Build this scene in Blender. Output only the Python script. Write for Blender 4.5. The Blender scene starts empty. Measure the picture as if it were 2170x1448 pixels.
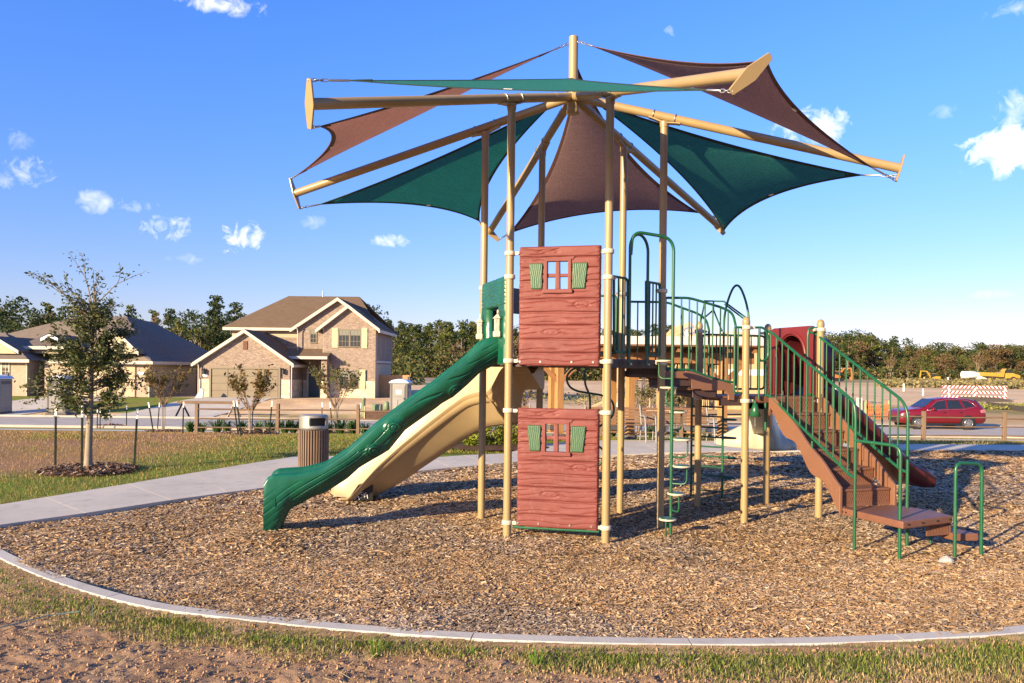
import bpy, bmesh, math, random
import numpy as np
from mathutils import Vector, Matrix, noise as mnoise

random.seed(7)
rng = np.random.default_rng(7)
R = math.radians
scn = bpy.context.scene
col = scn.collection

# ------------------------------------------------------------------ camera
F_PX, YH, CAM_H, ROLL = 1656.58, 783.18, 1.855, 0.011055
CR, SR = math.cos(ROLL), math.sin(ROLL)
cam = bpy.data.cameras.new('camera')
cam.sensor_width = 36.0
cam.lens = F_PX / 2170 * 36
cam.shift_y = (YH - 724) / 2170
cam.clip_start, cam.clip_end = 0.05, 4000
co = bpy.data.objects.new('camera', cam)
col.objects.link(co)
m = Matrix(((CR, -SR, 0, 0), (0, 0, -1, 0), (SR, CR, 0, CAM_H), (0, 0, 0, 1)))
co.matrix_world = m
scn.camera = co
scn.render.resolution_x, scn.render.resolution_y = 1024, 683

# ------------------------------------------------------------------ light
SUN_EL, SUN_AZ = 15.0, 225.0          # elevation; compass angle (from +X, ccw) the sun stands at
scn.view_settings.view_transform = 'Standard'
scn.view_settings.look = 'None'
scn.view_settings.gamma = 1.0
scn.view_settings.use_curve_mapping = False
scn.view_settings.exposure = 1.3
sd = bpy.data.lights.new('sun', 'SUN')
sd.energy = 5.0
sd.angle = R(0.53)
sd.color = (1.0, 0.79, 0.48)
so = bpy.data.objects.new('sun', sd)
col.objects.link(so)
sdir = Vector((math.cos(R(SUN_AZ)) * math.cos(R(SUN_EL)), math.sin(R(SUN_AZ)) * math.cos(R(SUN_EL)), math.sin(R(SUN_EL))))
so.rotation_euler = sdir.to_track_quat('Z', 'Y').to_euler()
so.location = (-20, -20, 30)


def pix_ray(px, py):
    dx, dy = px - 1085, py - YH
    u, v = CR * dx + SR * dy, -SR * dx + CR * dy
    return u / F_PX, -v / F_PX            # X per Y, Z per Y


wd = bpy.data.worlds.new('World')
scn.world = wd
wd.use_nodes = True
nt = wd.node_tree
nt.nodes.clear()
NL = nt.links.new


def wn(t, **k):
    n = nt.nodes.new(t)
    for a, b in k.items():
        setattr(n, a, b)
    return n


def wmath(op, a, b=None, clamp=False):
    n = wn('ShaderNodeMath', operation=op, use_clamp=clamp)
    for i, s in enumerate((a, b)):
        if s is None:
            continue
        if isinstance(s, (int, float)):
            n.inputs[i].default_value = s
        else:
            NL(s, n.inputs[i])
    return n.outputs[0]


sky = wn('ShaderNodeTexSky', sky_type='NISHITA')
sky.sun_disc = False
sky.sun_elevation = R(SUN_EL)
sky.sun_rotation = R(90 - SUN_AZ)
sky.air_density, sky.dust_density, sky.ozone_density = 1.0, 0.3, 3.0
hsv = wn('ShaderNodeHueSaturation')
hsv.inputs['Saturation'].default_value = 1.12
hsv.inputs['Value'].default_value = 1.0
NL(sky.outputs[0], hsv.inputs['Color'])
tc = wn('ShaderNodeTexCoord')
D = tc.outputs['Generated']
nz = wn('ShaderNodeTexNoise')
nz.inputs['Scale'].default_value = 58
nz.inputs['Detail'].default_value = 7
nz.inputs['Roughness'].default_value = 0.64
nz.inputs['Distortion'].default_value = 0.9
NL(D, nz.inputs['Vector'])
nz2 = wn('ShaderNodeTexNoise')
nz2.inputs['Scale'].default_value = 22
nz2.inputs['Detail'].default_value = 5
NL(D, nz2.inputs['Vector'])
nsum = wmath('ADD', wmath('MULTIPLY', wmath('SUBTRACT', nz.outputs[0], 0.5), 3.4), wmath('MULTIPLY', wmath('SUBTRACT', nz2.outputs[0], 0.5), 3.6))
# scattered fair-weather puffs: (px, py, half width px, half height px, density)
CL = [(360, 482, 62, 36, 0.85), (505, 500, 66, 38, 1.5), (828, 509, 40, 16, 0.8), (205, 428, 42, 26, 0.5), (290, 438, 44, 20, 0.45),
      (62, 356, 52, 36, 0.7), (40, 300, 30, 26, 0.3), (5, 378, 28, 22, 0.4), (2118, 322, 88, 50, 1.5), (2150, 222, 50, 40, 0.6), (1722, 268, 80, 46, 1.0),
      (1418, 61, 32, 22, 0.7), (470, 6, 110, 22, 0.8), (2140, 22, 60, 18, 0.4), (660, 470, 34, 16, 0.28), (2110, 622, 50, 12, 0.35), (400, 548, 44, 14, 0.3),
      (2010, 236, 30, 16, 0.25), (-420, 300, 150, 60, 1.0), (2700, 420, 160, 60, 1.0), (3300, 200, 220, 80, 1.0), (-1200, 250, 260, 90, 1.0)]
tot = None
for (px, py, hw, hh, dn) in CL:
    a, b = pix_ray(px, py)
    d = Vector((a, 1, b)).normalized()
    t1 = d.cross(Vector((0, 0, 1))).normalized()
    t2 = t1.cross(d).normalized()
    sc = d.y / F_PX

    def dot(vec, s):
        n = wn('ShaderNodeVectorMath', operation='DOT_PRODUCT')
        NL(D, n.inputs[0])
        n.inputs[1].default_value = vec / s
        return n.outputs['Value']
    x, y = dot(t1, hw * sc), dot(t2, hh * sc)
    r2 = wmath('ADD', wmath('MULTIPLY', x, x), wmath('MULTIPLY', y, y))
    base = wmath('SUBTRACT', 0.60, wmath('MULTIPLY', r2, 0.9))
    v = wmath('ADD', base, nsum)
    front = dot(d, 1.0)
    v = wmath('MULTIPLY', wmath('MULTIPLY', v, dn * 0.72, True), wmath('GREATER_THAN', front, 0.0))
    # fall off to nothing at the puff's rim
    v = wmath('MULTIPLY', v, wmath('SUBTRACT', 1.9, r2, True))
    tot = v if tot is None else wmath('MAXIMUM', tot, v)
cm = wn('ShaderNodeMix', data_type='RGBA')
NL(tot, cm.inputs['Factor'])
# clear dry air: deeper blue overhead, paler near the ground
sepd = wn('ShaderNodeSeparateXYZ')
NL(D, sepd.inputs[0])
tr_ = wn('ShaderNodeMapRange', interpolation_type='SMOOTHSTEP')
NL(sepd.outputs[2], tr_.inputs['Value'])
tr_.inputs['From Min'].default_value, tr_.inputs['From Max'].default_value = 0.0, 0.42
tint = wn('ShaderNodeMix', data_type='RGBA')
NL(tr_.outputs[0], tint.inputs['Factor'])
tint.inputs['A'].default_value = (0.89, 0.735, 1.0, 1)
tint.inputs['B'].default_value = (0.83, 1.02, 1.62, 1)
tmul = wn('ShaderNodeMix', data_type='RGBA', blend_type='MULTIPLY')
tmul.inputs['Factor'].default_value = 1.0
NL(hsv.outputs[0], tmul.inputs['A'])
NL(tint.outputs['Result'], tmul.inputs['B'])
NL(tmul.outputs['Result'], cm.inputs['A'])
cm.inputs['B'].default_value = (7.0, 6.9, 6.9, 1)
bg = wn('ShaderNodeBackground')
bg.inputs['Strength'].default_value = 0.086
NL(cm.outputs['Result'], bg.inputs['Color'])
wo = wn('ShaderNodeOutputWorld')
NL(bg.outputs[0], wo.inputs['Surface'])

# ------------------------------------------------------------------ helpers
WL = {}


def tag(o, label=None, cat=None, group=None, kind=None):
    for k, v in (('label', label), ('category', cat), ('group', group), ('kind', kind)):
        if v:
            o[k] = v
    return o


def wloc(o):
    return WL.get(o.name, Vector((0, 0, 0))) if o else Vector((0, 0, 0))


def link(o, parent, loc):
    col.objects.link(o)
    loc = Vector(loc)
    if parent:
        o.parent = parent
        o.location = loc - wloc(parent)
    else:
        o.location = loc
    WL[o.name] = loc
    return o


def empty(name, loc, label=None, cat=None, group=None, kind=None, parent=None):
    o = bpy.data.objects.new(name, None)
    o.empty_display_size = 0.2
    link(o, parent, loc)
    return tag(o, label, cat, group, kind)


def kids(o):
    return [c for c in bpy.data.objects if c.parent == o]


def copy_tree(o, parent=None):
    ch = list(o.children)
    c = o.copy()
    col.objects.link(c)
    if parent:
        c.parent = parent
    for k in ch:
        copy_tree(k, c)
    WL[c.name] = wloc(o)
    return c


def V(*a):
    return Vector(a)


def fillet(pts, rad, n=5):
    pts = [Vector(p) for p in pts]
    out = [pts[0]]
    for i in range(1, len(pts) - 1):
        p, a, b = pts[i], pts[i - 1], pts[i + 1]
        da, db = (a - p), (b - p)
        r = min(rad, da.length * 0.49, db.length * 0.49)
        A, B = p + da.normalized() * r, p + db.normalized() * r
        for k in range(n + 1):
            t = k / n
            out.append(A * (1 - t) ** 2 + p * 2 * t * (1 - t) + B * t * t)
    out.append(pts[-1])
    return out


class MB:
    def __init__(self):
        self.v, self.f, self.s = [], [], []

    def add(self, v, f, smooth=False):
        n = len(self.v)
        self.v += [tuple(p) for p in v]
        self.f += [tuple(i + n for i in q) for q in f]
        self.s += [smooth] * len(f)
        return self

    def box(self, c, size, rz=0.0, ax=None):
        c = Vector(c)
        if ax is None:
            ca, sa = math.cos(rz), math.sin(rz)
            ax = (V(ca, sa, 0), V(-sa, ca, 0), V(0, 0, 1))
        hx, hy, hz = [Vector(a) * (s / 2) for a, s in zip(ax, size)]
        v = [c + hx * i + hy * j + hz * k for i in (-1, 1) for j in (-1, 1) for k in (-1, 1)]
        return self.add(v, [(0, 1, 3, 2), (4, 6, 7, 5), (0, 4, 5, 1), (2, 3, 7, 6), (0, 2, 6, 4), (1, 5, 7, 3)])

    def bb(self, x0, x1, y0, y1, z0, z1):
        return self.box(((x0 + x1) / 2, (y0 + y1) / 2, (z0 + z1) / 2), (abs(x1 - x0), abs(y1 - y0), abs(z1 - z0)))

    def beam(self, a, b, w, h, up=(0, 0, 1)):
        a, b = Vector(a), Vector(b)
        d = (b - a)
        L = d.length
        d.normalize()
        s = d.cross(Vector(up))
        if s.length < 1e-4:
            s = V(1, 0, 0)
        s.normalize()
        u = s.cross(d)
        return self.box((a + b) / 2, (L, w, h), ax=(d, s, u))

    def tube(self, pts, r, seg=10, caps=True, closed=False, flat=1.0):
        pts = [Vector(p) for p in pts]
        n = len(pts)
        rs = r if isinstance(r, (list, tuple)) else [r] * n
        t0 = (pts[1] - pts[0]).normalized()
        nrm = t0.cross(V(0, 0, 1))
        if nrm.length < 1e-3:
            nrm = t0.cross(V(0, 1, 0))
        nrm.normalize()
        v = []
        for i in range(n):
            if closed:
                t = (pts[(i + 1) % n] - pts[i - 1])
            elif i == 0:
                t = pts[1] - pts[0]
            elif i == n - 1:
                t = pts[-1] - pts[-2]
            else:
                t = (pts[i + 1] - pts[i]).normalized() + (pts[i] - pts[i - 1]).normalized()
            if t.length < 1e-9:
                t = t0.copy()
            t.normalize()
            nrm = nrm - t * nrm.dot(t)
            nrm.normalize()
            b = t.cross(nrm)
            for k in range(seg):
                a = 2 * math.pi * k / seg
                v.append(pts[i] + (nrm * math.cos(a) + b * math.sin(a) * flat) * rs[i])
        f = []
        for i in range(n if closed else n - 1):
            j = (i + 1) % n
            for k in range(seg):
                l = (k + 1) % seg
                f.append((i * seg + k, i * seg + l, j * seg + l, j * seg + k))
        self.add(v, f, True)
        if caps and not closed:
            self.add(v[:seg], [tuple(range(seg))[::-1]])
            self.add(v[-seg:], [tuple(range(seg))])
        return self

    def cyl(self, a, b, r, r2=None, seg=16):
        return self.tube([a, b], [r, r if r2 is None else r2], seg)

    def lathe(self, prof, c=(0, 0, 0), seg=20, smooth=True):
        c = Vector(c)
        v, f = [], []
        for (r, z) in prof:
            for k in range(seg):
                a = 2 * math.pi * k / seg
                v.append(c + V(r * math.cos(a), r * math.sin(a), z))
        for i in range(len(prof) - 1):
            for k in range(seg):
                l = (k + 1) % seg
                f.append((i * seg + k, i * seg + l, (i + 1) * seg + l, (i + 1) * seg + k))
        self.add(v, f, smooth)
        self.add(v[:seg], [tuple(range(seg))[::-1]])
        self.add(v[-seg:], [tuple(range(seg))])
        return self

    def prism(self, poly, off):
        poly = [Vector(p) for p in poly]
        off = Vector(off)
        n = len(poly)
        v = poly + [p + off for p in poly]
        f = [tuple(range(n))[::-1], tuple(range(n, 2 * n))]
        for i in range(n):
            j = (i + 1) % n
            f.append((i, j, n + j, n + i))
        return self.add(v, f)

    def grid(self, pts, nu, nv, smooth=True, closed_v=False, mask=None):
        f = []
        for i in range(nu - 1):
            for j in range(nv if closed_v else nv - 1):
                if mask is not None and not mask(i, j):
                    continue
                k = (j + 1) % nv
                f.append((i * nv + j, i * nv + k, (i + 1) * nv + k, (i + 1) * nv + j))
        return self.add(pts, f, smooth)

    def mesh(self, name, mat, origin, bevel=0.0, segs=1):
        me = bpy.data.meshes.new(name)
        o = Vector(origin)
        me.from_pydata([(p[0] - o.x, p[1] - o.y, p[2] - o.z) for p in self.v], [], self.f)
        me.polygons.foreach_set('use_smooth', self.s)
        bm = bmesh.new()
        bm.from_mesh(me)
        if bevel:
            bmesh.ops.remove_doubles(bm, verts=bm.verts, dist=1e-5)
        bmesh.ops.recalc_face_normals(bm, faces=bm.faces)
        if bevel:
            eds = [e for e in bm.edges if len(e.link_faces) == 2 and e.calc_face_angle(0) > 0.6]
            bmesh.ops.bevel(bm, geom=eds, offset=bevel, segments=segs, affect='EDGES', profile=0.6, clamp_overlap=True)
        bm.to_mesh(me)
        bm.free()
        for mm in (mat if isinstance(mat, (list, tuple)) else [mat]):
            me.materials.append(mm)
        return me

    def build(self, name, mat, parent=None, bevel=0.0, origin=None, segs=1):
        a = np.array(self.v)
        o = Vector(origin) if origin is not None else Vector(((a[:, 0].min() + a[:, 0].max()) / 2, (a[:, 1].min() + a[:, 1].max()) / 2, a[:, 2].min()))
        ob = bpy.data.objects.new(name, self.mesh(name, mat, o, bevel, segs))
        return link(ob, parent, o)


def fast_mesh(name, verts, faces, mat, colors=None, smooth=False):
    """numpy arrays -> mesh; faces an (n,k) index array; colors per vertex (n,3)."""
    me = bpy.data.meshes.new(name)
    verts = np.asarray(verts, np.float32)
    faces = np.asarray(faces, np.int32)
    n, k = faces.shape
    me.vertices.add(len(verts))
    me.vertices.foreach_set('co', verts.ravel())
    me.loops.add(n * k)
    me.loops.foreach_set('vertex_index', faces.ravel())
    me.polygons.add(n)
    me.polygons.foreach_set('loop_start', np.arange(0, n * k, k, dtype=np.int32))
    me.polygons.foreach_set('loop_total', np.full(n, k, np.int32))
    me.polygons.foreach_set('use_smooth', np.full(n, smooth, bool))
    if colors is not None:
        at = me.color_attributes.new('tint', 'FLOAT_COLOR', 'POINT')
        c4 = np.ones((len(verts), 4), np.float32)
        c4[:, :3] = colors
        at.data.foreach_set('color', c4.ravel())
    me.update(calc_edges=True)
    me.materials.append(mat)
    return me


def fast_obj(name, verts, faces, mat, colors=None, smooth=False, parent=None, origin=(0, 0, 0)):
    verts = np.asarray(verts, np.float32) - np.asarray(origin, np.float32)
    ob = bpy.data.objects.new(name, fast_mesh(name, verts, faces, mat, colors, smooth))
    return link(ob, parent, origin)


# picture position -> place
def at(px, py, Y):
    a, b = pix_ray(px, py)
    return V(a * Y, Y, CAM_H + b * Y)


def on_ground(px, py, z=0.0):
    a, b = pix_ray(px, py)
    Y = (z - CAM_H) / b
    return V(a * Y, Y, z)


def on_wall(px, py, A, B):
    """where the line of sight meets the upright plane through plan points A and B"""
    a, b = pix_ray(px, py)
    dx, dy = B[0] - A[0], B[1] - A[1]
    Y = (A[0] * dy - A[1] * dx) / (a * dy - dx)
    return V(a * Y, Y, CAM_H + b * Y)


def sstep(a, b, x):
    t = np.clip((np.asarray(x, float) - a) / (b - a), 0, 1)
    return t * t * (3 - 2 * t)


def vnoise(x, y, seed=0):
    """cheap smooth value noise on arrays"""
    x = np.asarray(x, float)
    y = np.asarray(y, float)
    xi, yi = np.floor(x).astype(np.int64), np.floor(y).astype(np.int64)
    xf, yf = x - xi, y - yi
    u, v = xf * xf * (3 - 2 * xf), yf * yf * (3 - 2 * yf)

    def h(i, j):
        n = (i * 374761393 + j * 668265263 + seed * 982451653) & 0x7fffffff
        n = ((n ^ (n >> 13)) * 1274126177) & 0x7fffffff
        return ((n ^ (n >> 16)) & 0xffff) / 65535.0
    return (h(xi, yi) * (1 - u) + h(xi + 1, yi) * u) * (1 - v) + (h(xi, yi + 1) * (1 - u) + h(xi + 1, yi + 1) * u) * v


def fbm(x, y, o=4, seed=0):
    s, a, t = 0, 1.0, 0
    for k in range(o):
        s = s + a * vnoise(x * 2 ** k, y * 2 ** k, seed + k)
        t += a
        a *= 0.5
    return s / t


# ------------------------------------------------------------------ materials
MATS = {}


class NT:
    def __init__(self, name):
        self.m = bpy.data.materials.new(name)
        self.m.use_nodes = True
        self.t = self.m.node_tree
        self.b = self.t.nodes['Principled BSDF']
        self.out = self.t.nodes['Material Output']

    def n(self, t, **k):
        n = self.t.nodes.new(t)
        for a, b in k.items():
            if a.startswith('i_'):
                n.inputs[a[2:].replace('_', ' ')].default_value = b
            else:
                setattr(n, a, b)
        return n

    def l(self, a, b):
        self.t.links.new(a, b)

    def coord(self, kind='Object', scale=(1, 1, 1), rot=(0, 0, 0)):
        mp = self.n('ShaderNodeMapping')
        mp.inputs['Scale'].default_value = scale
        mp.inputs['Rotation'].default_value = rot
        if kind == 'World':
            g = self.n('ShaderNodeNewGeometry')
            self.l(g.outputs['Position'], mp.inputs['Vector'])
        else:
            t = self.n('ShaderNodeTexCoord')
            self.l(t.outputs[kind], mp.inputs['Vector'])
        return mp.outputs[0]

    def noise(self, vec, scale, detail=4, rough=0.55, dist=0.0):
        n = self.n('ShaderNodeTexNoise')
        n.inputs['Scale'].default_value = scale
        n.inputs['Detail'].default_value = detail
        n.inputs['Roughness'].default_value = rough
        n.inputs['Distortion'].default_value = dist
        self.l(vec, n.inputs['Vector'])
        return n.outputs[0]

    def ramp(self, fac, stops):
        n = self.n('ShaderNodeValToRGB')
        e = n.color_ramp.elements
        while len(e) < len(stops):
            e.new(0.5)
        for el, (p, c) in zip(e, stops):
            el.position = p
            el.color = (*c, 1) if len(c) == 3 else c
        self.l(fac, n.inputs[0])
        return n.outputs[0]

    def mix(self, fac, a, b, blend='MIX'):
        n = self.n('ShaderNodeMix', data_type='RGBA', blend_type=blend)
        for s, x in (('Factor', fac), ('A', a), ('B', b)):
            if isinstance(x, (int, float)):
                n.inputs[s].default_value = x
            elif isinstance(x, tuple):
                n.inputs[s].default_value = (*x, 1) if len(x) == 3 else x
            else:
                self.l(x, n.inputs[s])
        return n.outputs['Result']

    def math(self, op, a, b=0.0, clamp=False):
        n = self.n('ShaderNodeMath', operation=op, use_clamp=clamp)
        for i, s in enumerate((a, b)):
            if isinstance(s, (int, float)):
                n.inputs[i].default_value = s
            else:
                self.l(s, n.inputs[i])
        return n.outputs[0]

    def bump(self, h, strength=0.3, dist=0.01):
        n = self.n('ShaderNodeBump')
        n.inputs['Strength'].default_value = strength
        n.inputs['Distance'].default_value = dist
        self.l(h, n.inputs['Height'])
        self.l(n.outputs[0], self.b.inputs['Normal'])

    def color(self, c):
        self.l(c, self.b.inputs['Base Color'])

    def set(self, rough=None, metal=None, spec=None, coat=None):
        if rough is not None:
            self.b.inputs['Roughness'].default_value = rough
        if metal is not None:
            self.b.inputs['Metallic'].default_value = metal
        if spec is not None:
            self.b.inputs['Specular IOR Level'].default_value = spec
        if coat is not None:
            self.b.inputs['Coat Weight'].default_value = coat


def sc3(c, k):
    return tuple(min(1.0, x * k) for x in c)


def pbr(name, c, rough=0.5, metal=0.0, var=0.12, vs=5.0, bump=0.0, bs=60.0, spec=0.5, coat=0.0, coords='World', fade=None, wear=None):
    """painted / plastic / mineral surface with soft tone drift, fine grime and relief"""
    t = NT(name)
    v = t.coord(coords)
    n1 = t.noise(v, vs, 5, 0.6)
    n2 = t.noise(v, vs * 9, 3, 0.5)
    cc = t.ramp(n1, [(0.3, sc3(c, 1 - var)), (0.5, c), (0.72, sc3(c, 1 + var * (1.0 if fade is None else 0.6)))])
    cc = t.mix(t.math('MULTIPLY', n2, var * 1.2), cc, sc3(c, 0.55))
    if fade is not None:
        cc = t.mix(t.math('MULTIPLY', t.math('SUBTRACT', n1, 0.55, True), 2.2, True), cc, fade)
    if wear is not None:                  # scuffs, handling marks and dust in irregular patches
        w1 = t.noise(v, 7.0, 9, 0.75, 0.8)
        w2 = t.noise(t.coord(coords, (1, 1, .25)), 38.0, 4, 0.6)
        cc = t.mix(t.math('MULTIPLY', t.math('SUBTRACT', w1, 0.54, True), 3.2, True), cc, wear)
        cc = t.mix(t.math('MULTIPLY', t.math('GREATER_THAN', w2, 0.69), 0.5), cc, sc3(wear, 1.25))
    t.color(cc)
    t.set(rough, metal, spec, coat)
    rr = t.math('ADD', t.math('MULTIPLY', n2, 0.18), max(0.03, rough - 0.09))
    t.l(rr, t.b.inputs['Roughness'])
    if bump:
        t.bump(t.noise(v, bs, 4), bump, 0.004)
    MATS[name] = t.m
    return t.m


def wood(name, c, c2, rough=0.75, axis=0, scale=6.0, bump=0.3, coords='Object', stretch=0.08):
    t = NT(name)
    s = [1, 1, 1]
    s[axis] = stretch
    v = t.coord(coords, tuple(s))
    g = t.noise(v, scale * 5, 6, 0.65, 1.2)
    g2 = t.noise(v, scale, 3, 0.5)
    cc = t.ramp(g, [(0.25, c2), (0.5, c), (0.75, sc3(c, 1.25))])
    cc = t.mix(t.math('MULTIPLY', g2, 0.5), cc, c2)
    t.color(cc)
    t.set(rough, spec=0.3)
    t.bump(g, bump, 0.004)
    MATS[name] = t.m
    return t.m


def tinted(name, rough=0.85, trans=0.0, spec=0.2, mult=(1, 1, 1), vs=0.0):
    """colour from the pieces' own tint attribute (leaves, chips, blades)"""
    t = NT(name)
    a = t.n('ShaderNodeAttribute', attribute_name='tint')
    c = a.outputs['Color']
    if vs:
        c = t.mix(t.math('MULTIPLY', t.noise(t.coord('World'), vs, 3), 0.6), c, t.mix(1.0, c, (0.45, 0.45, 0.42), 'MULTIPLY'))
    t.color(c)
    t.set(rough, spec=spec)
    if trans:
        tr = t.n('ShaderNodeBsdfTranslucent')
        t.l(c, tr.inputs['Color'])
        mx = t.n('ShaderNodeMixShader')
        mx.inputs[0].default_value = trans
        t.l(t.b.outputs[0], mx.inputs[1])
        t.l(tr.outputs[0], mx.inputs[2])
        t.l(mx.outputs[0], t.out.inputs['Surface'])
    MATS[name] = t.m
    return t.m


M_TAN = pbr('tan_powder_coat', (0.315, 0.222, 0.102), 0.38, var=0.07, vs=3, spec=0.5, wear=(0.27, 0.20, 0.12))
M_CREAM = pbr('cream_plastic', (0.55, 0.48, 0.36), 0.5, var=0.08, vs=12)
M_BEIGE = pbr('beige_slide_plastic', (0.43, 0.315, 0.17), 0.38, var=0.06, vs=3, bump=0.03, bs=200, wear=(0.37, 0.28, 0.165))
M_IVORY = pbr('ivory_slide_plastic', (0.47, 0.405, 0.285), 0.4, var=0.06, vs=3, bump=0.03, bs=200)
M_GREEN = pbr('green_rail_coat', (0.010, 0.088, 0.038), 0.34, var=0.15, vs=6, spec=0.5, wear=(0.05, 0.125, 0.075))
M_SLIDE = pbr('green_log_plastic', (0.005, 0.088, 0.048), 0.3, var=0.30, vs=2.2, bump=0.05, bs=160, spec=0.5, wear=(0.018, 0.125, 0.082))
M_SHUT = pbr('green_shutter_plastic', (0.034, 0.094, 0.042), 0.5, var=0.12, vs=9, bump=0.05, bs=160)
M_RED = pbr('red_log_plastic', (0.172, 0.043, 0.038), 0.6, var=0.12, vs=2.5, bump=0.05, bs=180, fade=(0.225, 0.07, 0.06), spec=0.35, wear=(0.23, 0.088, 0.075))
M_MAROON = pbr('maroon_plastic', (0.085, 0.012, 0.015), 0.33, var=0.14, vs=3, bump=0.03, bs=160)
M_BROWN = pbr('brown_deck_coat', (0.17, 0.072, 0.042), 0.55, var=0.14, vs=5, bump=0.08, bs=220, fade=(0.24, 0.125, 0.08))
M_BROWND = pbr('dark_brown_tone', (0.055, 0.030, 0.026), 0.5, var=0.14, vs=5)  # darker brown than the deck, for its rim, bridge risers and skirts
M_BROWNP = pbr('brown_plastic', (0.185, 0.085, 0.048), 0.5, var=0.08, vs=3, bump=0.04, bs=200, wear=(0.22, 0.12, 0.078))
M_GREYP = pbr('grey_brown_plastic', (0.11, 0.10, 0.10), 0.55, var=0.15, vs=5)
M_STEEL = pbr('galvanised_steel', (0.40, 0.40, 0.39), 0.35, metal=0.9, var=0.1, vs=20)
M_BRUSH = pbr('brushed_steel', (0.33, 0.31, 0.275), 0.5, metal=0.6, var=0.06, vs=4)
M_BLACK = pbr('black_coat', (0.012, 0.013, 0.013), 0.5, var=0.2, vs=10)
M_WHITE = pbr('white_paint', (0.78, 0.77, 0.74), 0.5, var=0.06, vs=6)
M_TRIM = pbr('cream_trim_paint', (0.50, 0.45, 0.375), 0.6, var=0.05, vs=2)
M_GLASS = pbr('dark_window_glass', (0.02, 0.026, 0.026), 0.06, var=0.3, vs=1.5, spec=0.8)
# ------------------------------------------------------------------ the ground
def gz(x, y):
    x = np.asarray(x, float)
    y = np.asarray(y, float)
    z = -1.15 * sstep(19.0, 37.0, y)
    lots = 1 - sstep(-4, 6, x)
    z = z + lots * 0.72 * sstep(45.2, 55.5, y)
    z = z + (1 - lots) * (0.32 * sstep(46, 92, y) + 0.33 * sstep(110, 280, y))
    w = sstep(46, 60, y) * (1 - lots)
    z = z + w * (fbm(x * 0.09, y * 0.05, 4, 5) - 0.5) * 0.55 * (1 - 0.5 * sstep(60, 200, y))
    w2 = sstep(45.6, 47.5, y) * (1 - sstep(55, 57, y)) * sstep(-19, -17, x) * (1 - sstep(-5, 0, x))
    z = z + w2 * (fbm(x * 1.1, y * 0.9, 4, 9) - 0.45) * 0.22
    return z


def gz1(x, y):
    return float(gz(x, y))


def on_land(px, py, lo=8.0, hi=600.0):
    a, b = pix_ray(px, py)
    for k in range(60):
        mid = (lo + hi) / 2
        if CAM_H + b * mid > gz1(a * mid, mid):
            lo = mid
        else:
            hi = mid
    return V(a * lo, lo, gz1(a * lo, lo))


def stretch(lim, step, far, g):
    out = list(np.arange(0, lim, step))
    s = step
    while out[-1] < far:
        s *= g
        out.append(out[-1] + s)
    return out


xs = stretch(34, 0.45, 2600, 1.22)
xs = np.array([-v for v in xs[:0:-1]] + xs)
ys = np.array([-40, -15, -6, -2, 0, 2, 3.5, 5, 6.5] + [8 + v for v in stretch(54, 0.4, 3000, 1.16)])
XX, YY = np.meshgrid(xs, ys, indexing='ij')
ZZ = gz(XX, YY)
ZZ = np.where((YY < 8.3), -0.12, ZZ)
ZZ = ZZ - np.where((YY >= 8.3) & (YY < 21), 0.05 * (1 - sstep(-8.5, -7.5, XX) * 0), 0)
ZZ = np.where((YY > 8.2) & (XX < -4.0) & (YY < 34), ZZ + 0.05 * (1 - sstep(19, 22, YY)) + (fbm(XX * 0.8, YY * 0.8, 3, 3) - 0.5) * 0.06, ZZ)
nx, ny = len(xs), len(ys)
# colour of what lies on it: sand, dry turf, green turf, red soil
n1, n2, n3 = fbm(XX * 0.35, YY * 0.35, 4, 11), fbm(XX * 1.6, YY * 1.6, 3, 12), fbm(XX * 0.03, YY * 0.03, 4, 13)
SAND, SAND2 = np.array((0.74, 0.54, 0.32)), np.array((0.62, 0.42, 0.235))
DRY, OLIVE = np.array((0.34, 0.20, 0.085)), np.array((0.23, 0.20, 0.055))
TURF, SOIL = np.array((0.17, 0.22, 0.035)), np.array((0.36, 0.20, 0.115))
STRAW = np.array((0.46, 0.33, 0.15))


def lerp(a, b, t):
    return a + (b - a) * np.asarray(t)[..., None]


C = lerp(SAND, SAND2, sstep(0.35, 0.7, n1))
lawn = 1 - sstep(36.6, 37.2, YY)
brownness = (1 - sstep(-8.6, -5.6, XX + (n1 - 0.5) * 3)) * sstep(12.0, 14, YY) * (1 - sstep(27, 31, YY))
lc = lerp(OLIVE, TURF, sstep(0.25, 0.6, n2 * 0.5 + n1 * 0.5))
lc = lerp(lc, lerp(DRY, SOIL, sstep(0.45, 0.62, n1)), brownness * sstep(0.22, 0.5, n2 * 0.4 + n1 * 0.6))
right_dry = sstep(6, 9, XX)
lc = lerp(lc, lerp(STRAW * 0.75, OLIVE, sstep(0.4, 0.6, n2)), right_dry * 0.8)
C = lerp(C, lc, lawn)
hl = sstep(47, 48, YY) * (1 - sstep(56, 57, YY)) * (1 - sstep(-20.2, -19.4, XX))
C = lerp(C, lerp(TURF, OLIVE, sstep(0.4, 0.75, n2)), hl)
edge_turf = sstep(45.2, 45.5, YY) * (1 - sstep(47.2, 48.2, YY)) * sstep(-16, -15, XX) * (1 - sstep(2, 4, XX))
C = lerp(C, lerp(OLIVE, STRAW, sstep(0.4, 0.6, n2)), edge_turf * 0.8)
bank = sstep(46, 50, YY) * (1 - sstep(62, 78, YY)) * sstep(8, 14, XX)
C = lerp(C, lerp(np.array((0.40, 0.255, 0.10)), STRAW, sstep(0.4, 0.7, n1)), bank * 0.7)
strip = np.exp(-((YY - 66 - (XX - 26) * -0.3) / 5.0) ** 2) * sstep(20, 26, XX)
C = lerp(C, np.array((0.20, 0.19, 0.05)), strip * 0.75)
far = sstep(150, 230, YY)
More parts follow.
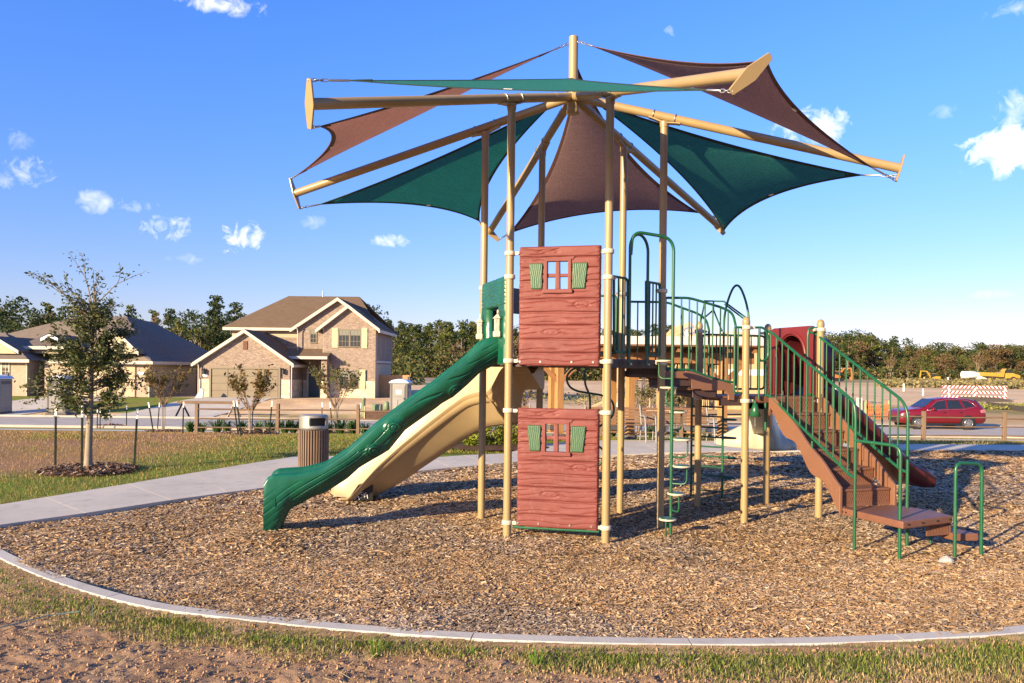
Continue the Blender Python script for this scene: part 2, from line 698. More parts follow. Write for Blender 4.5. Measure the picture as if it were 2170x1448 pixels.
C = lerp(C, lerp(np.array((0.20, 0.15, 0.07)), SAND2, sstep(0.35, 0.6, n3)), far * 0.85)
under = (YY < 8.4)
C = np.where(under[..., None], SOIL, C)

t = NT('ground')
a = t.n('ShaderNodeAttribute', attribute_name='tint')
v = t.coord('World')
g1, g2 = t.noise(v, 3.0, 8, 0.7), t.noise(v, 0.4, 5, 0.6)
c = t.mix(t.math('MULTIPLY', t.math('SUBTRACT', g1, 0.3, True), 1.1, True), a.outputs['Color'], t.mix(1.0, a.outputs['Color'], (0.5, 0.47, 0.44), 'MULTIPLY'))
c = t.mix(t.math('MULTIPLY', g2, 0.5), c, t.mix(1.0, c, (1.25, 1.2, 1.1), 'MULTIPLY'))
t.color(c)
t.set(0.95, spec=0.1)
t.bump(t.noise(v, 9.0, 8, 0.7), 0.35, 0.05)
idx = np.arange(nx * ny).reshape(nx, ny)
quads = np.stack([idx[:-1, :-1], idx[1:, :-1], idx[1:, 1:], idx[:-1, 1:]], -1).reshape(-1, 4)
ground = fast_obj('ground', np.stack([XX, YY, ZZ], -1).reshape(-1, 3), quads, t.m, C.reshape(-1, 3), True)
tag(ground, kind='structure')


# ------------------------------------------------------------------ paving, kerb and mulch
def catmull(P, n=8):
    P = [Vector((p[0], p[1], 0)) for p in P]
    Q = [P[0] * 2 - P[1]] + P + [P[-1] * 2 - P[-2]]
    out = []
    for i in range(1, len(Q) - 2):
        a, b, c_, d = Q[i - 1], Q[i], Q[i + 1], Q[i + 2]
        for k in range(n):
            s = k / n
            out.append(0.5 * ((2 * b) + (c_ - a) * s + (2 * a - 5 * b + 4 * c_ - d) * s * s + (3 * b - a - 3 * c_ + d) * s ** 3))
    out.append(P[-1])
    return out


def conc(name, c, warm):
    t = NT(name)
    v = t.coord('World')
    a, b, d = t.noise(v, 0.9, 5, 0.6), t.noise(v, 34, 4, 0.6), t.noise(v, 5, 5, 0.7)
    cc = t.ramp(a, [(0.3, sc3(c, 0.82)), (0.55, c), (0.8, warm)])
    cc = t.mix(t.math('MULTIPLY', b, 0.45), cc, sc3(c, 0.72))
    cc = t.mix(t.math('MULTIPLY', t.math('SUBTRACT', d, 0.53, True), 3.4, True), cc, sc3(c, 0.58))
    t.color(cc)
    t.set(0.85, spec=0.25)
    t.bump(b, 0.25, 0.004)
    return t.m


M_CONC = conc('concrete', (0.58, 0.52, 0.43), (0.66, 0.56, 0.44))
M_KERB = conc('kerb_concrete', (0.54, 0.50, 0.44), (0.57, 0.52, 0.44))
M_ROAD = conc('road_concrete', (0.46, 0.41, 0.35), (0.52, 0.45, 0.36))

KERB = [(-7.2, 9.3), (-6.0, 8.55), (-4.9, 7.52), (-4.02, 6.79), (-3.36, 6.33), (-2.83, 6.02), (-2.39, 5.84), (-1.44, 5.57), (-0.92, 5.46), (-0.25, 5.35), (0.39, 5.30),
        (1.03, 5.285), (1.67, 5.30), (2.34, 5.36), (3.05, 5.48), (3.71, 5.63), (5.2, 6.2), (7.6, 7.6), (10.2, 9.9), (12.6, 13.0), (14.2, 16.4), (14.9, 19.6)]
KERB[0] = (-6.6, 9.0)
kc = catmull(KERB, 10)
walk = [((-6.6, 7.9), (-7.5, 8.5)), ((-5.80, 8.81), (-6.8, 9.6)), ((-5.22, 9.6), (-6.38, 10.7)), ((-4.6, 10.6), (-5.88, 12.0)), ((-4.1, 11.3), (-5.42, 13.3)),
        ((-3.55, 11.95), (-4.87, 14.8)), ((-3.0, 12.55), (-4.36, 16.0)), ((-2.4, 13.15), (-3.1, 16.15)), ((-1.75, 13.8), (-2.4, 15.25)), ((-1.1, 14.4), (-1.65, 15.95)),
        ((-0.4, 15.0), (-1.0, 16.5)), ((0.3, 15.6), (-0.1, 16.95)), ((1.0, 16.2), (0.65, 19.0)), ((1.9, 16.78), (1.9, 20.2)), ((3.4, 17.45), (3.3, 20.6)), ((5.0, 17.9), (4.9, 20.6)),
        ((6.6, 18.2), (6.5, 20.4)), ((8.2, 18.48), (8.2, 20.2)), ((9.7, 18.7), (9.7, 20.25)), ((11.2, 18.87), (11.3, 20.32)), ((12.7, 19.02), (12.8, 20.4)),
        ((14.2, 19.2), (14.3, 20.5)), ((15.8, 19.4), (15.9, 20.7)), ((17.6, 19.7), (17.7, 21.0))]
walkway = empty('walkway', (0, 15, 0), kind='structure')
for (a, b), (c_, d) in zip(walk[:-1], walk[1:]):
    def q(p, o, f):
        p, o = Vector(p), Vector(o)
        return p + (o - p).normalized() * f
    g = 0.004
    A, B, C_, D_ = q(a, c_, g), q(b, d, g), q(c_, a, g), q(d, b, g)
    mb = MB().prism([(A.x, A.y, -0.1), (B.x, B.y, -0.1), (D_.x, D_.y, -0.1), (C_.x, C_.y, -0.1)], (0, 0, 0.135))
    mb.build('slab', M_CONC, walkway)
# kerb ring in cast lengths
kerb = empty('kerb', (1, 5.3, 0), kind='structure')
acc, seg = 0.0, [kc[0]]


def kerb_piece(P):
    v = []
    for i, p in enumerate(P):
        t_ = (P[min(i + 1, len(P) - 1)] - P[max(i - 1, 0)]).normalized()
        n_ = V(-t_.y, t_.x, 0)
        if i == 0:
            p = p + t_ * 0.004
        if i == len(P) - 1:
            p = p - t_ * 0.004
        for (o, z) in ((0.065, -0.1), (0.065, 0.022), (0.055, 0.034), (-0.055, 0.032), (-0.066, 0.02), (-0.068, -0.1)):
            v.append(p + n_ * o + V(0, 0, z))
    mb = MB().grid(v, len(P), 6, False, True)
    mb.add(v[:6], [(0, 1, 2, 3, 4, 5)])
    mb.add(v[-6:], [(5, 4, 3, 2, 1, 0)])
    mb.build('kerb_length', M_KERB, kerb)


for p, q_ in zip(kc[:-1], kc[1:]):
    acc += (q_ - p).length
    seg.append(q_)
    if acc > 1.45:
        kerb_piece(seg)
        seg, acc = [q_], 0.0
if len(seg) > 1:
    kerb_piece(seg)

# play surface outline: kerb in front, walkway behind
inner = [V(a[0], a[1], 0) for a, b in walk]
outline = kc + [V(14.9, 19.35, 0)] + [p for p in inner[::-1] if p.x < 14.5 and p.y > 8.5]
OUT = np.array([(p.x, p.y) for p in outline])


def inside(poly, x, y):
    r = np.zeros(np.shape(x), bool)
    n = len(poly)
    j = n - 1
    for i in range(n):
        xi, yi, xj, yj = poly[i][0], poly[i][1], poly[j][0], poly[j][1]
        cross = ((yi > y) != (yj > y)) & (x < (xj - xi) * (y - yi) / (yj - yi + 1e-12) + xi)
        r ^= cross
        j = i
    return r


# the base sheet drops away under the chips
gin = inside(OUT, XX.ravel(), YY.ravel())
zc_ = ZZ.ravel().copy()
zc_[gin] = -0.22
gco = np.stack([XX.ravel(), YY.ravel(), zc_], -1).astype(np.float32)
ground.data.vertices.foreach_set('co', gco.ravel())


def mulch_z(x, y):
    return 0.07 * np.exp(-((x + 2.65) ** 2 + (y - 8.4) ** 2) / 0.30) + (fbm(x * 0.9, y * 0.9, 3, 21) - 0.5) * 0.085 - 0.05 * np.exp(-((x + 2.0) ** 2 + (y - 10.4) ** 2) / 0.5) + (fbm(x * 7, y * 7, 2, 22) - 0.5) * 0.018


gx, gy = np.arange(-7.4, 15.2, 0.07), np.arange(4.9, 20.0, 0.07)
GX, GY = np.meshgrid(gx, gy, indexing='ij')
cx, cy = GX[:-1, :-1] + 0.035, GY[:-1, :-1] + 0.035
m_in = inside(OUT, cx, cy)
grown = m_in.copy()
grown[1:] |= m_in[:-1]
grown[:-1] |= m_in[1:]
grown[:, 1:] |= m_in[:, :-1]
grown[:, :-1] |= m_in[:, 1:]
idx = np.arange(GX.size).reshape(GX.shape)
quads = np.stack([idx[:-1, :-1], idx[1:, :-1], idx[1:, 1:], idx[:-1, 1:]], -1)[grown]
used = np.unique(quads)
remap = np.full(GX.size, -1)
remap[used] = np.arange(len(used))
mv = np.stack([GX, GY, mulch_z(GX, GY) - 0.006], -1).reshape(-1, 3)[used]
t = NT('mulch')
v = t.coord('World')
vo = t.n('ShaderNodeTexVoronoi')
mp = t.n('ShaderNodeMapping')
mp.inputs['Scale'].default_value = (1.0, 0.45, 1)
t.l(t.mix(0.06, v, t.n('ShaderNodeTexNoise', i_Scale=9.0).outputs['Color']), mp.inputs['Vector'])
t.l(mp.outputs[0], vo.inputs['Vector'])
vo.inputs['Scale'].default_value = 55
sep = t.n('ShaderNodeSeparateColor')
t.l(vo.outputs['Color'], sep.inputs[0])
c = t.ramp(sep.outputs[0], [(0.0, (0.12, 0.078, 0.05)), (0.4, (0.24, 0.15, 0.09)), (0.75, (0.33, 0.215, 0.125)), (1.0, (0.42, 0.30, 0.19))])
c = t.mix(t.math('MULTIPLY', t.noise(v, 1.2, 4), 0.5), c, (0.12, 0.075, 0.045))
t.color(c)
t.set(0.95, spec=0.1)
t.bump(t.math('ADD', vo.outputs['Distance'], t.noise(v, 40, 4)), 0.6, 0.015)
mulch = fast_obj('mulch_bed', mv, remap[quads], t.m, None, True)
tag(mulch, kind='structure')


# wood chips lying over the bed: too many to count
def chips(n, x0, x1, y0, y1, ln, wd):
    x, y = rng.uniform(x0, x1, n), rng.uniform(y0, y1, n)
    k = inside(OUT, x, y) & (np.abs(x) < (y * 0.70 + 4.5))
    x, y = x[k], y[k]
    n = len(x)
    a = rng.uniform(0, 2 * np.pi, n)
    L = ln * rng.uniform(0.45, 1.3, n)
    W = wd * rng.uniform(0.5, 1.35, n)
    pitch, rolls = rng.normal(0, 0.15, n), rng.normal(0, 0.25, n)
    d = np.stack([np.cos(a) * np.cos(pitch), np.sin(a) * np.cos(pitch), np.sin(pitch)], -1)
    s0 = np.stack([-np.sin(a), np.cos(a), 0 * a], -1)
    nrm = np.cross(d, s0)
    s = s0 * np.cos(rolls)[:, None] + nrm * np.sin(rolls)[:, None]
    c0 = np.stack([x, y, mulch_z(x, y) + 0.006 + rng.uniform(0, 0.012, n)], -1)
    hl, hw = d * (L / 2)[:, None], s * (W / 2)[:, None]
    tp = rng.uniform(0.35, 1.0, n)[:, None]
    v = np.stack([c0 - hl - hw, c0 + hl - hw * tp, c0 + hl + hw * tp, c0 - hl + hw], 1).reshape(-1, 3)
    f = np.arange(4 * n).reshape(n, 4)
    pal = np.array([(0.50, 0.325, 0.155), (0.39, 0.235, 0.11), (0.27, 0.16, 0.08), (0.55, 0.41, 0.25), (0.42, 0.32, 0.22), (0.11, 0.07, 0.045), (0.50, 0.27, 0.11)])
    pc = rng.choice(len(pal), n, p=[0.27, 0.26, 0.15, 0.10, 0.13, 0.05, 0.04])
    cc = pal[pc] * rng.uniform(0.85, 1.3, n)[:, None] * (0.84 + 0.44 * fbm(x * 0.9 + 3, y * 0.9, 4, 27))[:, None]
    gr_ = sstep(0.45, 0.65, fbm(x * 0.6, y * 0.6 + 7, 3, 28))[:, None] * 0.30
    cc = cc * (1 - gr_) + cc.mean(1, keepdims=True) * np.array((1.08, 1.0, 0.9)) * gr_
    return v, f, np.repeat(cc, 4, 0)


vs, fs, cs, off = [], [], [], 0
for args in ((240000, -6.4, 8.5, 5.2, 7.6, 0.046, 0.0115), (150000, -6.6, 11.5, 7.6, 10.4, 0.055, 0.015), (100000, -6, 13.8, 10.4, 14.0, 0.075, 0.022), (60000, -2, 14.5, 14, 19.4, 0.11, 0.034)):
    v, f, c = chips(*args)
    vs.append(v)
    fs.append(f + off)
    cs.append(c)
    off += len(v)
chip = fast_obj('wood_chips', np.concatenate(vs), np.concatenate(fs), tinted('wood_chip', 0.85, 0, 0.15), np.concatenate(cs))
tag(chip, kind='stuff')

# bare red soil in front
sx, sy = np.arange(-6.5, 7.0, 0.022), np.concatenate([np.arange(1.5, 4.0, 0.12), np.arange(4.0, 9.4, 0.022)])
SX, SY = np.meshgrid(sx, sy, indexing='ij')
clod = np.maximum(0, fbm(SX * 15, SY * 15, 4, 31) - 0.47) * 0.046 + np.maximum(0, fbm(SX * 30, SY * 30, 2, 35) - 0.48) * 0.036 + (fbm(SX * 1.6, SY * 1.6, 3, 32) - 0.5) * 0.04
SZ = -0.010 + clod + (fbm(SX * 40, SY * 40, 2, 36) - 0.5) * 0.014
kn = np.array([(p.x, p.y) for p in kc])


def kerb_gap(x, y):
    """distance outside the kerb (negative inside)"""
    sh = np.shape(x)
    xf, yf = np.ravel(x), np.ravel(y)
    d = np.full(xf.shape, 1e9)
    for (a, b) in zip(kn[:-1], kn[1:]):
        e = b - a
        tt = np.clip(((xf - a[0]) * e[0] + (yf - a[1]) * e[1]) / (e @ e), 0, 1)
        d = np.minimum(d, np.hypot(xf - a[0] - tt * e[0], yf - a[1] - tt * e[1]))
    d = np.where(inside(OUT, xf, yf), -d, d)
    return d.reshape(sh)


KG = kerb_gap(SX[::4, ::4], SY[::4, ::4])
KG = np.repeat(np.repeat(KG, 4, 0), 4, 1)[:SX.shape[0], :SX.shape[1]]
SZ = np.where(KG < 0.0, -0.1, SZ * sstep(0, 0.35, KG) + (1 - sstep(0.0, 0.35, KG)) * 0.030)
idx = np.arange(SX.size).reshape(SX.shape)
qq = np.stack([idx[:-1, :-1], idx[1:, :-1], idx[1:, 1:], idx[:-1, 1:]], -1)
keep = (KG[:-1, :-1] > -0.2) & (np.abs(SX[:-1, :-1]) < SY[:-1, :-1] * 0.75 + 2.4)
qq = qq[keep]
used = np.unique(qq)
remap = np.full(SX.size, -1)
remap[used] = np.arange(len(used))
t = NT('bare_soil')
v = t.coord('World')
a_, b_ = t.noise(v, 2.2, 6, 0.65), t.noise(v, 45, 5, 0.7)
c = t.ramp(a_, [(0.28, (0.28, 0.16, 0.088)), (0.5, (0.40, 0.25, 0.145)), (0.72, (0.52, 0.36, 0.22))])
c = t.mix(t.math('MULTIPLY', b_, 0.5), c, (0.23, 0.14, 0.085))
t.color(c)
t.set(0.95, spec=0.08)
t.bump(t.noise(v, 120, 5, 0.7), 0.7, 0.012)
soil = fast_obj('bare_soil', np.stack([SX, SY, SZ], -1).reshape(-1, 3)[used], remap[qq], t.m, None, True)
tag(soil, kind='structure')

# crumbs of soil and straw bits lying on it
n = 60000
x, y = rng.uniform(-5, 4.2, n), 4.0 + rng.uniform(0, 1, n) ** 1.4 * 3.6
k = kerb_gap(x, y) > 0.12
x, y = x[k], y[k]
n = len(x)
ix, iy = np.clip(((x - sx[0]) / 0.022).astype(int), 0, len(sx) - 1), np.clip(np.searchsorted(sy, y), 0, len(sy) - 1)
z0 = SZ[ix, iy]
r_ = 0.0025 + 0.010 * rng.uniform(0, 1, n) ** 5
th_ = rng.uniform(0, 6.28, n)
vv = []
for (a_, h_) in ((0, 0), (1.57, 0), (3.14, 0), (4.71, 0), (0, 1), (3.3, .9)):
    q_ = rng.uniform(.7, 1.2, n) * (0.55 if h_ else 1.0)
    vv.append(np.stack([x + r_ * q_ * np.cos(a_ + th_), y + r_ * q_ * np.sin(a_ + th_), z0 - 0.3 * r_ + h_ * r_ * 1.4], -1))
vv = np.stack(vv, 1).reshape(-1, 3)
fq = np.array([(0, 1, 4), (1, 2, 5), (2, 3, 5), (3, 0, 4), (1, 5, 4), (3, 4, 5)])
ff = (np.arange(n)[:, None, None] * 6 + fq[None]).reshape(-1, 3)
cc = np.array((0.40, 0.24, 0.135)) * rng.uniform(0.55, 1.25, n)[:, None]
cr = fast_obj('soil_crumbs', vv, ff, tinted('soil_crumb', 0.95, 0, 0.08), np.repeat(cc, 6, 0))
tag(cr, kind='stuff')
n = 3500
x, y = rng.uniform(-5, 4.2, n), 4.0 + rng.uniform(0, 1, n) ** 1.4 * 3.6
kgx = kerb_gap(x, y)
k = (kgx > 0.2) & (rng.uniform(0, 1, n) < 0.25 + 0.75 * (kgx < 0.9))
x, y = x[k], y[k]
n = len(x)
ix, iy = np.clip(((x - sx[0]) / 0.022).astype(int), 0, len(sx) - 1), np.clip(np.searchsorted(sy, y), 0, len(sy) - 1)
z0 = SZ[ix, iy] + 0.004
a_ = rng.uniform(0, 6.28, n)
L_ = rng.uniform(0.012, 0.045, n)
d_ = np.stack([np.cos(a_), np.sin(a_), rng.normal(0.1, .25, n)], -1) * L_[:, None]
s_ = np.stack([-np.sin(a_), np.cos(a_), rng.normal(0, .4, n)], -1) * 0.0022
c_ = np.stack([x, y, z0], -1)
vv = np.stack([c_ - d_ - s_, c_ + d_ - s_, c_ + d_ + s_, c_ - d_ + s_], 1).reshape(-1, 3)
st_ = fast_obj('straw_bits', vv, np.arange(4 * n).reshape(n, 4), MATS['soil_crumb'], np.repeat(np.array((0.55, 0.42, 0.22)) * rng.uniform(.5, 1.15, n)[:, None], 4, 0))
tag(st_, kind='stuff')

M_BLADE = tinted('grass_blade', 0.7, 0.35, 0.25)


def blades(x, y, z, h, w, cols, lean=0.35):
    n = len(x)
    a = rng.uniform(0, 2 * np.pi, n)
    dx, dy = np.cos(a) * w / 2, np.sin(a) * w / 2
    la = rng.uniform(0, 2 * np.pi, n)
    ll = np.abs(rng.normal(0, lean, n)) * h
    p0 = np.stack([x - dx, y - dy, z], -1)
    p1 = np.stack([x + dx, y + dy, z], -1)
    p2 = np.stack([x + np.cos(la) * ll, y + np.sin(la) * ll, z + np.sqrt(np.maximum(h * h - ll * ll, (0.25 * h) ** 2))], -1)
    return np.stack([p0, p1, p2], 1).reshape(-1, 3), np.arange(3 * n).reshape(n, 3), np.repeat(cols, 3, 0)


# turf strip hugging the outside of the kerb, thinning out into the bare soil
n = 460000
arc = np.concatenate([[0], np.cumsum(np.hypot(*np.diff(kn, axis=0).T))])
sarc = rng.uniform(0, arc[-1], n)
bx_, by_ = np.interp(sarc, arc, kn[:, 0]), np.interp(sarc, arc, kn[:, 1])
e_ = 0.05
tx, ty = np.interp(sarc + e_, arc, kn[:, 0]) - np.interp(sarc - e_, arc, kn[:, 0]), np.interp(sarc + e_, arc, kn[:, 1]) - np.interp(sarc - e_, arc, kn[:, 1])
tl_ = np.hypot(tx, ty) + 1e-9
kg = 0.066 + rng.uniform(0, 1, n) ** 1.25 * 1.25
x, y = bx_ + ty / tl_ * kg, by_ - tx / tl_ * kg
k = (np.abs(x) < y * 0.7 + 0.8) & (x < 5.6) & (y > 3.9)
x, y, kg = x[k], y[k], kg[k]
pn = fbm(x * 2.2, y * 2.2, 3, 41)
wid = 0.56 + 0.30 * sstep(-1.0, 2.6, x) + (pn - 0.5) * 0.75
dens = 1 - sstep(0.72, 1.12, kg / np.maximum(wid, 0.1))
dens = dens * (0.8 + 0.2 * sstep(0.28, 0.45, fbm(x * 7, y * 7, 2, 42)))
k = rng.uniform(0, 1, len(x)) < dens + 0.03
x, y, kg, pn, wid = x[k], y[k], kg[k], pn[k], wid[k]
n = len(x)
dry = np.clip(sstep(0.35, 1.05, kg / np.maximum(wid, 0.1)) + (fbm(x * 4, y * 4, 2, 43) - 0.5) * 1.1 + 0.22 * sstep(1.2, 3.4, x), 0, 1)
gcol = np.array((0.175, 0.225, 0.036)) * rng.uniform(0.45, 1.5, n)[:, None]
dcol = np.array((0.54, 0.40, 0.19)) * rng.uniform(0.45, 1.2, n)[:, None]
bc = np.where((rng.uniform(0, 1, n) < dry * 0.72 + 0.14)[:, None], dcol, gcol)
bv = blades(x, y, np.full(n, 0.0), rng.uniform(0.014, 0.044, n) * (1 - 0.3 * sstep(0.6, 1.1, kg / np.maximum(wid, .1))), rng.uniform(0.004, 0.010, n), bc, 1.1)
verge = fast_obj('grass_verge', bv[0], bv[1], M_BLADE, bv[2])
tag(verge, kind='stuff')

# lawn blades left of and behind the walkway
n = 330000
x, y = rng.uniform(-19, 4, n), 9.5 + 22.5 * rng.uniform(0, 1, n) ** 1.15
wl = np.array([(b[0], b[1]) for a, b in walk])
k = (np.abs(x) < y * 0.7 + 1.2) & (x < np.interp(y, [8.5, 10.0, 12, 14.8, 16.0], [-7.5, -6.65, -5.95, -4.95, -4.45]) + (y > 16.1) * 60)
k &= ~((y < 20.9) & (x > 0.2)) & ~((y > 16.0) & (y < 17.1) & (x > -2.2))
x, y = x[k], y[k]
pn, pn2 = fbm(x * 0.35, y * 0.35, 4, 11), fbm(x * 1.6, y * 1.6, 3, 12)
br = (1 - sstep(-8.6, -5.6, x + (pn - 0.5) * 3)) * sstep(12.0, 14, y) * (1 - sstep(27, 31, y)) * sstep(0.22, 0.5, pn2 * 0.4 + pn * 0.6)
k = rng.uniform(0, 1, len(x)) > br * 0.72
x, y, br = x[k], y[k], br[k]
n = len(x)
gcol = np.array((0.17, 0.215, 0.03)) * rng.uniform(0.6, 1.4, n)[:, None]
dcol = np.array((0.42, 0.27, 0.11)) * rng.uniform(0.5, 1.3, n)[:, None]
bc = np.where((rng.uniform(0, 1, n) < br * 0.75 + 0.34)[:, None], dcol, gcol)
zz = gz(x, y) + np.where(y < 21, (fbm(x * 0.8, y * 0.8, 3, 3) - 0.5) * 0.06, 0) - 0.01
bv = blades(x, y, zz, rng.uniform(0.03, 0.075, n), 0.004 + 0.0006 * y, bc, 0.4)
lawn_o = fast_obj('lawn_grass', bv[0], bv[1], M_BLADE, bv[2])
tag(lawn_o, kind='stuff')

# dry turf between walkway and street on the right
n = 90000
x, y = rng.uniform(5, 27, n), rng.uniform(20.6, 36.5, n)
k = (np.abs(x) < y * 0.7 + 1)
x, y = x[k], y[k]
n = len(x)
bc = np.where((rng.uniform(0, 1, n) < 0.62)[:, None], np.array((0.42, 0.30, 0.12)), np.array((0.17, 0.19, 0.045))) * rng.uniform(0.6, 1.3, n)[:, None]
bv = blades(x, y, gz(x, y) - 0.01, rng.uniform(0.03, 0.09, n), np.full(n, 0.022), bc, 0.5)
tag(fast_obj('verge_grass', bv[0], bv[1], M_BLADE, bv[2]), kind='stuff')

# ------------------------------------------------------------------ street, far footpath, driveways
def strip_sheet(name, poly_fn, x0, x1, dx, ylo, yhi, ny_, lift, mat):
    X = np.arange(x0, x1 + 1e-6, dx)
    v = []
    for x_ in X:
        for j in range(ny_):
            y_ = ylo(x_) + (yhi(x_) - ylo(x_)) * j / (ny_ - 1)
            v.append((x_, y_, gz1(x_, y_) + lift))
    mb = MB().grid(v, len(X), ny_, True)
    return mb


street = strip_sheet('street', None, -70, 70, 1.0, lambda x_: 37.45, lambda x_: 44.45, 5, 0.012, M_ROAD)
tag(street.build('street', M_ROAD), kind='structure')
for (ya, nm) in ((37.2, 'street_kerb'), (44.46, 'street_kerb')):
    mb = MB()
    mb.bb(-70, 70, ya, ya + 0.24, -1.4, -1.04)
    tag(mb.build(nm, M_ROAD, bevel=0.03), kind='structure')
fp = strip_sheet('footpath', None, -70, 70, 0.8, lambda x_: 34.5, lambda x_: 35.8, 4, 0.03, M_CONC)
tag(fp.build('footpath', M_CONC), kind='structure')


def land_poly(name, pts, mat, lift=0.02):
    P = [V(*p, 0) for p in pts]
    v, n_ = [], 14
    # four-cornered sheet laid on the ground
    for i in range(n_ + 1):
        for j in range(n_ + 1):
            s, q_ = i / n_, j / n_
            p = (P[0] * (1 - s) + P[1] * s) * (1 - q_) + (P[3] * (1 - s) + P[2] * s) * q_
            v.append((p.x, p.y, gz1(p.x, p.y) + lift))
    return tag(MB().grid(v, n_ + 1, n_ + 1).build(name, mat), kind='structure')


land_poly('driveway', [(-23.6, 44.7), (-17.6, 44.7), (-16.6, 57.2), (-21.9, 57.2)], M_CONC, 0.03)
land_poly('driveway', [(-35.5, 44.7), (-29.0, 44.7), (-26.6, 57.0), (-31.6, 57.0)], M_CONC, 0.03)
# ------------------------------------------------------------------ the play structure
HC = V(0.7023, 9.4721, 0)
TH = 227.4220
EX, EY = V(0.954, 0.299, 0).normalized(), V(-0.299, 0.954, 0).normalized()
P = {k: HC + 1.09 * V(math.cos(R(TH - 60 * (k - 1))), math.sin(R(TH - 60 * (k - 1))), 0) for k in range(1, 7)}
Q = {1: P[5] + EX * 1.15}
Q[2] = P[4] + EX * 1.15
Q[4] = Q[1] + EX * 1.09
Q[3] = Q[2] + EX * 1.09
HT, Z_DECK, Z_LOW = 4.807, 1.985, 1.555
UP = V(0, 0, 1)
play = empty('play_structure', HC, 'beige, green and red playground tower with slides, stairs and brown and green shade sails', 'play structure')


def part(mb, name, mat, parent=play, bevel=0.0, label=None, **k):
    o = mb.build(name, mat, parent, bevel, **k)
    if label:
        o['label'] = label
    return o


def clamp(post_o, c, z, dirs, r=0.0445):
    """cream two-piece collar with bolted lugs"""
    mb = MB()
    mb.lathe([(r + .001, -.026), (r + .013, -.024), (r + .016, -.012), (r + .016, .012), (r + .013, .024), (r + .001, .026)], c + UP * z, 18)
    for d in dirs:
        d = Vector(d).normalized()
        s = d.cross(UP)
        mb.box(c + UP * z + d * (r + .035), (.05, .034, .036), ax=(d, s, UP))
        mb.cyl(c + UP * z + d * (r + .052) - s * .028, c + UP * z + d * (r + .052) + s * .028, .015, seg=8)
    mb.cyl(c + UP * z + V(-.2, -1, 0).normalized() * (r + .012), c + UP * z + V(-.2, -1, 0).normalized() * (r + .021), .009, seg=6)
    return part(mb, 'clamp', M_CREAM, post_o)


posts = {}
for k in P:
    mb = MB().tube([P[k] - UP * .3, P[k] + UP * 3.0, P[k] + UP * (HT - .03)], .0445, 20)
    posts[k] = part(mb, 'post', M_TAN)
    s = MB()
    for zz in (4.13, 1.0):
        if zz < 2 and k not in (2,):
            continue
        s.tube([P[k] + UP * zz, P[k] + UP * (zz + .006)], .0462, 20)
    part(s, 'sleeve_seam', M_TAN, posts[k])
side = {k: (P[k], P[k % 6 + 1]) for k in P}                      # side k runs from post k to post k+1
for z in (3.14, 2.88, 1.95, 1.40, 0.16):
    clamp(posts[1], P[1], z, [P[6] - P[1]] if z != 2.88 else [P[2] - P[1]])
    if z != 2.88:
        clamp(posts[6], P[6], z, [P[1] - P[6]])
clamp(posts[6], P[6], 2.86, [P[5] - P[6]])
clamp(posts[2], P[2], 2.86, [P[1] - P[2]])
clamp(posts[2], P[2], 1.95, [P[1] - P[2]])
clamp(posts[5], P[5], 2.80, [P[6] - P[5]])
clamp(posts[5], P[5], 1.95, [P[6] - P[5]])
clamp(posts[4], P[4], 2.86, [P[3] - P[4]])
clamp(posts[3], P[3], 2.86, [P[4] - P[3]])
for k, zs in {1: 2.5, 2: 2.5, 3: 2.5, 4: 2.5}.items():
    mb = MB().tube([Q[k] - UP * .3, Q[k] + UP * 1.0, Q[k] + UP * 2.46], .0445, 20)
    mb.lathe([(.0462, 2.44), (.048, 2.45), (.048, 2.475), (.042, 2.505), (.028, 2.525), (.008, 2.533)], Q[k], 18)
    posts[10 + k] = part(mb, 'post', M_TAN)
    clamp(posts[10 + k], Q[k], 2.40, [Q[4] - Q[1] if k in (1, 2) else Q[1] - Q[4]])
    clamp(posts[10 + k], Q[k], 1.50, [Q[4] - Q[1] if k in (1, 2) else Q[1] - Q[4]])
# stub posts under the stair flight
for p in ((1658, 1062), (1751, 1090)):
    pass

# ---- canopy frame
hub_z = 5.09
mast = part(MB().tube([HC + UP * 4.98, HC + UP * 5.89], .056, 20).lathe([(.050, 5.885), (.04, 5.90), (.012, 5.905)], HC, 18), 'mast', M_TAN)
mb = MB().lathe([(.062, 4.955), (.075, 4.96), (.075, 5.0), (.066, 5.02), (.066, 5.14), (.06, 5.15)], HC, 20)
part(mb, 'hub', M_TAN)


def armpt(k, rr):
    d = V(math.cos(R(TH - 60 * (k - 1))), math.sin(R(TH - 60 * (k - 1))), 0)
    return HC + d * rr + UP * (HT + .052 - (rr - 1.09) * 0.2815)


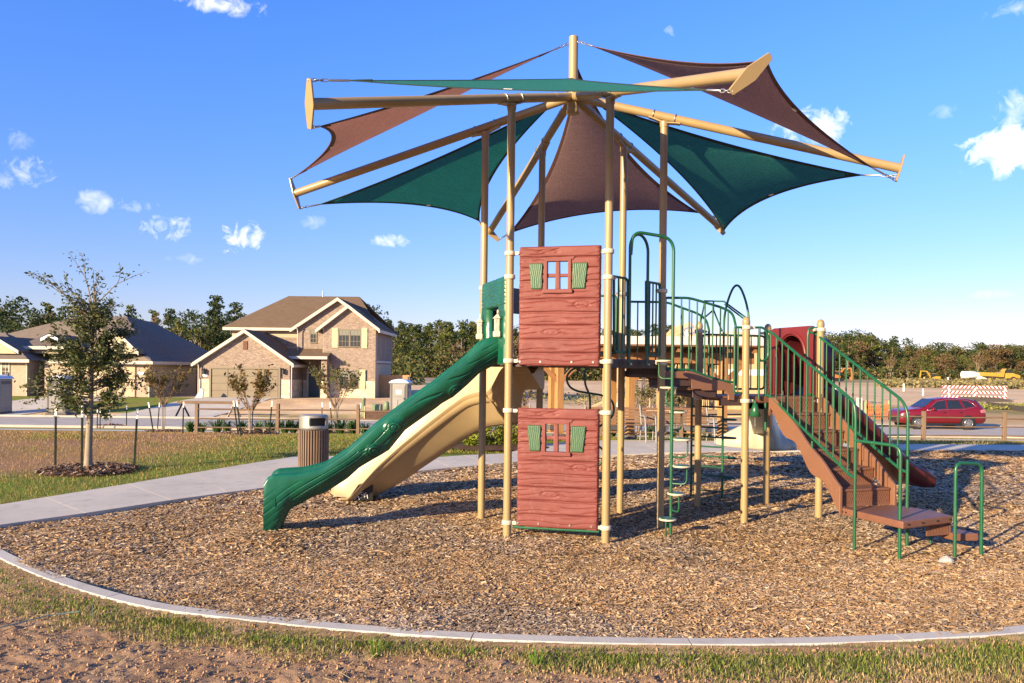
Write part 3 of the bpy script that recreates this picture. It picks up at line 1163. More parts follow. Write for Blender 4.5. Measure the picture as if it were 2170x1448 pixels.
LARM = 3.665
plate_tip = {}
plates = {1: ((672, 182), (640, 250)), 2: ((611, 389), (643, 436)), 3: ((1037, 486), (1063, 510)), 4: ((1526, 476), (1536, 494)), 5: ((1909, 340), (1912, 372)), 6: ((1641, 118), (1562, 190))}
for k in P:
    a0, a1 = armpt(k, .05), armpt(k, LARM)
    arm = part(MB().tube([a0, (a0 + a1) / 2, a1], .051, 18), 'canopy_arm', M_TAN)
    d = (a1 - a0).normalized()
    s = d.cross(UP).normalized()
    # collars
    c = MB()
    for rr in (.34,):
        c.tube([armpt(k, rr), armpt(k, rr + .006)], .0535, 18)
    part(c, 'joint_ring', M_TAN, arm)
    # saddle and straps on the post head
    sp = armpt(k, 1.09) - UP * .056
    u = s.cross(d)
    pts = []
    for i in range(9):
        q = -0.19 + .38 * i / 8
        pts.append((q, -.012 * math.cos(q / .19 * math.pi) - .004))
    mb = MB()
    for i in range(8):
        (q0, h0), (q1, h1) = pts[i], pts[i + 1]
        mb.beam(sp + d * q0 + u * h0, sp + d * q1 + u * h1, .085, .014)
    mb.cyl(sp - UP * .07, sp - UP * .005, .05, .054, 16)
    part(mb, 'saddle', M_TAN, arm)
    for q in (-.13, .13):
        o = armpt(k, 1.09) + d * q
        ring = [o + (s * math.cos(a) + u * math.sin(a)) * .057 for a in [math.pi * 2 * i / 16 for i in range(16)]]
        part(MB().tube(ring, .006, 6, closed=True), 'strap_bolt', M_STEEL, arm)
    # end plate, tilted between the two sails it carries
    (x0, y0), (x1, y1) = plates[k]
    e0, e1 = at(x0, y0, a1.y + .0), at(x1, y1, a1.y - .0)
    ax = (e0 - e1)
    Lp = max(.42, min(.50, ax.length))
    ax = (ax - d * ax.dot(d)).normalized()
    if k in (4, 5):
        ax = (UP - d * UP.dot(d)).normalized() if k == 5 else (UP * .8 - s * .6 - d * (UP * .8 - s * .6).dot(d)).normalized()
    if k == 5:
        Lp = .30
    w = ax.cross(d).normalized()
    c0 = a1
    poly = []
    for (l, ww) in ((-.5, .022), (-.49, .03), (-.02, .062), (.02, .062), (.49, .03), (.5, .022)):
        poly.append((l, ww))
    out = [c0 + ax * (l * Lp) + w * ww for l, ww in poly] + [c0 + ax * (l * Lp) - w * ww for l, ww in poly[::-1]]
    part(MB().prism([p - d * .008 for p in out], d * .018), 'end_plate', M_TAN, arm, bevel=.003)
    plate_tip[k] = (c0 + ax * (.47 * Lp), c0 - ax * (.47 * Lp))

# ---- shade sails


def sail_mat(name, c, seed):
    t = NT(name)
    v = t.coord('World')
    g = t.noise(t.coord('World', (1, 1, 2.2)), 55, 3, 0.6)
    g2 = t.noise(t.coord('World', (.5, .5, 9)), 5.0, 5, 0.65)
    cc = t.ramp(g, [(0.3, sc3(c, 0.55)), (0.5, c), (0.7, sc3(c, 1.4))])
    cc = t.mix(t.math('MULTIPLY', g2, 0.75), cc, sc3(c, 0.6))
    t.color(cc)
    t.set(0.9, spec=0.15)
    t.bump(g, 0.4, 0.003)
    tr = t.n('ShaderNodeBsdfTranslucent')
    t.l(cc, tr.inputs['Color'])
    mx = t.n('ShaderNodeMixShader')
    mx.inputs[0].default_value = 0.6
    t.l(t.b.outputs[0], mx.inputs[1])
    t.l(tr.outputs[0], mx.inputs[2])
    tp = t.n('ShaderNodeBsdfTransparent')
    mx2 = t.n('ShaderNodeMixShader')
    mx2.inputs[0].default_value = 0.06
    t.l(mx.outputs[0], mx2.inputs[1])
    t.l(tp.outputs[0], mx2.inputs[2])
    t.l(mx2.outputs[0], t.out.inputs['Surface'])
    return t.m


M_SBROWN = sail_mat('brown_shade_cloth', (0.50, 0.315, 0.275), 1)
M_SGREEN = sail_mat('green_shade_cloth', (0.065, 0.36, 0.32), 2)
M_HEMB = pbr('brown_hem_webbing', (0.085, 0.035, 0.026), 0.85, var=0.2, vs=20)
M_HEMG = pbr('dark_green_hem_webbing', (0.012, 0.035, 0.03), 0.85, var=0.2, vs=20)


def sail(A, B, C, mat, hem, nm, dab=.13, dbc=.13, dca=.13, sag=(0, 0, 0), gap=(.16, .16, .16), drop=0.0, label=None):
    """three-cornered cloth with hollow edges; A,B,C fixing points; gap = hardware length at each corner"""
    cen = (A + B + C) / 3
    hw = []
    cor = []
    for p, g in zip((A, B, C), gap):
        q = p + (cen - p).normalized() * g
        hw.append((p, q))
        cor.append(q)
    A_, B_, C_ = cor
    N = 30
    grid = {}
    v, f = [], []
    sg = Vector(sag)

    def pt(u, vv, w):
        p = A_ * u + B_ * vv + C_ * w
        p = p + (C_ - (A_ + B_) / 2) * (dab * 4 * u * vv * (1 - w) ** 1.5)
        p = p + (A_ - (B_ + C_) / 2) * (dbc * 4 * vv * w * (1 - u) ** 1.5)
        p = p + (B_ - (C_ + A_) / 2) * (dca * 4 * w * u * (1 - vv) ** 1.5)
        return p + sg * (27 * u * vv * w) - UP * (drop * 4 * vv * w)
    for i in range(N + 1):
        for j in range(N + 1 - i):
            grid[i, j] = len(v)
            v.append(pt(1 - (i + j) / N, i / N, j / N))
    for i in range(N):
        for j in range(N - i):
            f.append((grid[i, j], grid[i + 1, j], grid[i, j + 1]))
            if i + j < N - 1:
                f.append((grid[i + 1, j], grid[i + 1, j + 1], grid[i, j + 1]))
    mb = MB()
    mb.add(v, f, True)
    o = part(mb, nm, mat, label=label)
    md = o.modifiers.new('cloth_thickness', 'SOLIDIFY')
    md.thickness = .003
    # doubled hem along each edge
    edges = [[pt(1 - k / 40, k / 40, 0) for k in range(41)], [pt(0, 1 - k / 40, k / 40) for k in range(41)], [pt(k / 40, 0, 1 - k / 40) for k in range(41)]]
    inn = [[pt((1 - k / 40) * .985, (k / 40) * .985, .015) for k in range(41)], [pt(.015, (1 - k / 40) * .985, k / 40 * .985) for k in range(41)], [pt(k / 40 * .985, .015, (1 - k / 40) * .985) for k in range(41)]]
    for E_, I_ in zip(edges, inn):
        hv = []
        nrm = (B_ - A_).cross(C_ - A_).normalized()
        for e, i_ in zip(E_, I_):
            w = (i_ - e)
            w = w.normalized() * .045 if w.length > 1e-6 else w
            hv += [e - w * .1 + nrm * .004, e + w + nrm * .004, e + w - nrm * .004, e - w * .1 - nrm * .004]
        part(MB().grid(hv, 41, 4, False, True), 'hem', hem, o)
    # chain and turnbuckle at each corner
    for p, q in hw:
        L = (q - p).length
        d = (q - p).normalized()
        mb = MB()
        s = d.cross(UP).normalized()
        u = s.cross(d)
        n = 3
        for i in range(n):
            c0 = p + d * (L * .45 * (i + .5) / n)
            e = s if i % 2 else u
            lk = [c0 + d * (math.cos(a) * L * .12) + e * (math.sin(a) * .013) for a in [2 * math.pi * j / 10 for j in range(10)]]
            mb.tube(lk, .0045, 5, closed=True)
        mb.tube([p + d * L * .45, p + d * L * .55, p + d * L * .95, q + d * .02], [.005, .011, .011, .006], 7)
        part(mb, 'chain_fitting', M_STEEL, o)
        # webbing gather at the cloth corner
        part(MB().tube([q, q + d * .07, q + d * .2], [.009, .017, .024], 6, flat=.5), 'corner_webbing', hem, o)
    # maker's white care tag sewn on the outer hem
    bi = edges[1][22]
    w = (inn[1][22] - bi).normalized()
    e = (edges[1][23] - edges[1][21]).normalized()
    nn = w.cross(e).normalized()
    part(MB().box(bi + w * .045, (.075, .035, .014), ax=(e, w, nn)), 'sewn_tag', M_WHITE, o)
    return o


MT, ML = HC + UP * 5.84, HC + UP * 5.32


def mpt(z, toward):
    d = (toward - HC)
    d.z = 0
    return HC + d.normalized() * .07 + UP * z


def tips(k):
    a, b = plate_tip[k]
    return (a, b) if a.z > b.z else (b, a)


t1u, t1l = tips(1)
t2u, t2l = tips(2)
t3u, t3l = tips(3)
t4u, t4l = tips(4)
t5u, t5l = tips(5)
t6u, t6l = tips(6)
mid = lambda a, b: (a + b) / 2
sail(mpt(5.80, mid(t1l, t2u)), t1l, t2u, M_SBROWN, M_HEMB, 'shade_sail', .07, .085, .06, (0, 0, -.07), (.22, .20, .16), label='brown shade sail on the left')
sail(mpt(5.25, mid(t2l, t3u)), t2l, t3u, M_SGREEN, M_HEMG, 'shade_sail', .05, .09, .10, (0, 0, -.02), (.20, .26, .12), label='green shade sail at the back left')
sail(mpt(5.74, mid(t3l, t4u)), t3l, t4u, M_SBROWN, M_HEMB, 'shade_sail', .08, .09, .09, (0, 0, -.10), (.20, .24, .24), label='brown shade sail at the back')
sail(mpt(5.22, mid(t4l, t5u)), t4l, t5l.lerp(t5u, .2), M_SGREEN, M_HEMG, 'shade_sail', .08, .09, .05, (0, 0, -.06), (.20, .12, .38), label='green shade sail at the back right')
sail(mpt(5.82, mid(t5l, t6u)), t5l, t6u, M_SBROWN, M_HEMB, 'shade_sail', .07, .085, .08, (0, 0, -.07), (.24, .34, .14), label='brown shade sail on the right')
sail(mpt(5.36, mid(t6l, t1u)), t6l, t1u, M_SGREEN, M_HEMG, 'shade_sail', .05, .07, .05, (0, 0, -.01), (.10, .22, .34), .05, label='green shade sail seen edge-on in front')

# ---- decks
cor = [P[k] + (HC - P[k]).normalized() * .05 for k in (1, 2, 3, 4, 5, 6)]
mb = MB().prism([c + UP * (Z_DECK - .03) for c in cor], UP * .03)
deck = part(mb, 'deck', M_BROWN, bevel=.006)
mb = MB()
for i in range(6):
    a, b = cor[i], cor[(i + 1) % 6]
    d = (b - a).normalized()
    mb.beam(a + d * .03 + UP * (Z_DECK - .056), b - d * .03 + UP * (Z_DECK - .056), .03, .09)
part(mb, 'deck_rim', M_BROWND, deck, bevel=.004)
mb = MB()
a, b = cor[5], cor[4]
for i in range(8):
    c = a.lerp(b, .1 + .1 * i + .02 * (i % 2)) + UP * (Z_DECK - .045)
    n_ = V(.736, -.677, 0)
    mb.box(c + n_ * .013, (.028, .008, .010), ax=((b - a).normalized(), n_, UP))
part(mb, 'rim_slot', M_BLACK, deck)
ql = [Q[k] + ((Q[1] + Q[3]) / 2 - Q[k]).normalized() * .05 for k in (1, 2, 3, 4)]
low = part(MB().prism([c + UP * (Z_LOW - .08) for c in ql], UP * .08), 'deck', M_BROWN, bevel=.008)

# ---- moulded log wall panels with window, between posts 1 and 6
PD = (P[6] - P[1]).normalized()
PN = V(PD.y, -PD.x, 0)                   # towards the viewer
PW, PH, PU0 = 0.905, 1.305, 0.108
WIN = (0.318, 0.552, PH - 0.475, PH - 0.165)      # opening in panel coordinates


def grain(u, z, zc, sd):
    """carved log relief: bent lines, a knot here and there"""
    kn_ = [(0.33, PH - 0.062, .11, .026), (0.70, PH - .640, .085, .036), (0.38, PH - .940, .10, .032)]
    w = z + .020 * (fbm(u * 4.0, z * 9.0, 3, sd) - .5) + .012 * np.sin(u * 9 + zc * 40)
    h = 0
    for (ku, kz, kr, kh) in kn_:
        d2 = ((u - ku) / kr) ** 2 + ((z - kz) / kh) ** 2
        w = w + np.sign(z - kz + 1e-9) * kh * .9 * np.exp(-d2 * .6)
        rr = np.sqrt(d2)
        h = h - .0075 * np.exp(-((rr - .95) / .22) ** 2) - .0045 * np.exp(-((rr - .40) / .24) ** 2)
    ph = w * 2 * np.pi / .058
    amp = sstep(.38, .55, fbm(u * 3.2, z * 22, 3, sd + 7))
    h = h - .0135 * amp * np.exp(-((np.sin(ph * .5)) / .25) ** 2)
    h = h + .006 * (fbm(u * 5, z * 14, 2, sd + 3) - .5)
    return h


seams = [PH, PH - .118, PH - .235, PH - .385, PH - .575, PH - .722, PH - .862, PH - 1.015, PH - 1.165, 0.0]


def log_panel(z0):
    o0 = P[1] + PD * PU0 + UP * z0 + PN * .045

    def L(u, d, z):
        return o0 + PD * u + PN * d + UP * z
    root = part(MB().prism([L(.012, -.075, .012), L(PW - .012, -.075, .012), L(PW - .012, -.075, WIN[2]), L(.012, -.075, WIN[2])], PN * .06)
                .prism([L(.012, -.075, WIN[3]), L(PW - .012, -.075, WIN[3]), L(PW - .012, -.075, PH - .012), L(.012, -.075, PH - .012)], PN * .06)
                .prism([L(.012, -.075, WIN[2]), L(WIN[0], -.075, WIN[2]), L(WIN[0], -.075, WIN[3]), L(.012, -.075, WIN[3])], PN * .06)
                .prism([L(WIN[1], -.075, WIN[2]), L(PW - .012, -.075, WIN[2]), L(PW - .012, -.075, WIN[3]), L(WIN[1], -.075, WIN[3])], PN * .06), 'wall_panel', M_RED)
    du = .0068
    for i, (zt, zb) in enumerate(zip(seams[:-1], seams[1:])):
        nu, nv = int(PW / du), max(8, int((zt - zb) / .0052))
        U, Z = np.meshgrid(np.linspace(0, PW, nu), np.linspace(zb, zt, nv), indexing='ij')
        wob = .004 * (fbm(U * 6, Z * 0 + i, 2, 60 + i) - .5)
        e = np.minimum(Z - zb, zt - Z)
        H = grain(U, Z, (zt + zb) / 2, 50 + i)
        edge_end = np.minimum(U, PW - U)
        H = H - .016 * np.exp(-(e / .007) ** 2) * (0.6 + fbm(U * 8, Z * 0 + i * 3, 2, 77)) + .004 * np.sin(np.clip(e / (zt - zb) * 2, 0, 1) * np.pi / 2)
        H = H - .05 * np.exp(-(edge_end / .008) ** 2)
        notch = (1 - sstep(.0, .05, edge_end)) * sstep(.5, .7, fbm(U * 2 + 5, Z * 40, 2, 91 + i)) * .012
        H = H - notch
        if i in (2, 3, 5, 7):
            H = H + .010 * np.exp(-((U - (.62 if i % 2 else .2)) / .12) ** 2 - ((Z - zb - .03) / .02) ** 2)
        pts = [o0 + PD * float(u) + PN * float(h) + UP * float(z + w) for u, z, h, w in zip(U.ravel(), Z.ravel(), H.ravel(), wob.ravel())]
        zm = np.linspace(zb, zt, nv)
        um = np.linspace(0, PW, nu)

        def mask(a, b):
            uu, zz_ = (um[a] + um[a + 1]) / 2, (zm[b] + zm[b + 1]) / 2
            return not (WIN[0] < uu < WIN[1] and WIN[2] < zz_ < WIN[3])
        part(MB().grid(pts, nu, nv, True, False, mask), 'plank', M_RED, root)
    # window surround
    u0, u1, z0_, z1_ = WIN
    fr = MB()
    for (a, b, c_, d_) in ((u0 - .034, u0 + .004, z0_ - .01, z1_ + .012), (u1 - .004, u1 + .034, z0_ - .01, z1_ + .012), (u0 - .034, u1 + .034, z1_ - .004, z1_ + .03)):
        fr.prism([L(a, -.05, c_), L(b, -.05, c_), L(b, -.05, d_), L(a, -.05, d_)], PN * .066)
    fr.prism([L(u0 - .055, .0, z1_ + .012), L(u1 + .05, .0, z1_ + .012), L(u1 + .075, .0, z1_ + .05), L(u0 - .075, .0, z1_ + .04)], PN * .012)
    part(fr, 'window_frame', M_RED, root, bevel=.008, segs=2)
    part(MB().prism([L(u0 - .048, -.04, z0_ - .042), L(u1 + .05, -.04, z0_ - .042), L(u1 + .05, -.04, z0_ + .004), L(u0 - .048, -.04, z0_ + .004)], PN * .07), 'window_sill', M_RED, root, bevel=.009, segs=2)
    mu, mz = (u0 + u1) / 2, (z0_ + z1_) / 2
    part(MB().prism([L(mu - .028, -.045, z0_), L(mu + .030, -.045, z0_), L(mu + .024, -.045, z1_), L(mu - .024, -.045, z1_)], PN * .048), 'mullion', M_RED, root, bevel=.012, segs=2)
    part(MB().prism([L(u0, -.04, mz - .022), L(u1, -.04, mz - .018), L(u1, -.04, mz + .018), L(u0, -.04, mz + .022)], PN * .034), 'mullion', M_RED, root, bevel=.010, segs=2)
    # trapezoid shutters, grain carved
    for (ua, ub, uc, ud, sdd) in ((.117, .272, .143, .266, 3), (.598, .768, .594, .736, 8)):
        zt, zb = z1_ - .018, z0_ + .0
        nu, nv = 30, 46
        pts = []
        for i in range(nu):
            for j in range(nv):
                a, b = i / (nu - 1), j / (nv - 1)
                u = (uc * (1 - b) + ua * b) * (1 - a) + (ud * (1 - b) + ub * b) * a
                z = zb + (zt - zb) * b
                w = u + .014 * math.sin(z * 13 + sdd) + .05 * (float(fbm(u * 9, z * 4, 2, sdd)) - .5)
                h = .020 - .0045 * math.exp(-(math.sin(w * math.pi / .021) / .3) ** 2)
                e = min(a, 1 - a, b, 1 - b)
                h -= .026 * math.exp(-(e / .018) ** 2)
                pts.append(L(u, h, z))
        part(MB().grid(pts, nu, nv, True), 'shutter', M_SHUT, root)
    for u in (.024, .254, .598, .832):
        part(MB().cyl(L(u, -.01, .042), L(u, .010, .042), .0135, .0115, 12), 'bolt', M_STEEL, root)
    return root


log_panel(1.90)
log_panel(0.13)
part(MB().tube([P[1] + PD * .07 + UP * .115 + PN * .01, P[6] - PD * .07 + UP * .115 + PN * .01], .016, 10), 'bottom_rail', M_GREEN)

# ---- green doorway panel and its grey twin behind


def entry_panel(A, B, mat, lantern, z0=1.90, z1=2.905):
    d = (B - A).normalized()
    n_ = V(d.y, -d.x, 0)
    if (A - HC).dot(n_) < 0:
        n_ = -n_
    W = (B - A).length

    def L(u, o, z):
        return A + d * u + n_ * o + UP * z
    nu, nv = 60, 30
    pts = []
    for i in range(nu):
        for j in range(nv):
            u, z = .06 + (W - .12) * i / (nu - 1), 2.575 + (z1 - 2.575) * j / (nv - 1)
            w = z + .03 * math.sin(u * 8) + .05 * (float(fbm(u * 5, z * 9, 2, 5)) - .5)
            kd = ((u - .72) / .13) ** 2 + ((z - 2.70) / .035) ** 2
            w += .03 * math.exp(-kd)
            h = .045 - .007 * math.exp(-(math.sin(w * math.pi / .042) / .28) ** 2) - .006 * math.exp(-((math.sqrt(kd) - .8) / .2) ** 2)
            e = min(i, nu - 1 - i, j, nv - 1 - j)
            if e == 0:
                h = -.02
            pts.append(L(u, h, z))
    root = part(MB().grid(pts, nu, nv, True).prism([L(.07, -.03, 2.585), L(W - .07, -.03, 2.585), L(W - .07, -.03, z1 - .01), L(.07, -.03, z1 - .01)], n_ * .05), 'entry_panel', mat)
    for (ua, ub) in ((.06, .30), (W - .30, W - .06)):
        nu2, nv2 = 22, 50
        pts = []
        for i in range(nu2):
            for j in range(nv2):
                a, b = i / (nu2 - 1), j / (nv2 - 1)
                u = ua + (ub - ua) * a
                z = z0 + (2.585 - z0) * b
                inner_side = ub if ua < .2 else ua
                u += (.018 * math.sin(z * 11)) * (1 if abs(u - inner_side) < .12 else 0)
                w = u + .02 * math.sin(z * 6) + .04 * (float(fbm(u * 9, z * 3, 2, 15)) - .5)
                h = .045 - .006 * math.exp(-(math.sin(w * math.pi / .05) / .25) ** 2)
                if min(i, nu2 - 1 - i) == 0 or j == 0:
                    h = -.035
                pts.append(L(u, h, z))
        part(MB().grid(pts, nu2, nv2, True), 'jamb', mat, root)
        if lantern:
            uc = (ua + ub) / 2 + (-.01 if ua < .2 else .01)
            c = L(uc, .085, 0)
            lz = 2.29
            ln = part(MB().lathe([(.045, -.07), (.052, -.06), (.052, -.012), (.044, -.005)], c + UP * lz, 6, False)
                      .lathe([(.050, .135), (.058, .137), (.022, .175), (.012, .18), (.012, .19)], c + UP * lz, 6, False), 'lantern', M_CREAM, root)
            part(MB().tube([c + UP * (lz + .215) + d * (.018 * math.cos(a)) + UP * (.018 * math.sin(a)) for a in [2 * math.pi * i / 12 for i in range(12)]], .006, 6, closed=True), 'hanging_ring', M_CREAM, ln)
            part(MB().lathe([(.040, -.004), (.040, .136)], c + UP * lz, 6, False), 'lantern_glass', pbr('lantern_insert', (0.55, 0.42, 0.33), .5, var=.5, vs=30), ln)
            part(MB().prism([L(uc - .03, .04, lz - .09), L(uc + .03, .04, lz - .09), L(uc + .03, .04, lz + .17), L(uc - .03, .04, lz + .17)], n_ * .02), 'back_plate', mat, ln)
    return root


entry_panel(P[1], P[2], M_SLIDE, True)
entry_panel(P[2], P[3], M_GREYP, False)
# grab wheel inside the back doorway
wc = at(1050, 704, 9.80)
wheel = part(MB().tube([wc + V(.30, .95, 0).cross(UP).normalized() * (.085 * math.cos(a)) + UP * (.085 * math.sin(a)) for a in [2 * math.pi * i / 20 for i in range(20)]], .016, 8, closed=True), 'toy_wheel', M_CREAM)
part(MB().cyl(wc - V(0, .02, 0), wc + V(0.03, .09, 0), .028, .02, 12), 'wheel_boss', M_GREYP, wheel)

# ---- green log slide
SA, SB = V(-.115, 8.93, 0), V(-2.72, 8.47, 0)
SD = (SB - SA).normalized()
SN = V(SD.y, -SD.x, 0)
if SN.y > 0:
    SN = -SN                              # towards the viewer
top_px = [(1057, 712), (1030, 722), (994, 758), (929, 810), (864, 856), (799, 905), (735, 963), (686, 994), (637, 1007), (600, 1009), (578, 1011), (566, 1018), (558, 1032)]
bot_px = [(1057, 771), (1020, 791), (994, 816), (962, 843), (929, 862), (864, 909), (825, 957), (767, 991), (718, 1024), (679, 1046), (640, 1063), (621, 1069), (612, 1073), (604, 1088), (596, 1104), (588, 1121), (578, 1130), (563, 1132), (558, 1130)]


def curve_tz(px):
    T, Zs = [], []
    for p in px:
        w = on_wall(p[0], p[1], SA, SB)
        T.append((w - SA).dot(SD))
        Zs.append(w.z)
    return np.array(T), np.array(Zs)


tT, tZ = curve_tz(top_px)
bT, bZ = curve_tz(bot_px)
bZ = bZ - np.clip(bZ.min() + .03, 0, 1) * sstep(1.9, 2.5, bT)
TE = min(tT[-1], bT[-1])
ts = np.concatenate([np.linspace(0, TE - .62, 190), np.linspace(TE - .61, TE, 50)])
zt_, zb_ = np.interp(ts, tT, tZ), np.interp(ts, bT, bZ)
ker = np.ones(7) / 7
zs_ = np.convolve(np.pad(zt_, 3, 'edge'), ker, 'valid')
zt_ = np.where(ts < TE - .15, zs_, zt_)
SWID = .56
knots = [on_wall(p[0], p[1], SA, SB) for p in ((835, 906), (972, 832), (795, 957))]
knots = [((k - SA).dot(SD), k.z) for k in knots]
NS = 62


def slide_section(t_, zt, zb):
    pts = []
    hgt = zt - zb
    for i in range(NS):                                   # near face, bottom to top
        s = i / (NS - 1)
        z = zb + hgt * s
        w = z + .64 * t_                                  # lines run with the slope
        flow = w + .05 * math.sin(t_ * 2.3 + s * 2) + .05 * math.sin(t_ * 4.1 + 1.3) * s
        for (kt, kz) in knots:
            flow += .045 * math.copysign(1, z - kz) * math.exp(-((t_ - kt) / .16) ** 2 - ((z - kz) / .10) ** 2)
        h = .035 * math.sin(math.pi * min(1, max(0, s)) ** .8) - .15 * (1 - s) ** 1.7 * float(sstep(2.75, 2.2, t_)) - .010 * math.exp(-(math.sin(flow * math.pi / .088) / .22) ** 2) * (.65 + .8 * float(sstep(.38, .58, fbm(t_ * 1.6, flow * 9, 2, 75)))) * float(sstep(.02, .12, s)) * float(1 - sstep(.70, .84, s))
        h += .030 * (float(fbm(t_ * 1.6, z * 2.6, 2, 72)) - .5) * (1 - s)
        for (kt, kz) in knots:
            rr = math.hypot((t_ - kt) / 1.25, z - kz)
            if rr < .13:
                h += .024 * math.exp(-(rr / .085) ** 6) - .020 * math.exp(-(math.sin(rr * math.pi / .032) / .38) ** 2) * math.exp(-(rr / .085) ** 6)
        pts.append(SA + SD * t_ + SN * (.005 + h) + UP * z)
    for (o, dz) in ((-.005, .018), (-.03, .026), (-.055, .015), (-.07, -.03), (-.085, -.14), (-.10, -.24), (-.14, -.285), (-.22, -.30)):
        pts.append(SA + SD * t_ + SN * o + UP * (zt + dz))
    for (o, dz) in ((-.22, -.30), (-.14, -.285), (-.10, -.24), (-.085, -.14), (-.07, -.03), (-.055, .015), (-.03, .026), (-.005, .018)):
        pts.append(SA + SD * t_ - SN * (SWID + o) + UP * (zt + dz))
    for i in range(8):
        s = 1 - i / 7
        pts.append(SA + SD * t_ - SN * (SWID + .03 * math.sin(math.pi * s)) + UP * (zb + hgt * s))
    return pts


allp, n_sec = [], 0
for t_, a, b in zip(ts, zt_, zb_):
    sec = slide_section(float(t_), float(a), float(b))
    n_sec = len(sec)
    allp += sec
mb = MB().grid(allp, len(ts), n_sec, True, True)
mb.add(allp[:n_sec], [tuple(range(n_sec))])
mb.add(allp[-n_sec:], [tuple(range(n_sec))[::-1]])
gslide = part(mb, 'log_slide', M_SLIDE, label='green log-textured slide')
# moulded plaque near the foot
pc = on_wall(574, 1064, SA, SB) + SN * .022
pm = MB()
for (o, zz, w, h_) in ((0, .045, .095, .006), (0, -.045, .095, .006), (-.045, 0, .006, .09), (.045, 0, .006, .09), (0, .02, .06, .008), (0, 0, .05, .008), (0, -.02, .06, .008)):
    pm.box(pc + SD * o + UP * zz, (w, .012, h_), ax=(SD, SN, UP))
part(pm, 'moulded_plaque', M_SLIDE, gslide)

# ---- beige curved slide
plan = catmull([(.19, 9.70), (-.20, 9.885), (-.62, 10.28), (-1.2, 10.56), (-1.75, 10.72), (-2.36, 10.86)], 14)
lip_px = [(1112, 776), (1090, 776), (1066, 776), (1054, 800), (1045, 822), (1034, 834), (1010, 834), (985, 841), (950, 866), (900, 905), (850, 946), (800, 991), (760, 1036), (737, 1061)]
lipp = []
acc = [0.0]
for a, b in zip(plan[:-1], plan[1:]):
    acc.append(acc[-1] + (b - a).length)
px_of = []
for (x, y) in lip_px:
    a, b = pix_ray(x, y)
    best = None
    for i, (p, q) in enumerate(zip(plan[:-1], plan[1:])):
        f0, f1 = p.x - a * p.y, q.x - a * q.y
        if f0 * f1 <= 0:
            tt = f0 / (f0 - f1 + 1e-12)
            Y = p.y + (q.y - p.y) * tt
            best = (acc[i] + (acc[i + 1] - acc[i]) * tt, CAM_H + b * Y)
    if best:
        px_of.append(best)
ls = np.array([p[0] for p in px_of])
lz = np.array([p[1] for p in px_of])
order = np.argsort(ls)
ls, lz = ls[order], lz[order]
SS = np.linspace(0, acc[-1], 90)
LZ = np.interp(SS, ls, lz)
LZ = np.convolve(np.pad(LZ, 2, 'edge'), np.ones(5) / 5, 'valid')
LZ = np.maximum(LZ, .03)
PX_, PY_ = np.interp(SS, acc, [p.x for p in plan]), np.interp(SS, acc, [p.y for p in plan])
prof_in = [(-.018, .010), (0, .016), (.016, .006), (.03, -.04), (.07, -.10), (.14, -.13), (.22, -.12), (.30, -.06), (.36, .05), (.40, .18), (.42, .30), (.43, .39), (.445, .41), (.47, .41)]
prof_out = [(.47, .41), (.48, .38), (.50, .22), (.53, .05), (.56, -.16), (.575, -.31), (.56, -.40), (.53, -.425), (.47, -.41), (.38, -.345), (.27, -.245), (.15, -.14), (.05, -.055), (-.006, -.012), (-.018, .010)]


def slide_strip(prof):
    out = []
    for i, s in enumerate(SS):
        a, b = max(0, i - 1), min(89, i + 1)
        h = V(PX_[b] - PX_[a], PY_[b] - PY_[a], 0).normalized()
        nn = V(h.y, -h.x, 0)              # away from the viewer side
        if nn.y < 0:
            nn = -nn
        k_ = .72 + .28 * float(sstep(.15, .7, s))
        for (o, z) in prof:
            zz = LZ[i] + z * (k_ if z < 0 else 1)
            if s < .75:
                zz = min(zz, 1.89)
            zz = max(zz, .004 if z < 0 else .02)
            out.append(V(PX_[i], PY_[i], 0) + nn * o + h * (max(0, o) * .75 * float(sstep(acc[-1] - .9, acc[-1], s))) + UP * zz)
    return out


pi_, po_ = slide_strip(prof_in), slide_strip(prof_out)
mb = MB().grid(pi_, 90, len(prof_in), True).grid(po_, 90, len(prof_out), True)
for k0 in (0, 89):
    loop = pi_[k0 * len(prof_in):(k0 + 1) * len(prof_in)] + po_[k0 * len(prof_out):(k0 + 1) * len(prof_out)][1:-1]
    mb.add(loop, [tuple(range(len(loop)))])
bslide = part(mb, 'curved_slide', M_BEIGE, label='smooth beige slide behind the green one')
kf = int(np.argmin(np.abs(SS - .62)))
h = V(PX_[kf + 1] - PX_[kf - 1], PY_[kf + 1] - PY_[kf - 1], 0).normalized()
s0 = po_[kf * len(prof_out):(kf + 1) * len(prof_out)]
cen_ = sum(s0, V(0, 0, 0)) / len(s0)
s0 = [p + (p - cen_).normalized() * .028 for p in s0]
part(MB().grid(s0 + [p + h * .04 for p in s0], 2, len(s0), True), 'joint_flange', M_BEIGE, bslide)
# dark foot with a white scribble print
f0, f1 = at(742, 1061, 10.90), at(790, 1060, 10.96)
f0.z = f1.z = 0
fd = (f1 - f0).normalized()
ft = part(MB().prism([f0, f1, f1 + UP * .27, f0.lerp(f1, .35) + UP * .21, f0 + UP * .05], V(-fd.y, fd.x, 0) * .10), 'foot_block', M_BLACK, bslide)
sm = MB()
for i in range(13):
    q = random.uniform(.12, .9)
    a = f0.lerp(f1, q) + UP * random.uniform(.03, .04 + .17 * q) - V(-fd.y, fd.x, 0) * .004
    an = random.uniform(0.4, 2.7)
    d = fd * (math.cos(an) * .035) + UP * (math.sin(an) * .03)
    sm.beam(a - d, a + d, .008, .008, up=(0, 1, 0))
part(sm, 'white_print', M_WHITE, ft)

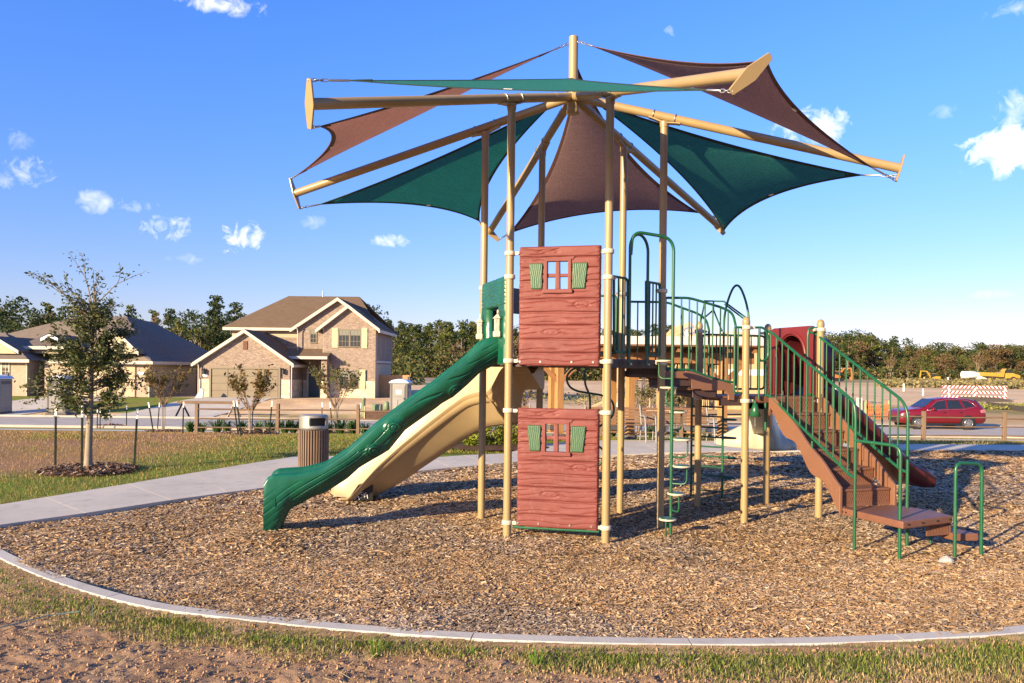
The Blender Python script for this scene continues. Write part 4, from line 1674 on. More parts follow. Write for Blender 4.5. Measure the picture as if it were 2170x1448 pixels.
# ---- rails
def tubes(name, runs, r=.0155, mat=M_GREEN, parent=play, seg=10, label=None):
    mb = MB()
    for run in runs:
        mb.tube(run, r, seg)
    return part(mb, name, mat, parent, label=label)


def bars(parent, pairs, r=.0095, name='baluster'):
    for a, b in pairs:
        part(MB().tube([a, b], r, 8), name, M_GREEN, parent)


A65, B65 = P[6], P[5]
D65 = (P[5] - P[6]).normalized()
N65 = V(.736, -.677, 0)
W65 = lambda x, y: on_wall(x, y, A65, B65)


def gate_guard(xl, xr, yt, yb, barx, rot):
    tl, tr = W65(xl, yt), W65(xr, yt + rot)
    bl, br_ = W65(xl, yb), W65(xr, yb + rot)
    tl.z = tr.z = (tl.z + tr.z) / 2
    bl.z = br_.z = (bl.z + br_.z) / 2
    g = tubes('guardrail', [fillet([tl, tr, br_, bl, tl], .05)], .0145)
    bars(g, [(V(W65(x, yt).x, W65(x, yt).y, bl.z), V(W65(x, yt).x, W65(x, yt).y, tl.z)) for x in barx])
    return g


gate_guard(1301, 1330, 587, 745, (1311, 1320), 3)
gate_guard(1369, 1398, 598, 752, (1377, 1384, 1391), 3)
# entry arch with the pod climber curving out of it
zarch = W65(1351, 498).z
la, ra = W65(1329.5, 700), W65(1367.5, 700)
la.z = ra.z = 0
la2 = la + N65 * .025
ra2 = ra + N65 * .025
arch_pts = [la2 + UP * (Z_DECK - .06), la2 + UP * (zarch - .14), la2.lerp(ra2, .5) + UP * zarch, ra2 + UP * (zarch - .14), ra2 + UP * (Z_DECK - .06)]
w = (ra2 - la2).length / 2
arc = [la2.lerp(ra2, .5) + (ra2 - la2).normalized() * (-w * math.cos(a)) + UP * (zarch - w + w * math.sin(a)) for a in [math.pi * i / 14 for i in range(15)]]
arch = tubes('entry_arch', [[la2 + UP * (Z_DECK - .07)] + arc + [ra2 + UP * (Z_DECK - .07)]], .017)
mb = MB()
for p in (la2, ra2):
    mb.cyl(p + UP * (Z_DECK - .055) + N65 * .016, p + UP * (Z_DECK - .055) + N65 * .034, .013, seg=8)
part(mb, 'bolt', M_STEEL, arch)
cb = on_ground(1421, 1136)
ctop = at(1424, 520, cb.y)
c_start = arc[5]
run = fillet([la2 + UP * (zarch - .25) + N65 * .01, la2 + UP * (zarch + .01) + N65 * .03, V(cb.x, cb.y, ctop.z + .08), V(cb.x, cb.y, 1.5), V(cb.x, cb.y, -.2)], .16, 8)
pole = tubes('pod_climber', [run], .0185, seg=12)
for (py, off, dx, dy) in ((765, .12, -.085, .06), (822, .12, -.02, .11), (874, .12, .085, .07), (931, .12, .115, -.02), (987, .12, .105, -.05), (1043, .12, .035, -.115), (1097, .12, -.055, -.10)):
    z = at(1421, py, cb.y).z
    c = V(cb.x + dx, cb.y + dy, z)
    pod = part(MB().lathe([(.06, -.016), (.096, -.010), (.100, 0), (.097, .007), (.088, .009)], c, 18), 'foot_pod', M_CREAM, pole)
    d = V(dx, dy, 0).normalized()
    q = V(cb.x, cb.y, z) + d * .19
    part(MB().tube(fillet([c + d * .06 - UP * .01, c + d * .06 - UP * .20, V(cb.x, cb.y, z - .20)], .06), .010, 8), 'pod_bracket', M_GREEN, pole)
    part(MB().lathe([(.084, .007), (.084, .014), (.076, .016)], c, 18), 'pod_tread', M_GREEN, pole)

# stepped bridge between the decks: near and far guards, cheek boards, steps
def bridge_guard(A, B, inset, tops, bots, n_b, z_end):
    o = inset
    T = fillet([on_wall(x, y, A, B) + o for x, y in tops], .10, 5)
    Bm = fillet([on_wall(x, y, A, B) + o for x, y in bots], .05, 4)
    end = fillet([T[-1], T[-1] - UP * .2, V(T[-1].x, T[-1].y, z_end)], .03)
    g = tubes('guardrail', [T, Bm, [T[-1], V(T[-1].x, T[-1].y, Bm[-1].z - .04)], [T[0], V(T[0].x, T[0].y, Bm[0].z)]], .0155)

    def z_on(run, p):
        dd = [(q - A).dot((B - A).normalized()) for q in run]
        s = (p - A).dot((B - A).normalized())
        return float(np.interp(s, dd, [q.z for q in run]))
    for i in range(1, n_b + 1):
        p = T[0].lerp(T[-1], i / (n_b + 1))
        bars(g, [(V(p.x, p.y, z_on(Bm, p)), V(p.x, p.y, z_on(T, p)))])
    return g


NB = V(-EY.x, -EY.y, 0)
ins = EY * .03
bridge_guard(P[5], Q[1], ins, [(1413, 631), (1462, 631), (1484, 637), (1534, 652), (1556, 663), (1562, 690)], [(1413, 783), (1466, 784), (1499, 797), (1540, 809), (1560, 811)], 8, 1.5)
bridge_guard(P[4], Q[2], -ins, [(1330, 640), (1412, 641), (1440, 652), (1474, 664), (1494, 676), (1500, 700)], [(1330, 776), (1404, 778), (1450, 792), (1482, 803), (1500, 806)], 8, 1.5)


def cheek(A, B, inset, px, mat):
    pts = [on_wall(x, y, A, B) + inset for x, y in px]
    return part(MB().prism(pts, EY * .03), 'cheek_board', mat, bevel=.005)


chk = [(1409, 787), (1466, 787), (1500, 800), (1556, 815), (1557, 849), (1544, 848), (1544, 838), (1538, 828), (1490, 828), (1486, 825), (1466, 825), (1463, 806), (1458, 803), (1409, 801)]
cheek(P[5], Q[1], V(0, 0, 0), chk, M_BROWNP)
# the far cheek is the same board moved across
off = Q[2] - Q[1]
pts = [on_wall(x, y, P[5], Q[1]) + off - EY * .03 for x, y in chk]
part(MB().prism(pts, EY * .03), 'cheek_board', M_BROWNP, bevel=.005)


def slotted(c, u, v, W, H, nr, ncol, th=.018, name='riser', par=play, mat=M_BROWN):
    """plate with staggered slots: c lower left corner, u across, v up"""
    n_ = u.cross(v).normalized()
    mb = MB()
    m_ = .03
    hh = (H - 2 * m_) / nr
    mb.box(c + u * (W / 2) + v * (m_ / 2), (W, m_, th), ax=(u, v, n_))
    mb.box(c + u * (W / 2) + v * (H - m_ / 2), (W, m_, th), ax=(u, v, n_))
    cw = (W - .04) / ncol
    for r_ in range(nr):
        z = m_ + hh * (r_ + .5)
        off_ = (.5 if r_ % 2 else 0)
        mb.box(c + u * .01 + v * z, (.02, hh, th), ax=(u, v, n_))
        mb.box(c + u * (W - .01) + v * z, (.02, hh, th), ax=(u, v, n_))
        for k_ in range(ncol + 1):
            x = .02 + cw * (k_ + off_)
            if x > W - .02:
                continue
            mb.box(c + u * x + v * z, (cw * .52, hh, th), ax=(u, v, n_))
        if r_:
            mb.box(c + u * (W / 2) + v * (m_ + hh * r_), (W, hh * .16, th * .98), ax=(u, v, n_))
    return part(mb, name, mat, par)


bw = (Q[2] - Q[1]).length - .12
for (f, z, zr) in ((.04, 1.80, 1.985), (.36, 1.66, 1.80), (.68, 1.56, 1.66)):
    c = P[5] + EX * (1.15 * f) + EY * .06
    part(MB().prism([c + UP * z, c + EX * .38 + UP * z, c + EX * .38 + EY * bw + UP * z, c + EY * bw + UP * z], -UP * .03), 'step', M_BROWN, bevel=.005)
    slotted(c + UP * (z - .02), EY, UP, bw, zr - z + .02, 2, 30, mat=M_BROWND)
    part(MB().prism([c + EX * .03 - EY * .02 + UP * (z - .03), c + EX * .36 - EY * .02 + UP * (z - .03), c + EX * .36 - EY * .02 + UP * (z - .12), c + EX * .03 - EY * .02 + UP * (z - .12)], EY * .018), 'step_skirt', M_BROWND, bevel=.003)

# ---- stair flight from the low deck, facing the viewer's right
SO = -EY                                               # downhill direction in plan
s_l, s_r = Q[1] + EX * .345, Q[1] + EX * 1.035
RISE, RUN, NST = 0.1925, .245, 6
stair_run = RUN * (NST - 1)
for i in range(NST):
    z = Z_LOW - RISE * (i + 1)
    c = s_l + SO * (RUN * i + .02)
    slotted(c + UP * z + EX * .02, EX, UP, .65, RISE, 4, 26, .014)
    if i < NST - 1:
        tr = c + EX * .02
        part(MB().prism([tr + UP * z, tr + EX * .65 + UP * z, tr + EX * .65 + SO * (RUN + .02) + UP * z, tr + SO * (RUN + .02) + UP * z], -UP * .028), 'tread', M_BROWN, bevel=.007, segs=2)
nst = stair_run + .05


def stringer(base, th):
    up_, dn = [], []
    N = 60
    for i in range(N + 1):
        s = nst * i / N + .0
        zl = Z_LOW - RISE * (s / RUN) - .02
        ph = s / RUN * math.pi
        up_.append((s, min(Z_LOW - .01, zl + .10 + .012 * math.cos(ph * 1.0))))
        dn.append((s, max(.30, zl - .145 + .05 * math.cos(ph - .6))))
    dn[0] = (0, Z_LOW - .24)
    poly = [base + SO * s + UP * z for s, z in up_] + [base + SO * s + UP * z for s, z in dn[::-1]]
    return part(MB().prism(poly, EX * th), 'stringer', M_BROWNP, bevel=.004)


stringer(s_l - EX * .035 + SO * .03, .035)
stringer(s_r + EX * .0 + SO * .03, .035)
# ribs on the inside of the far stringer
for i in range(NST * 2):
    s = .1 + i * RUN * .5
    z = Z_LOW - RISE * (s / RUN)
    if s < stair_run:
        part(MB().box(s_r - EX * .008 + SO * s + UP * (z + .03), (.016, .022, .17), ax=(EX, SO, UP)), 'stringer_rib', M_BROWNP)
# stub posts under the flight
for (px, py, top) in ((1626, 1062, None), (1737, 1092, None)):
    pass
mid_post = s_l + SO * .78 + EX * .1
# hand rails
WL_ = (s_l - EX * .02, s_l - EX * .02 + SO)
WR_ = (s_r + EX * .03, s_r + EX * .03 + SO)
wl_ = lambda x, y: on_wall(x, y, *WL_)
wr_ = lambda x, y: on_wall(x, y, *WR_)


def stair_rail(fn, top, bot, foot, n_b, start_low):
    T = [fn(x, y) for x, y in top]
    Bm = [fn(x, y) for x, y in bot]
    f = fn(*foot)
    f.z = -.2
    Tr = fillet(T + [V(f.x, f.y, T[-1].z - .14), f], .09, 6)
    g = tubes('stair_rail', [Tr, fillet(Bm + [V(f.x, f.y, Bm[-1].z - .01)], .08), [T[0], fn(*start_low)]], .0165)
    ax_ = (T[-1] - T[0])
    ax_.z = 0
    ax_.normalize()
    sT = [(p - T[0]).dot(ax_) for p in T]
    sB = [(p - T[0]).dot(ax_) for p in Bm]
    L = min(sT[-1], sB[-1])
    for i in range(1, n_b + 1):
        s = L * i / (n_b + .6)
        p = T[0] + ax_ * s
        bars(g, [(V(p.x, p.y, np.interp(s, sB, [q.z for q in Bm])), V(p.x, p.y, np.interp(s, sT, [q.z for q in T])))])
    return g, f


rl, fL = stair_rail(wl_, [(1622, 702), (1634, 704), (1810, 852)], [(1622, 837), (1634, 841), (1796, 1002), (1806, 1010)], (1812, 1000), 13, (1622, 912))
rr_, fR = stair_rail(wr_, [(1713, 704), (1726, 706), (1914, 850)], [(1711, 834), (1726, 840), (1902, 990), (1914, 998)], (1923, 1000), 13, (1713, 850))
# bolt brackets on the stringers
part(MB().tube([wl_(1721, 935), wl_(1721, 966)], .013, 8), 'rail_bracket', M_GREEN, rl)
# upper return loops beside the low-deck posts
q1c = Q[1] + EX * .06
tubes('grab_loop', [fillet([q1c + UP * 2.40, q1c + EX * .20 + UP * 2.41, q1c + EX * .26 + UP * 2.30, q1c + EX * .26 + UP * 2.02, q1c + EX * .13 + UP * 1.98, q1c + EX * .13 + UP * 2.37], .07),
                    [q1c + EX * .13 + UP * 2.4, q1c + EX * .13 + UP * 1.52]], .0145)
q4c = Q[4] - EX * .05
tubes('grab_loop', [fillet([q4c + UP * 2.42, q4c - EX * .12 + UP * 2.42, q4c - EX * .14 + UP * 2.34, q4c - EX * .14 + UP * 1.55], .07)], .0145)
# narrow fill-in rail beside Q1 and between Q1 and Q2 on the bridge side
o = Q[1] - EX * .06
g = tubes('guardrail', [fillet([o + UP * 2.40, o - EX * .10 + UP * 2.40, o - EX * .10 + UP * 1.60, o + UP * 1.60], .03)], .0135)
bars(g, [(o - EX * .05 + UP * 1.6, o - EX * .05 + UP * 2.4)])

# ---- transfer platform at the foot of the stairs
zp = .40
pl = [on_ground(1820, 1078, zp), on_ground(1914, 1106, zp), on_ground(2019, 1093, zp), on_ground(1968, 1081, zp), s_r + SO * (stair_run + .03) + UP * zp]
pl[0] = s_l + SO * (stair_run + .03) + UP * zp
pl[3] = pl[2] + (pl[4] - pl[2]) * .40 + V(.08, .06, 0)
plat = part(MB().prism(pl, -UP * .075), 'transfer_platform', M_BROWN, bevel=.014, segs=2)
a, b = pl[1], pl[2]
mb = MB()
n_ = V((b - a).normalized().y, -(b - a).normalized().x, 0)
for f in (.1, .38, .68, .94):
    mb.box(a.lerp(b, f) - UP * .034 + n_ * .002, (.028, .012, .013), ax=((b - a).normalized(), n_, UP))
a2 = pl[0]
d2 = (pl[1] - a2).normalized()
n2_ = V(d2.y, -d2.x, 0)
for f in (.06, .12):
    mb.box(a2.lerp(pl[1], f) - UP * .04 + n2_ * .002, (.016, .012, .016), ax=(d2, n2_, UP))
part(mb, 'edge_slot', M_BLACK, plat)
for (x, y) in ((1922, 1156), (1972, 1150)):
    p = on_ground(x, y)
    part(MB().tube([p - UP * .2, p + UP * (zp - .07)], .017, 10), 'leg', M_GREEN, plat)
# lower riser and first step on the far right
lo = [on_ground(2031, 1131, .215), on_ground(2074, 1131, .215), on_ground(2056, 1122, .215), on_ground(2030, 1122, .215)]
lo = [lo[0] + V(-.05, -.02, 0), lo[1], lo[1] + V(-.1, .34, 0), lo[0] + V(-.12, .30, 0)]
part(MB().prism(lo, -UP * .075), 'step', M_BROWN, bevel=.012, segs=2)
ra_, rb_ = pl[1].lerp(pl[2], .55), pl[2]
u = (lo[3] - ra_)
c0 = V(ra_.x, ra_.y, .215 - .02) + V(.02, .12, 0)
u = V(lo[0].x - c0.x, lo[0].y - c0.y + .08, 0)
slotted(c0, u.normalized(), UP, u.length, .15, 1, 14, .014)

# grab bars at the platform
s2 = on_ground(1906, 1185)
wA = wl_(1812, 930)
h1 = at(1820, 934, fL.y)
top2 = at(1903, 946, s2.y)
tubes('grab_bar', [fillet([V(fL.x, fL.y, h1.z), V(s2.x, s2.y, top2.z), V(s2.x, s2.y, -.2)], .10, 6)], .017)
a1, a2 = on_ground(2023, 1185), on_ground(2079, 1180)
ta, tb = at(2028, 981, a1.y).z, at(2076, 994, a2.y).z
tubes('grab_bar', [fillet([V(a1.x, a1.y, -.2), V(a1.x, a1.y, ta), V(a2.x, a2.y, ta - .02), V(a2.x, a2.y, -.2)], .09, 6)], .0175)

# ---- red crawl-through panel, red slide
RP = (Q[3], Q[4])
rd = (Q[4] - Q[3]).normalized()
RN = V(-rd.y, rd.x, 0)
if RN.dot(EX) < 0:
    RN = -RN


def RL(u, o, z):
    return Q[3] + rd * u + RN * o + UP * z


Wd = (Q[4] - Q[3]).length
hole = []
for i in range(17):
    a = math.pi * i / 16
    hole.append((Wd / 2 - .27 * math.cos(a), 2.06 + .29 * math.sin(a)))
outer = [(.07, Z_LOW), (.07, 2.42), (.10, 2.45), (Wd - .10, 2.45), (Wd - .07, 2.42), (Wd - .07, Z_LOW)]
mb = MB()
ring_o = [(.07, 2.06), (.07, 2.42)] + [(Wd * .16 + (Wd * .68) * i / 12, 2.46) for i in range(13)] + [(Wd - .07, 2.42), (Wd - .07, 2.06)]
n = 17
for sgn in (-.03, .03):
    v = [RL(u, sgn, z) for u, z in ring_o] + [RL(u, sgn, z) for u, z in hole]
    mb.add(v, [(i, i + 1, n + i + 1, n + i) for i in range(n - 1)], False)
v = [RL(u, s_, z) for s_ in (-.03, .03) for u, z in hole]
mb.add(v, [(i, i + 1, n + i + 1, n + i) for i in range(n - 1)], True)
v = [RL(u, s_, z) for s_ in (-.03, .03) for u, z in ring_o]
mb.add(v, [(i, i + 1, n + i + 1, n + i) for i in range(n - 1)], False)
mb.prism([RL(.07, -.03, Z_LOW), RL(Wd / 2 - .27, -.03, Z_LOW), RL(Wd / 2 - .27, -.03, 2.06), RL(.07, -.03, 2.06)], RN * .06)
mb.prism([RL(Wd / 2 + .27, -.03, Z_LOW), RL(Wd - .07, -.03, Z_LOW), RL(Wd - .07, -.03, 2.06), RL(Wd / 2 + .27, -.03, 2.06)], RN * .06)
rpan = part(mb, 'crawl_panel', pbr('red_plastic', (0.15, 0.018, 0.021), .42, var=.12, vs=3))
ring = [RL(u + (u - Wd / 2) * .12, -.035, z + (z - 2.06) * .12) for u, z in hole]
part(MB().tube(ring, .022, 8), 'arch_moulding', MATS['red_plastic'], rpan)
# hood of the slide behind the panel
pts = []
for i in range(7):
    q = i / 6
    for j in range(17):
        a = math.pi * j / 16
        pts.append(RL(Wd / 2 - (.30 - .02 * q) * math.cos(a), .03 + .42 * q, 2.03 + (.36 - .05 * q) * math.sin(a) - (.42 if j in (0, 16) else 0)))
hood = part(MB().grid(pts, 7, 17, True), 'slide_hood', M_MAROON)
hood.modifiers.new('shell', 'SOLIDIFY').thickness = .02
bk = [RL(Wd / 2 - .29 * math.cos(math.pi * i / 16), .42, 2.03 + .31 * math.sin(math.pi * i / 16)) for i in range(17)]
part(MB().prism(bk + [RL(Wd / 2 + .29, .42, 1.72), RL(Wd / 2 - .29, .42, 1.72)], RN * .03), 'hood_back', M_MAROON, hood, bevel=.01)
pr = [(-.29, .17), (-.275, .20), (-.25, .17), (-.235, .03), (-.18, 0), (.18, 0), (.235, .03), (.25, .17), (.275, .20), (.29, .17), (.27, -.03), (.2, -.06), (-.2, -.06), (-.27, -.03)]
cl = [(0, 1.56), (.25, 1.52), (.5, 1.40), (.9, 1.12), (1.3, .78), (1.55, .54), (1.75, .40), (1.95, .33), (2.1, .31)]
cs_ = np.array(cl)
tt = np.linspace(0, 2.1, 40)
zz = np.interp(tt, cs_[:, 0], cs_[:, 1])
zz = np.convolve(np.pad(zz, 3, 'edge'), np.ones(7) / 7, 'valid')
b0 = Q[3].lerp(Q[4], .5)
allp = []
for s, z in zip(tt, zz):
    k_ = 1 - .35 * float(sstep(1.95, 2.1, s))
    for (o_, h_) in pr:
        allp.append(b0 + RN * (.06 + s) + rd * (o_ * (1 - .1 * (1 - k_))) + UP * (z + h_ * k_))
mb = MB().grid(allp, 40, len(pr), True, True)
mb.add(allp[-len(pr):], [tuple(range(len(pr)))])
part(mb, 'red_slide', M_MAROON, label='dark red slide')

# ---- back ladder with loop rungs
l1, l2 = on_ground(1464, 1056), on_ground(1530, 1060)
ld = (l2 - l1)
LW = ld.length
ld.normalize()
zr = [at(1500, y, 11.35).z for y in (1052, 1004, 983, 960, 938, 918, 899, 873, 855)]
top_l = at(1561, 613, 11.2)
l3 = at(1587, 690, 11.0)
lad = tubes('ladder', [[l1 - UP * .2, V(l1.x, l1.y, 1.56)], fillet([l2 - UP * .2, V(l2.x, l2.y, 2.75), V((l2.x + l3.x) / 2, (l2.y + l3.y) / 2, 3.2), V(l3.x, l3.y, 2.75), V(l3.x, l3.y, 1.56)], .30, 10)], .0165)
for z in (.12, .34, .47, .62, .76, .90, 1.04, 1.20, 1.34):
    part(MB().tube([V(l1.x, l1.y, z + .01), V(l2.x, l2.y, z)], .012, 8), 'rung', M_GREEN, lad)
for y in (890, 929, 971, 1014):
    z = at(1555, y, 11.3).z
    c = V(l2.x, l2.y, z)
    part(MB().tube(fillet([c, c + ld * .18 + UP * .0, c + ld * .22 + V(0, .12, 0), c + ld * .05 + V(-.02, .24, 0), c + V(0, .02, .0)], .05), .0125, 8), 'loop_rung', M_GREEN, lad)
# handrails and A-shaped brace beyond the low deck
b_ = 11.6
tubes('brace', [[at(1492, 638, b_), at(1534, 639, b_ - .2), at(1579, 672, b_ - .5)], [at(1536, 645, b_ - .2), at(1579, 678, b_ - .5)], [at(1490, 676, b_), at(1512, 657, b_)], [at(1512, 657, b_), at(1530, 702, b_ - .2)],
                 [at(1480, 705, b_), at(1494, 638, b_)], [at(1512, 640, b_), at(1512, 660, b_)]], .012)
o0, o1 = Q[2] + EX * .05, Q[3] - EX * .05
g = tubes('guardrail', [fillet([o0 + UP * 1.62, o0 + UP * 2.36, o1 + UP * 2.36, o1 + UP * 1.62, o0 + UP * 1.62], .06)], .0145)
bars(g, [(o0.lerp(o1, i / 9) + UP * 1.62, o0.lerp(o1, i / 9) + UP * 2.36) for i in range(1, 9)])
# guard on the back side of the main deck (posts 3 to 4)
o0, o1 = P[3].lerp(P[4], .07), P[3].lerp(P[4], .93)
g = tubes('guardrail', [fillet([o0 + UP * 2.08, o0 + UP * 2.84, o1 + UP * 2.84, o1 + UP * 2.08, o0 + UP * 2.08], .05)], .0145)
bars(g, [(o0.lerp(o1, i / 8) + UP * 2.08, o0.lerp(o1, i / 8) + UP * 2.84) for i in range(1, 8)])
# twisted tube climber under the back of the main deck
yb_ = 10.95
w1 = [(1240, 777), (1213, 781), (1199, 799), (1205, 819), (1221, 829), (1246, 833), (1278, 838), (1300, 850), (1302, 880), (1278, 900), (1250, 915), (1252, 938), (1270, 946), (1290, 965), (1270, 985), (1250, 1010), (1250, 1062)]
w2 = [(1243, 777), (1239, 788), (1240, 815), (1245, 827), (1250, 838), (1251, 870), (1240, 920), (1252, 960), (1240, 1000), (1244, 1062)]
tubes('twist_climber', [fillet([at(x, y, yb_) for x, y in w1], .12, 4), fillet([at(x, y, yb_ - .1) for x, y in w2], .12, 4)], .0155)

# ---- talk bell on the front low-deck post
bc_ = at(1600, 870, Q[1].y - .02)
bell = part(MB().lathe([(.020, .088), (.026, .085), (.068, -.07), (.064, -.072), (.02, .07)], bc_, 20), 'bell', M_GREEN)
hook = Q[1] + EX * .09 + UP * 1.50
part(MB().tube(fillet([hook, V(bc_.x, bc_.y, 1.50), V(bc_.x, bc_.y, bc_.z + .08)], .05), .012, 8), 'bell_hook', M_GREEN, bell)
mb = MB()
for i in range(6):
    c = bc_ - UP * (.085 + .02 * i)
    e = V(1, 0, 0) if i % 2 else V(0, 1, 0)
    mb.tube([c + e * (.006 * math.cos(a)) + UP * (.013 * math.sin(a)) for a in [2 * math.pi * j / 8 for j in range(8)]], .0022, 4, closed=True)
part(mb, 'bell_chain', M_STEEL, bell)

# ---- ivory flared slide leaving the far side of the low deck
base_y = 15.4
cen = [(V(3.40, 10.86, 0), 1.46), (V(3.62, 11.5, 0), 1.38), (V(3.98, 12.5, 0), 1.20), (V(4.32, 13.5, 0), 1.02), (V(4.62, 14.4, 0), .86), (V(4.90, 15.3, 0), .72)]
cc_ = catmull([(p.x, p.y) for p, z in cen], 8)
zc = np.interp(np.linspace(0, len(cen) - 1, len(cc_)), range(len(cen)), [z for p, z in cen])
allp = []
pr2 = [(-1, .20), (-.97, .24), (-.92, .2), (-.8, .03), (-.55, -.02), (.55, -.02), (.8, .03), (.92, .2), (.97, .24), (1, .2), (.98, -.02), (.8, -.10), (0, -.10), (-.8, -.10), (-.98, -.02)]
for i, p in enumerate(cc_):
    a, b = cc_[max(0, i - 1)], cc_[min(len(cc_) - 1, i + 1)]
    h = (b - a).normalized()
    nn = V(h.y, -h.x, 0)
    q = i / (len(cc_) - 1)
    wd_ = .19
    for (o_, h_) in pr2:
        allp.append(V(p.x, p.y, 0) + nn * (o_ * wd_) + UP * (zc[i] + h_ * (1.15 - .3 * q)))
mb = MB().grid(allp, len(cc_), len(pr2), True, True)
mb.add(allp[-len(pr2):], [tuple(range(len(pr2)))])
fs_ = part(mb, 'flared_slide', M_IVORY, label='ivory slide with a wide flared foot')
# big flared basin at its foot
ring = []
bl = [at(1517, 928, base_y), at(1530, 922, base_y), at(1572, 900, base_y), at(1596, 884, base_y - .1), at(1608, 852, base_y - .4), at(1625, 850, base_y - .4), at(1640, 880, base_y - .2), at(1650, 905, base_y - .1), at(1668, 930, base_y), at(1684, 918, base_y)]
bot = [at(1515, 940, base_y), at(1535, 944, base_y), at(1572, 949, base_y), at(1596, 951, base_y), at(1610, 952, base_y), at(1625, 953, base_y), at(1640, 953, base_y), at(1655, 953, base_y), at(1672, 953, base_y), at(1686, 953, base_y)]
rows = []
nU = 40
T_ = np.linspace(0, len(bl) - 1, nU)
for r_ in range(14):
    q = r_ / 13
    for tq in T_:
        i = min(int(tq), len(bl) - 2)
        f = tq - i
        a, b = bl[i].lerp(bl[i + 1], f), bot[i].lerp(bot[i + 1], f)
        p = b.lerp(a, q)
        p = p + V(0, -.30 * math.cos(q * math.pi / 2) ** .8 * math.sin(math.pi * (.08 + .84 * tq / (len(bl) - 1))) + .05 * math.sin(tq * 2.1) * math.sin(q * math.pi), 0)
        rows.append(p)
bas = part(MB().grid(rows, 14, nU, True), 'slide_basin', M_IVORY, fs_)
bas.modifiers.new('shell', 'SOLIDIFY').thickness = .03
# ------------------------------------------------------------------ park furniture
M_RAILW = wood('weathered_rail_wood', (0.185, 0.12, 0.075), (0.085, 0.052, 0.032), .85, 0, 4, .5)
M_POSTW = wood('weathered_post_wood', (0.215, 0.145, 0.095), (0.10, 0.062, 0.04), .85, 2, 4, .5)
M_SLAT = wood('brown_slat', (0.185, 0.122, 0.082), (0.095, 0.06, 0.038), .6, 2, 5, .2)
M_BSLAT = wood('bench_slat_wood', (0.20, 0.11, 0.06), (0.10, 0.055, 0.03), .6, 0, 5, .2)
M_CEDAR = wood('cedar_timber', (0.42, 0.215, 0.08), (0.26, 0.115, 0.04), .6, 2, 3, .3)
M_CEDARX = wood('cedar_beam', (0.25, 0.11, 0.042), (0.14, 0.058, 0.024), .6, 0, 3, .3)

# split-rail fence along the footpath
FY = 30.55
fence = empty('split_rail_fence', (6.5, FY, gz1(6, FY)), 'weathered wooden split-rail fence running along the street side of the park', 'fence')
x0 = on_land(417, 921).x
x0 = at(417, 900, FY).x
step = (at(1957, 900, FY).x - at(417, 900, FY).x) / 9
fxs = [x0 + step * i for i in range(0, 12)]
for i, x in enumerate(fxs):
    z = gz1(x, FY)
    lean = random.uniform(-.015, .015)
    w = random.uniform(.125, .15)
    mb = MB().prism([(x - w / 2, FY - w / 2, z - .3), (x + w / 2, FY - w / 2, z - .3), (x + w / 2, FY + w / 2, z - .3), (x - w / 2, FY + w / 2, z - .3)], (lean, lean * .5, 1.5 + random.uniform(-.03, .05)))
    mb.build('fence_post', M_POSTW, fence, bevel=.014)
    if i < len(fxs) - 1:
        x2 = fxs[i + 1]
        z2 = gz1(x2, FY)
        for h in (.98, .64, .27):
            y = FY - .02
            a = V(x - .03, y + random.uniform(-.02, .02), z + h + random.uniform(-.03, .03))
            b = V(x2 + .03, y + random.uniform(-.02, .02), z2 + h + random.uniform(-.03, .03))
            m_ = a.lerp(b, .5) + V(0, 0, random.uniform(-.02, .01))
            r = random.uniform(.045, .056)
            MB().tube([a, a.lerp(m_, .3), m_, m_.lerp(b, .7), b], [r * .8, r, r * 1.05, r, r * .8], 7, flat=.62).build('rail', M_RAILW, fence)

# litter bin
bx = V(-3.62, 14.32, .035)
bin_ = empty('litter_bin', bx, 'round litter bin clad in brown vertical slats with a brushed metal hood', 'litter bin')
MB().lathe([(.235, .02), (.235, .67)], bx, 24).build('drum', M_BLACK, bin_)
sl = None
for i in range(34):
    a = 2 * math.pi * i / 34
    d, s = V(math.cos(a), math.sin(a), 0), V(-math.sin(a), math.cos(a), 0)
    if sl is None:
        o = MB().box(bx + d * .262 + V(0, 0, .35), (.026, .030, .66), ax=(d, s, UP)).build('slat', M_SLAT, bin_, bevel=.004, origin=bx + V(0, 0, 0))
        sl = o
    else:
        c = sl.copy()
        col.objects.link(c)
        c.rotation_euler.z = a
hood = MB()
RB, N = .252, 48
v, f = [], []
zs_ = [.69, .73, .76, .80, .84, .865, .90, .925]
for z in zs_:
    for k in range(N):
        a = 2 * math.pi * k / N
        v.append(bx + V(RB * math.cos(a), RB * math.sin(a), z))
for i in range(len(zs_) - 1):
    for k in range(N):
        a = math.degrees(2 * math.pi * (k + .5) / N) % 360
        if zs_[i] >= .755 and zs_[i + 1] <= .91 and 270 < a < 338:
            continue
        l = (k + 1) % N
        f.append((i * N + k, i * N + l, (i + 1) * N + l, (i + 1) * N + k))
hood.add(v, f, True)
ho = hood.build('metal_hood', M_BRUSH, bin_)
ho.modifiers.new('sheet', 'SOLIDIFY').thickness = -.006
MB().lathe([(.252, .925), (.246, .945), (.20, .955), (.02, .958)], bx, 40).build('hood_top', M_BRUSH, ho)
MB().lathe([(.225, .66), (.225, .70), (.21, .705)], bx, 30).build('inner_ring', M_GREYP, bin_)

# benches under the pavilion
pbr('bench_grey_coat', (0.22, 0.22, 0.215), .5, var=.1, vs=9)


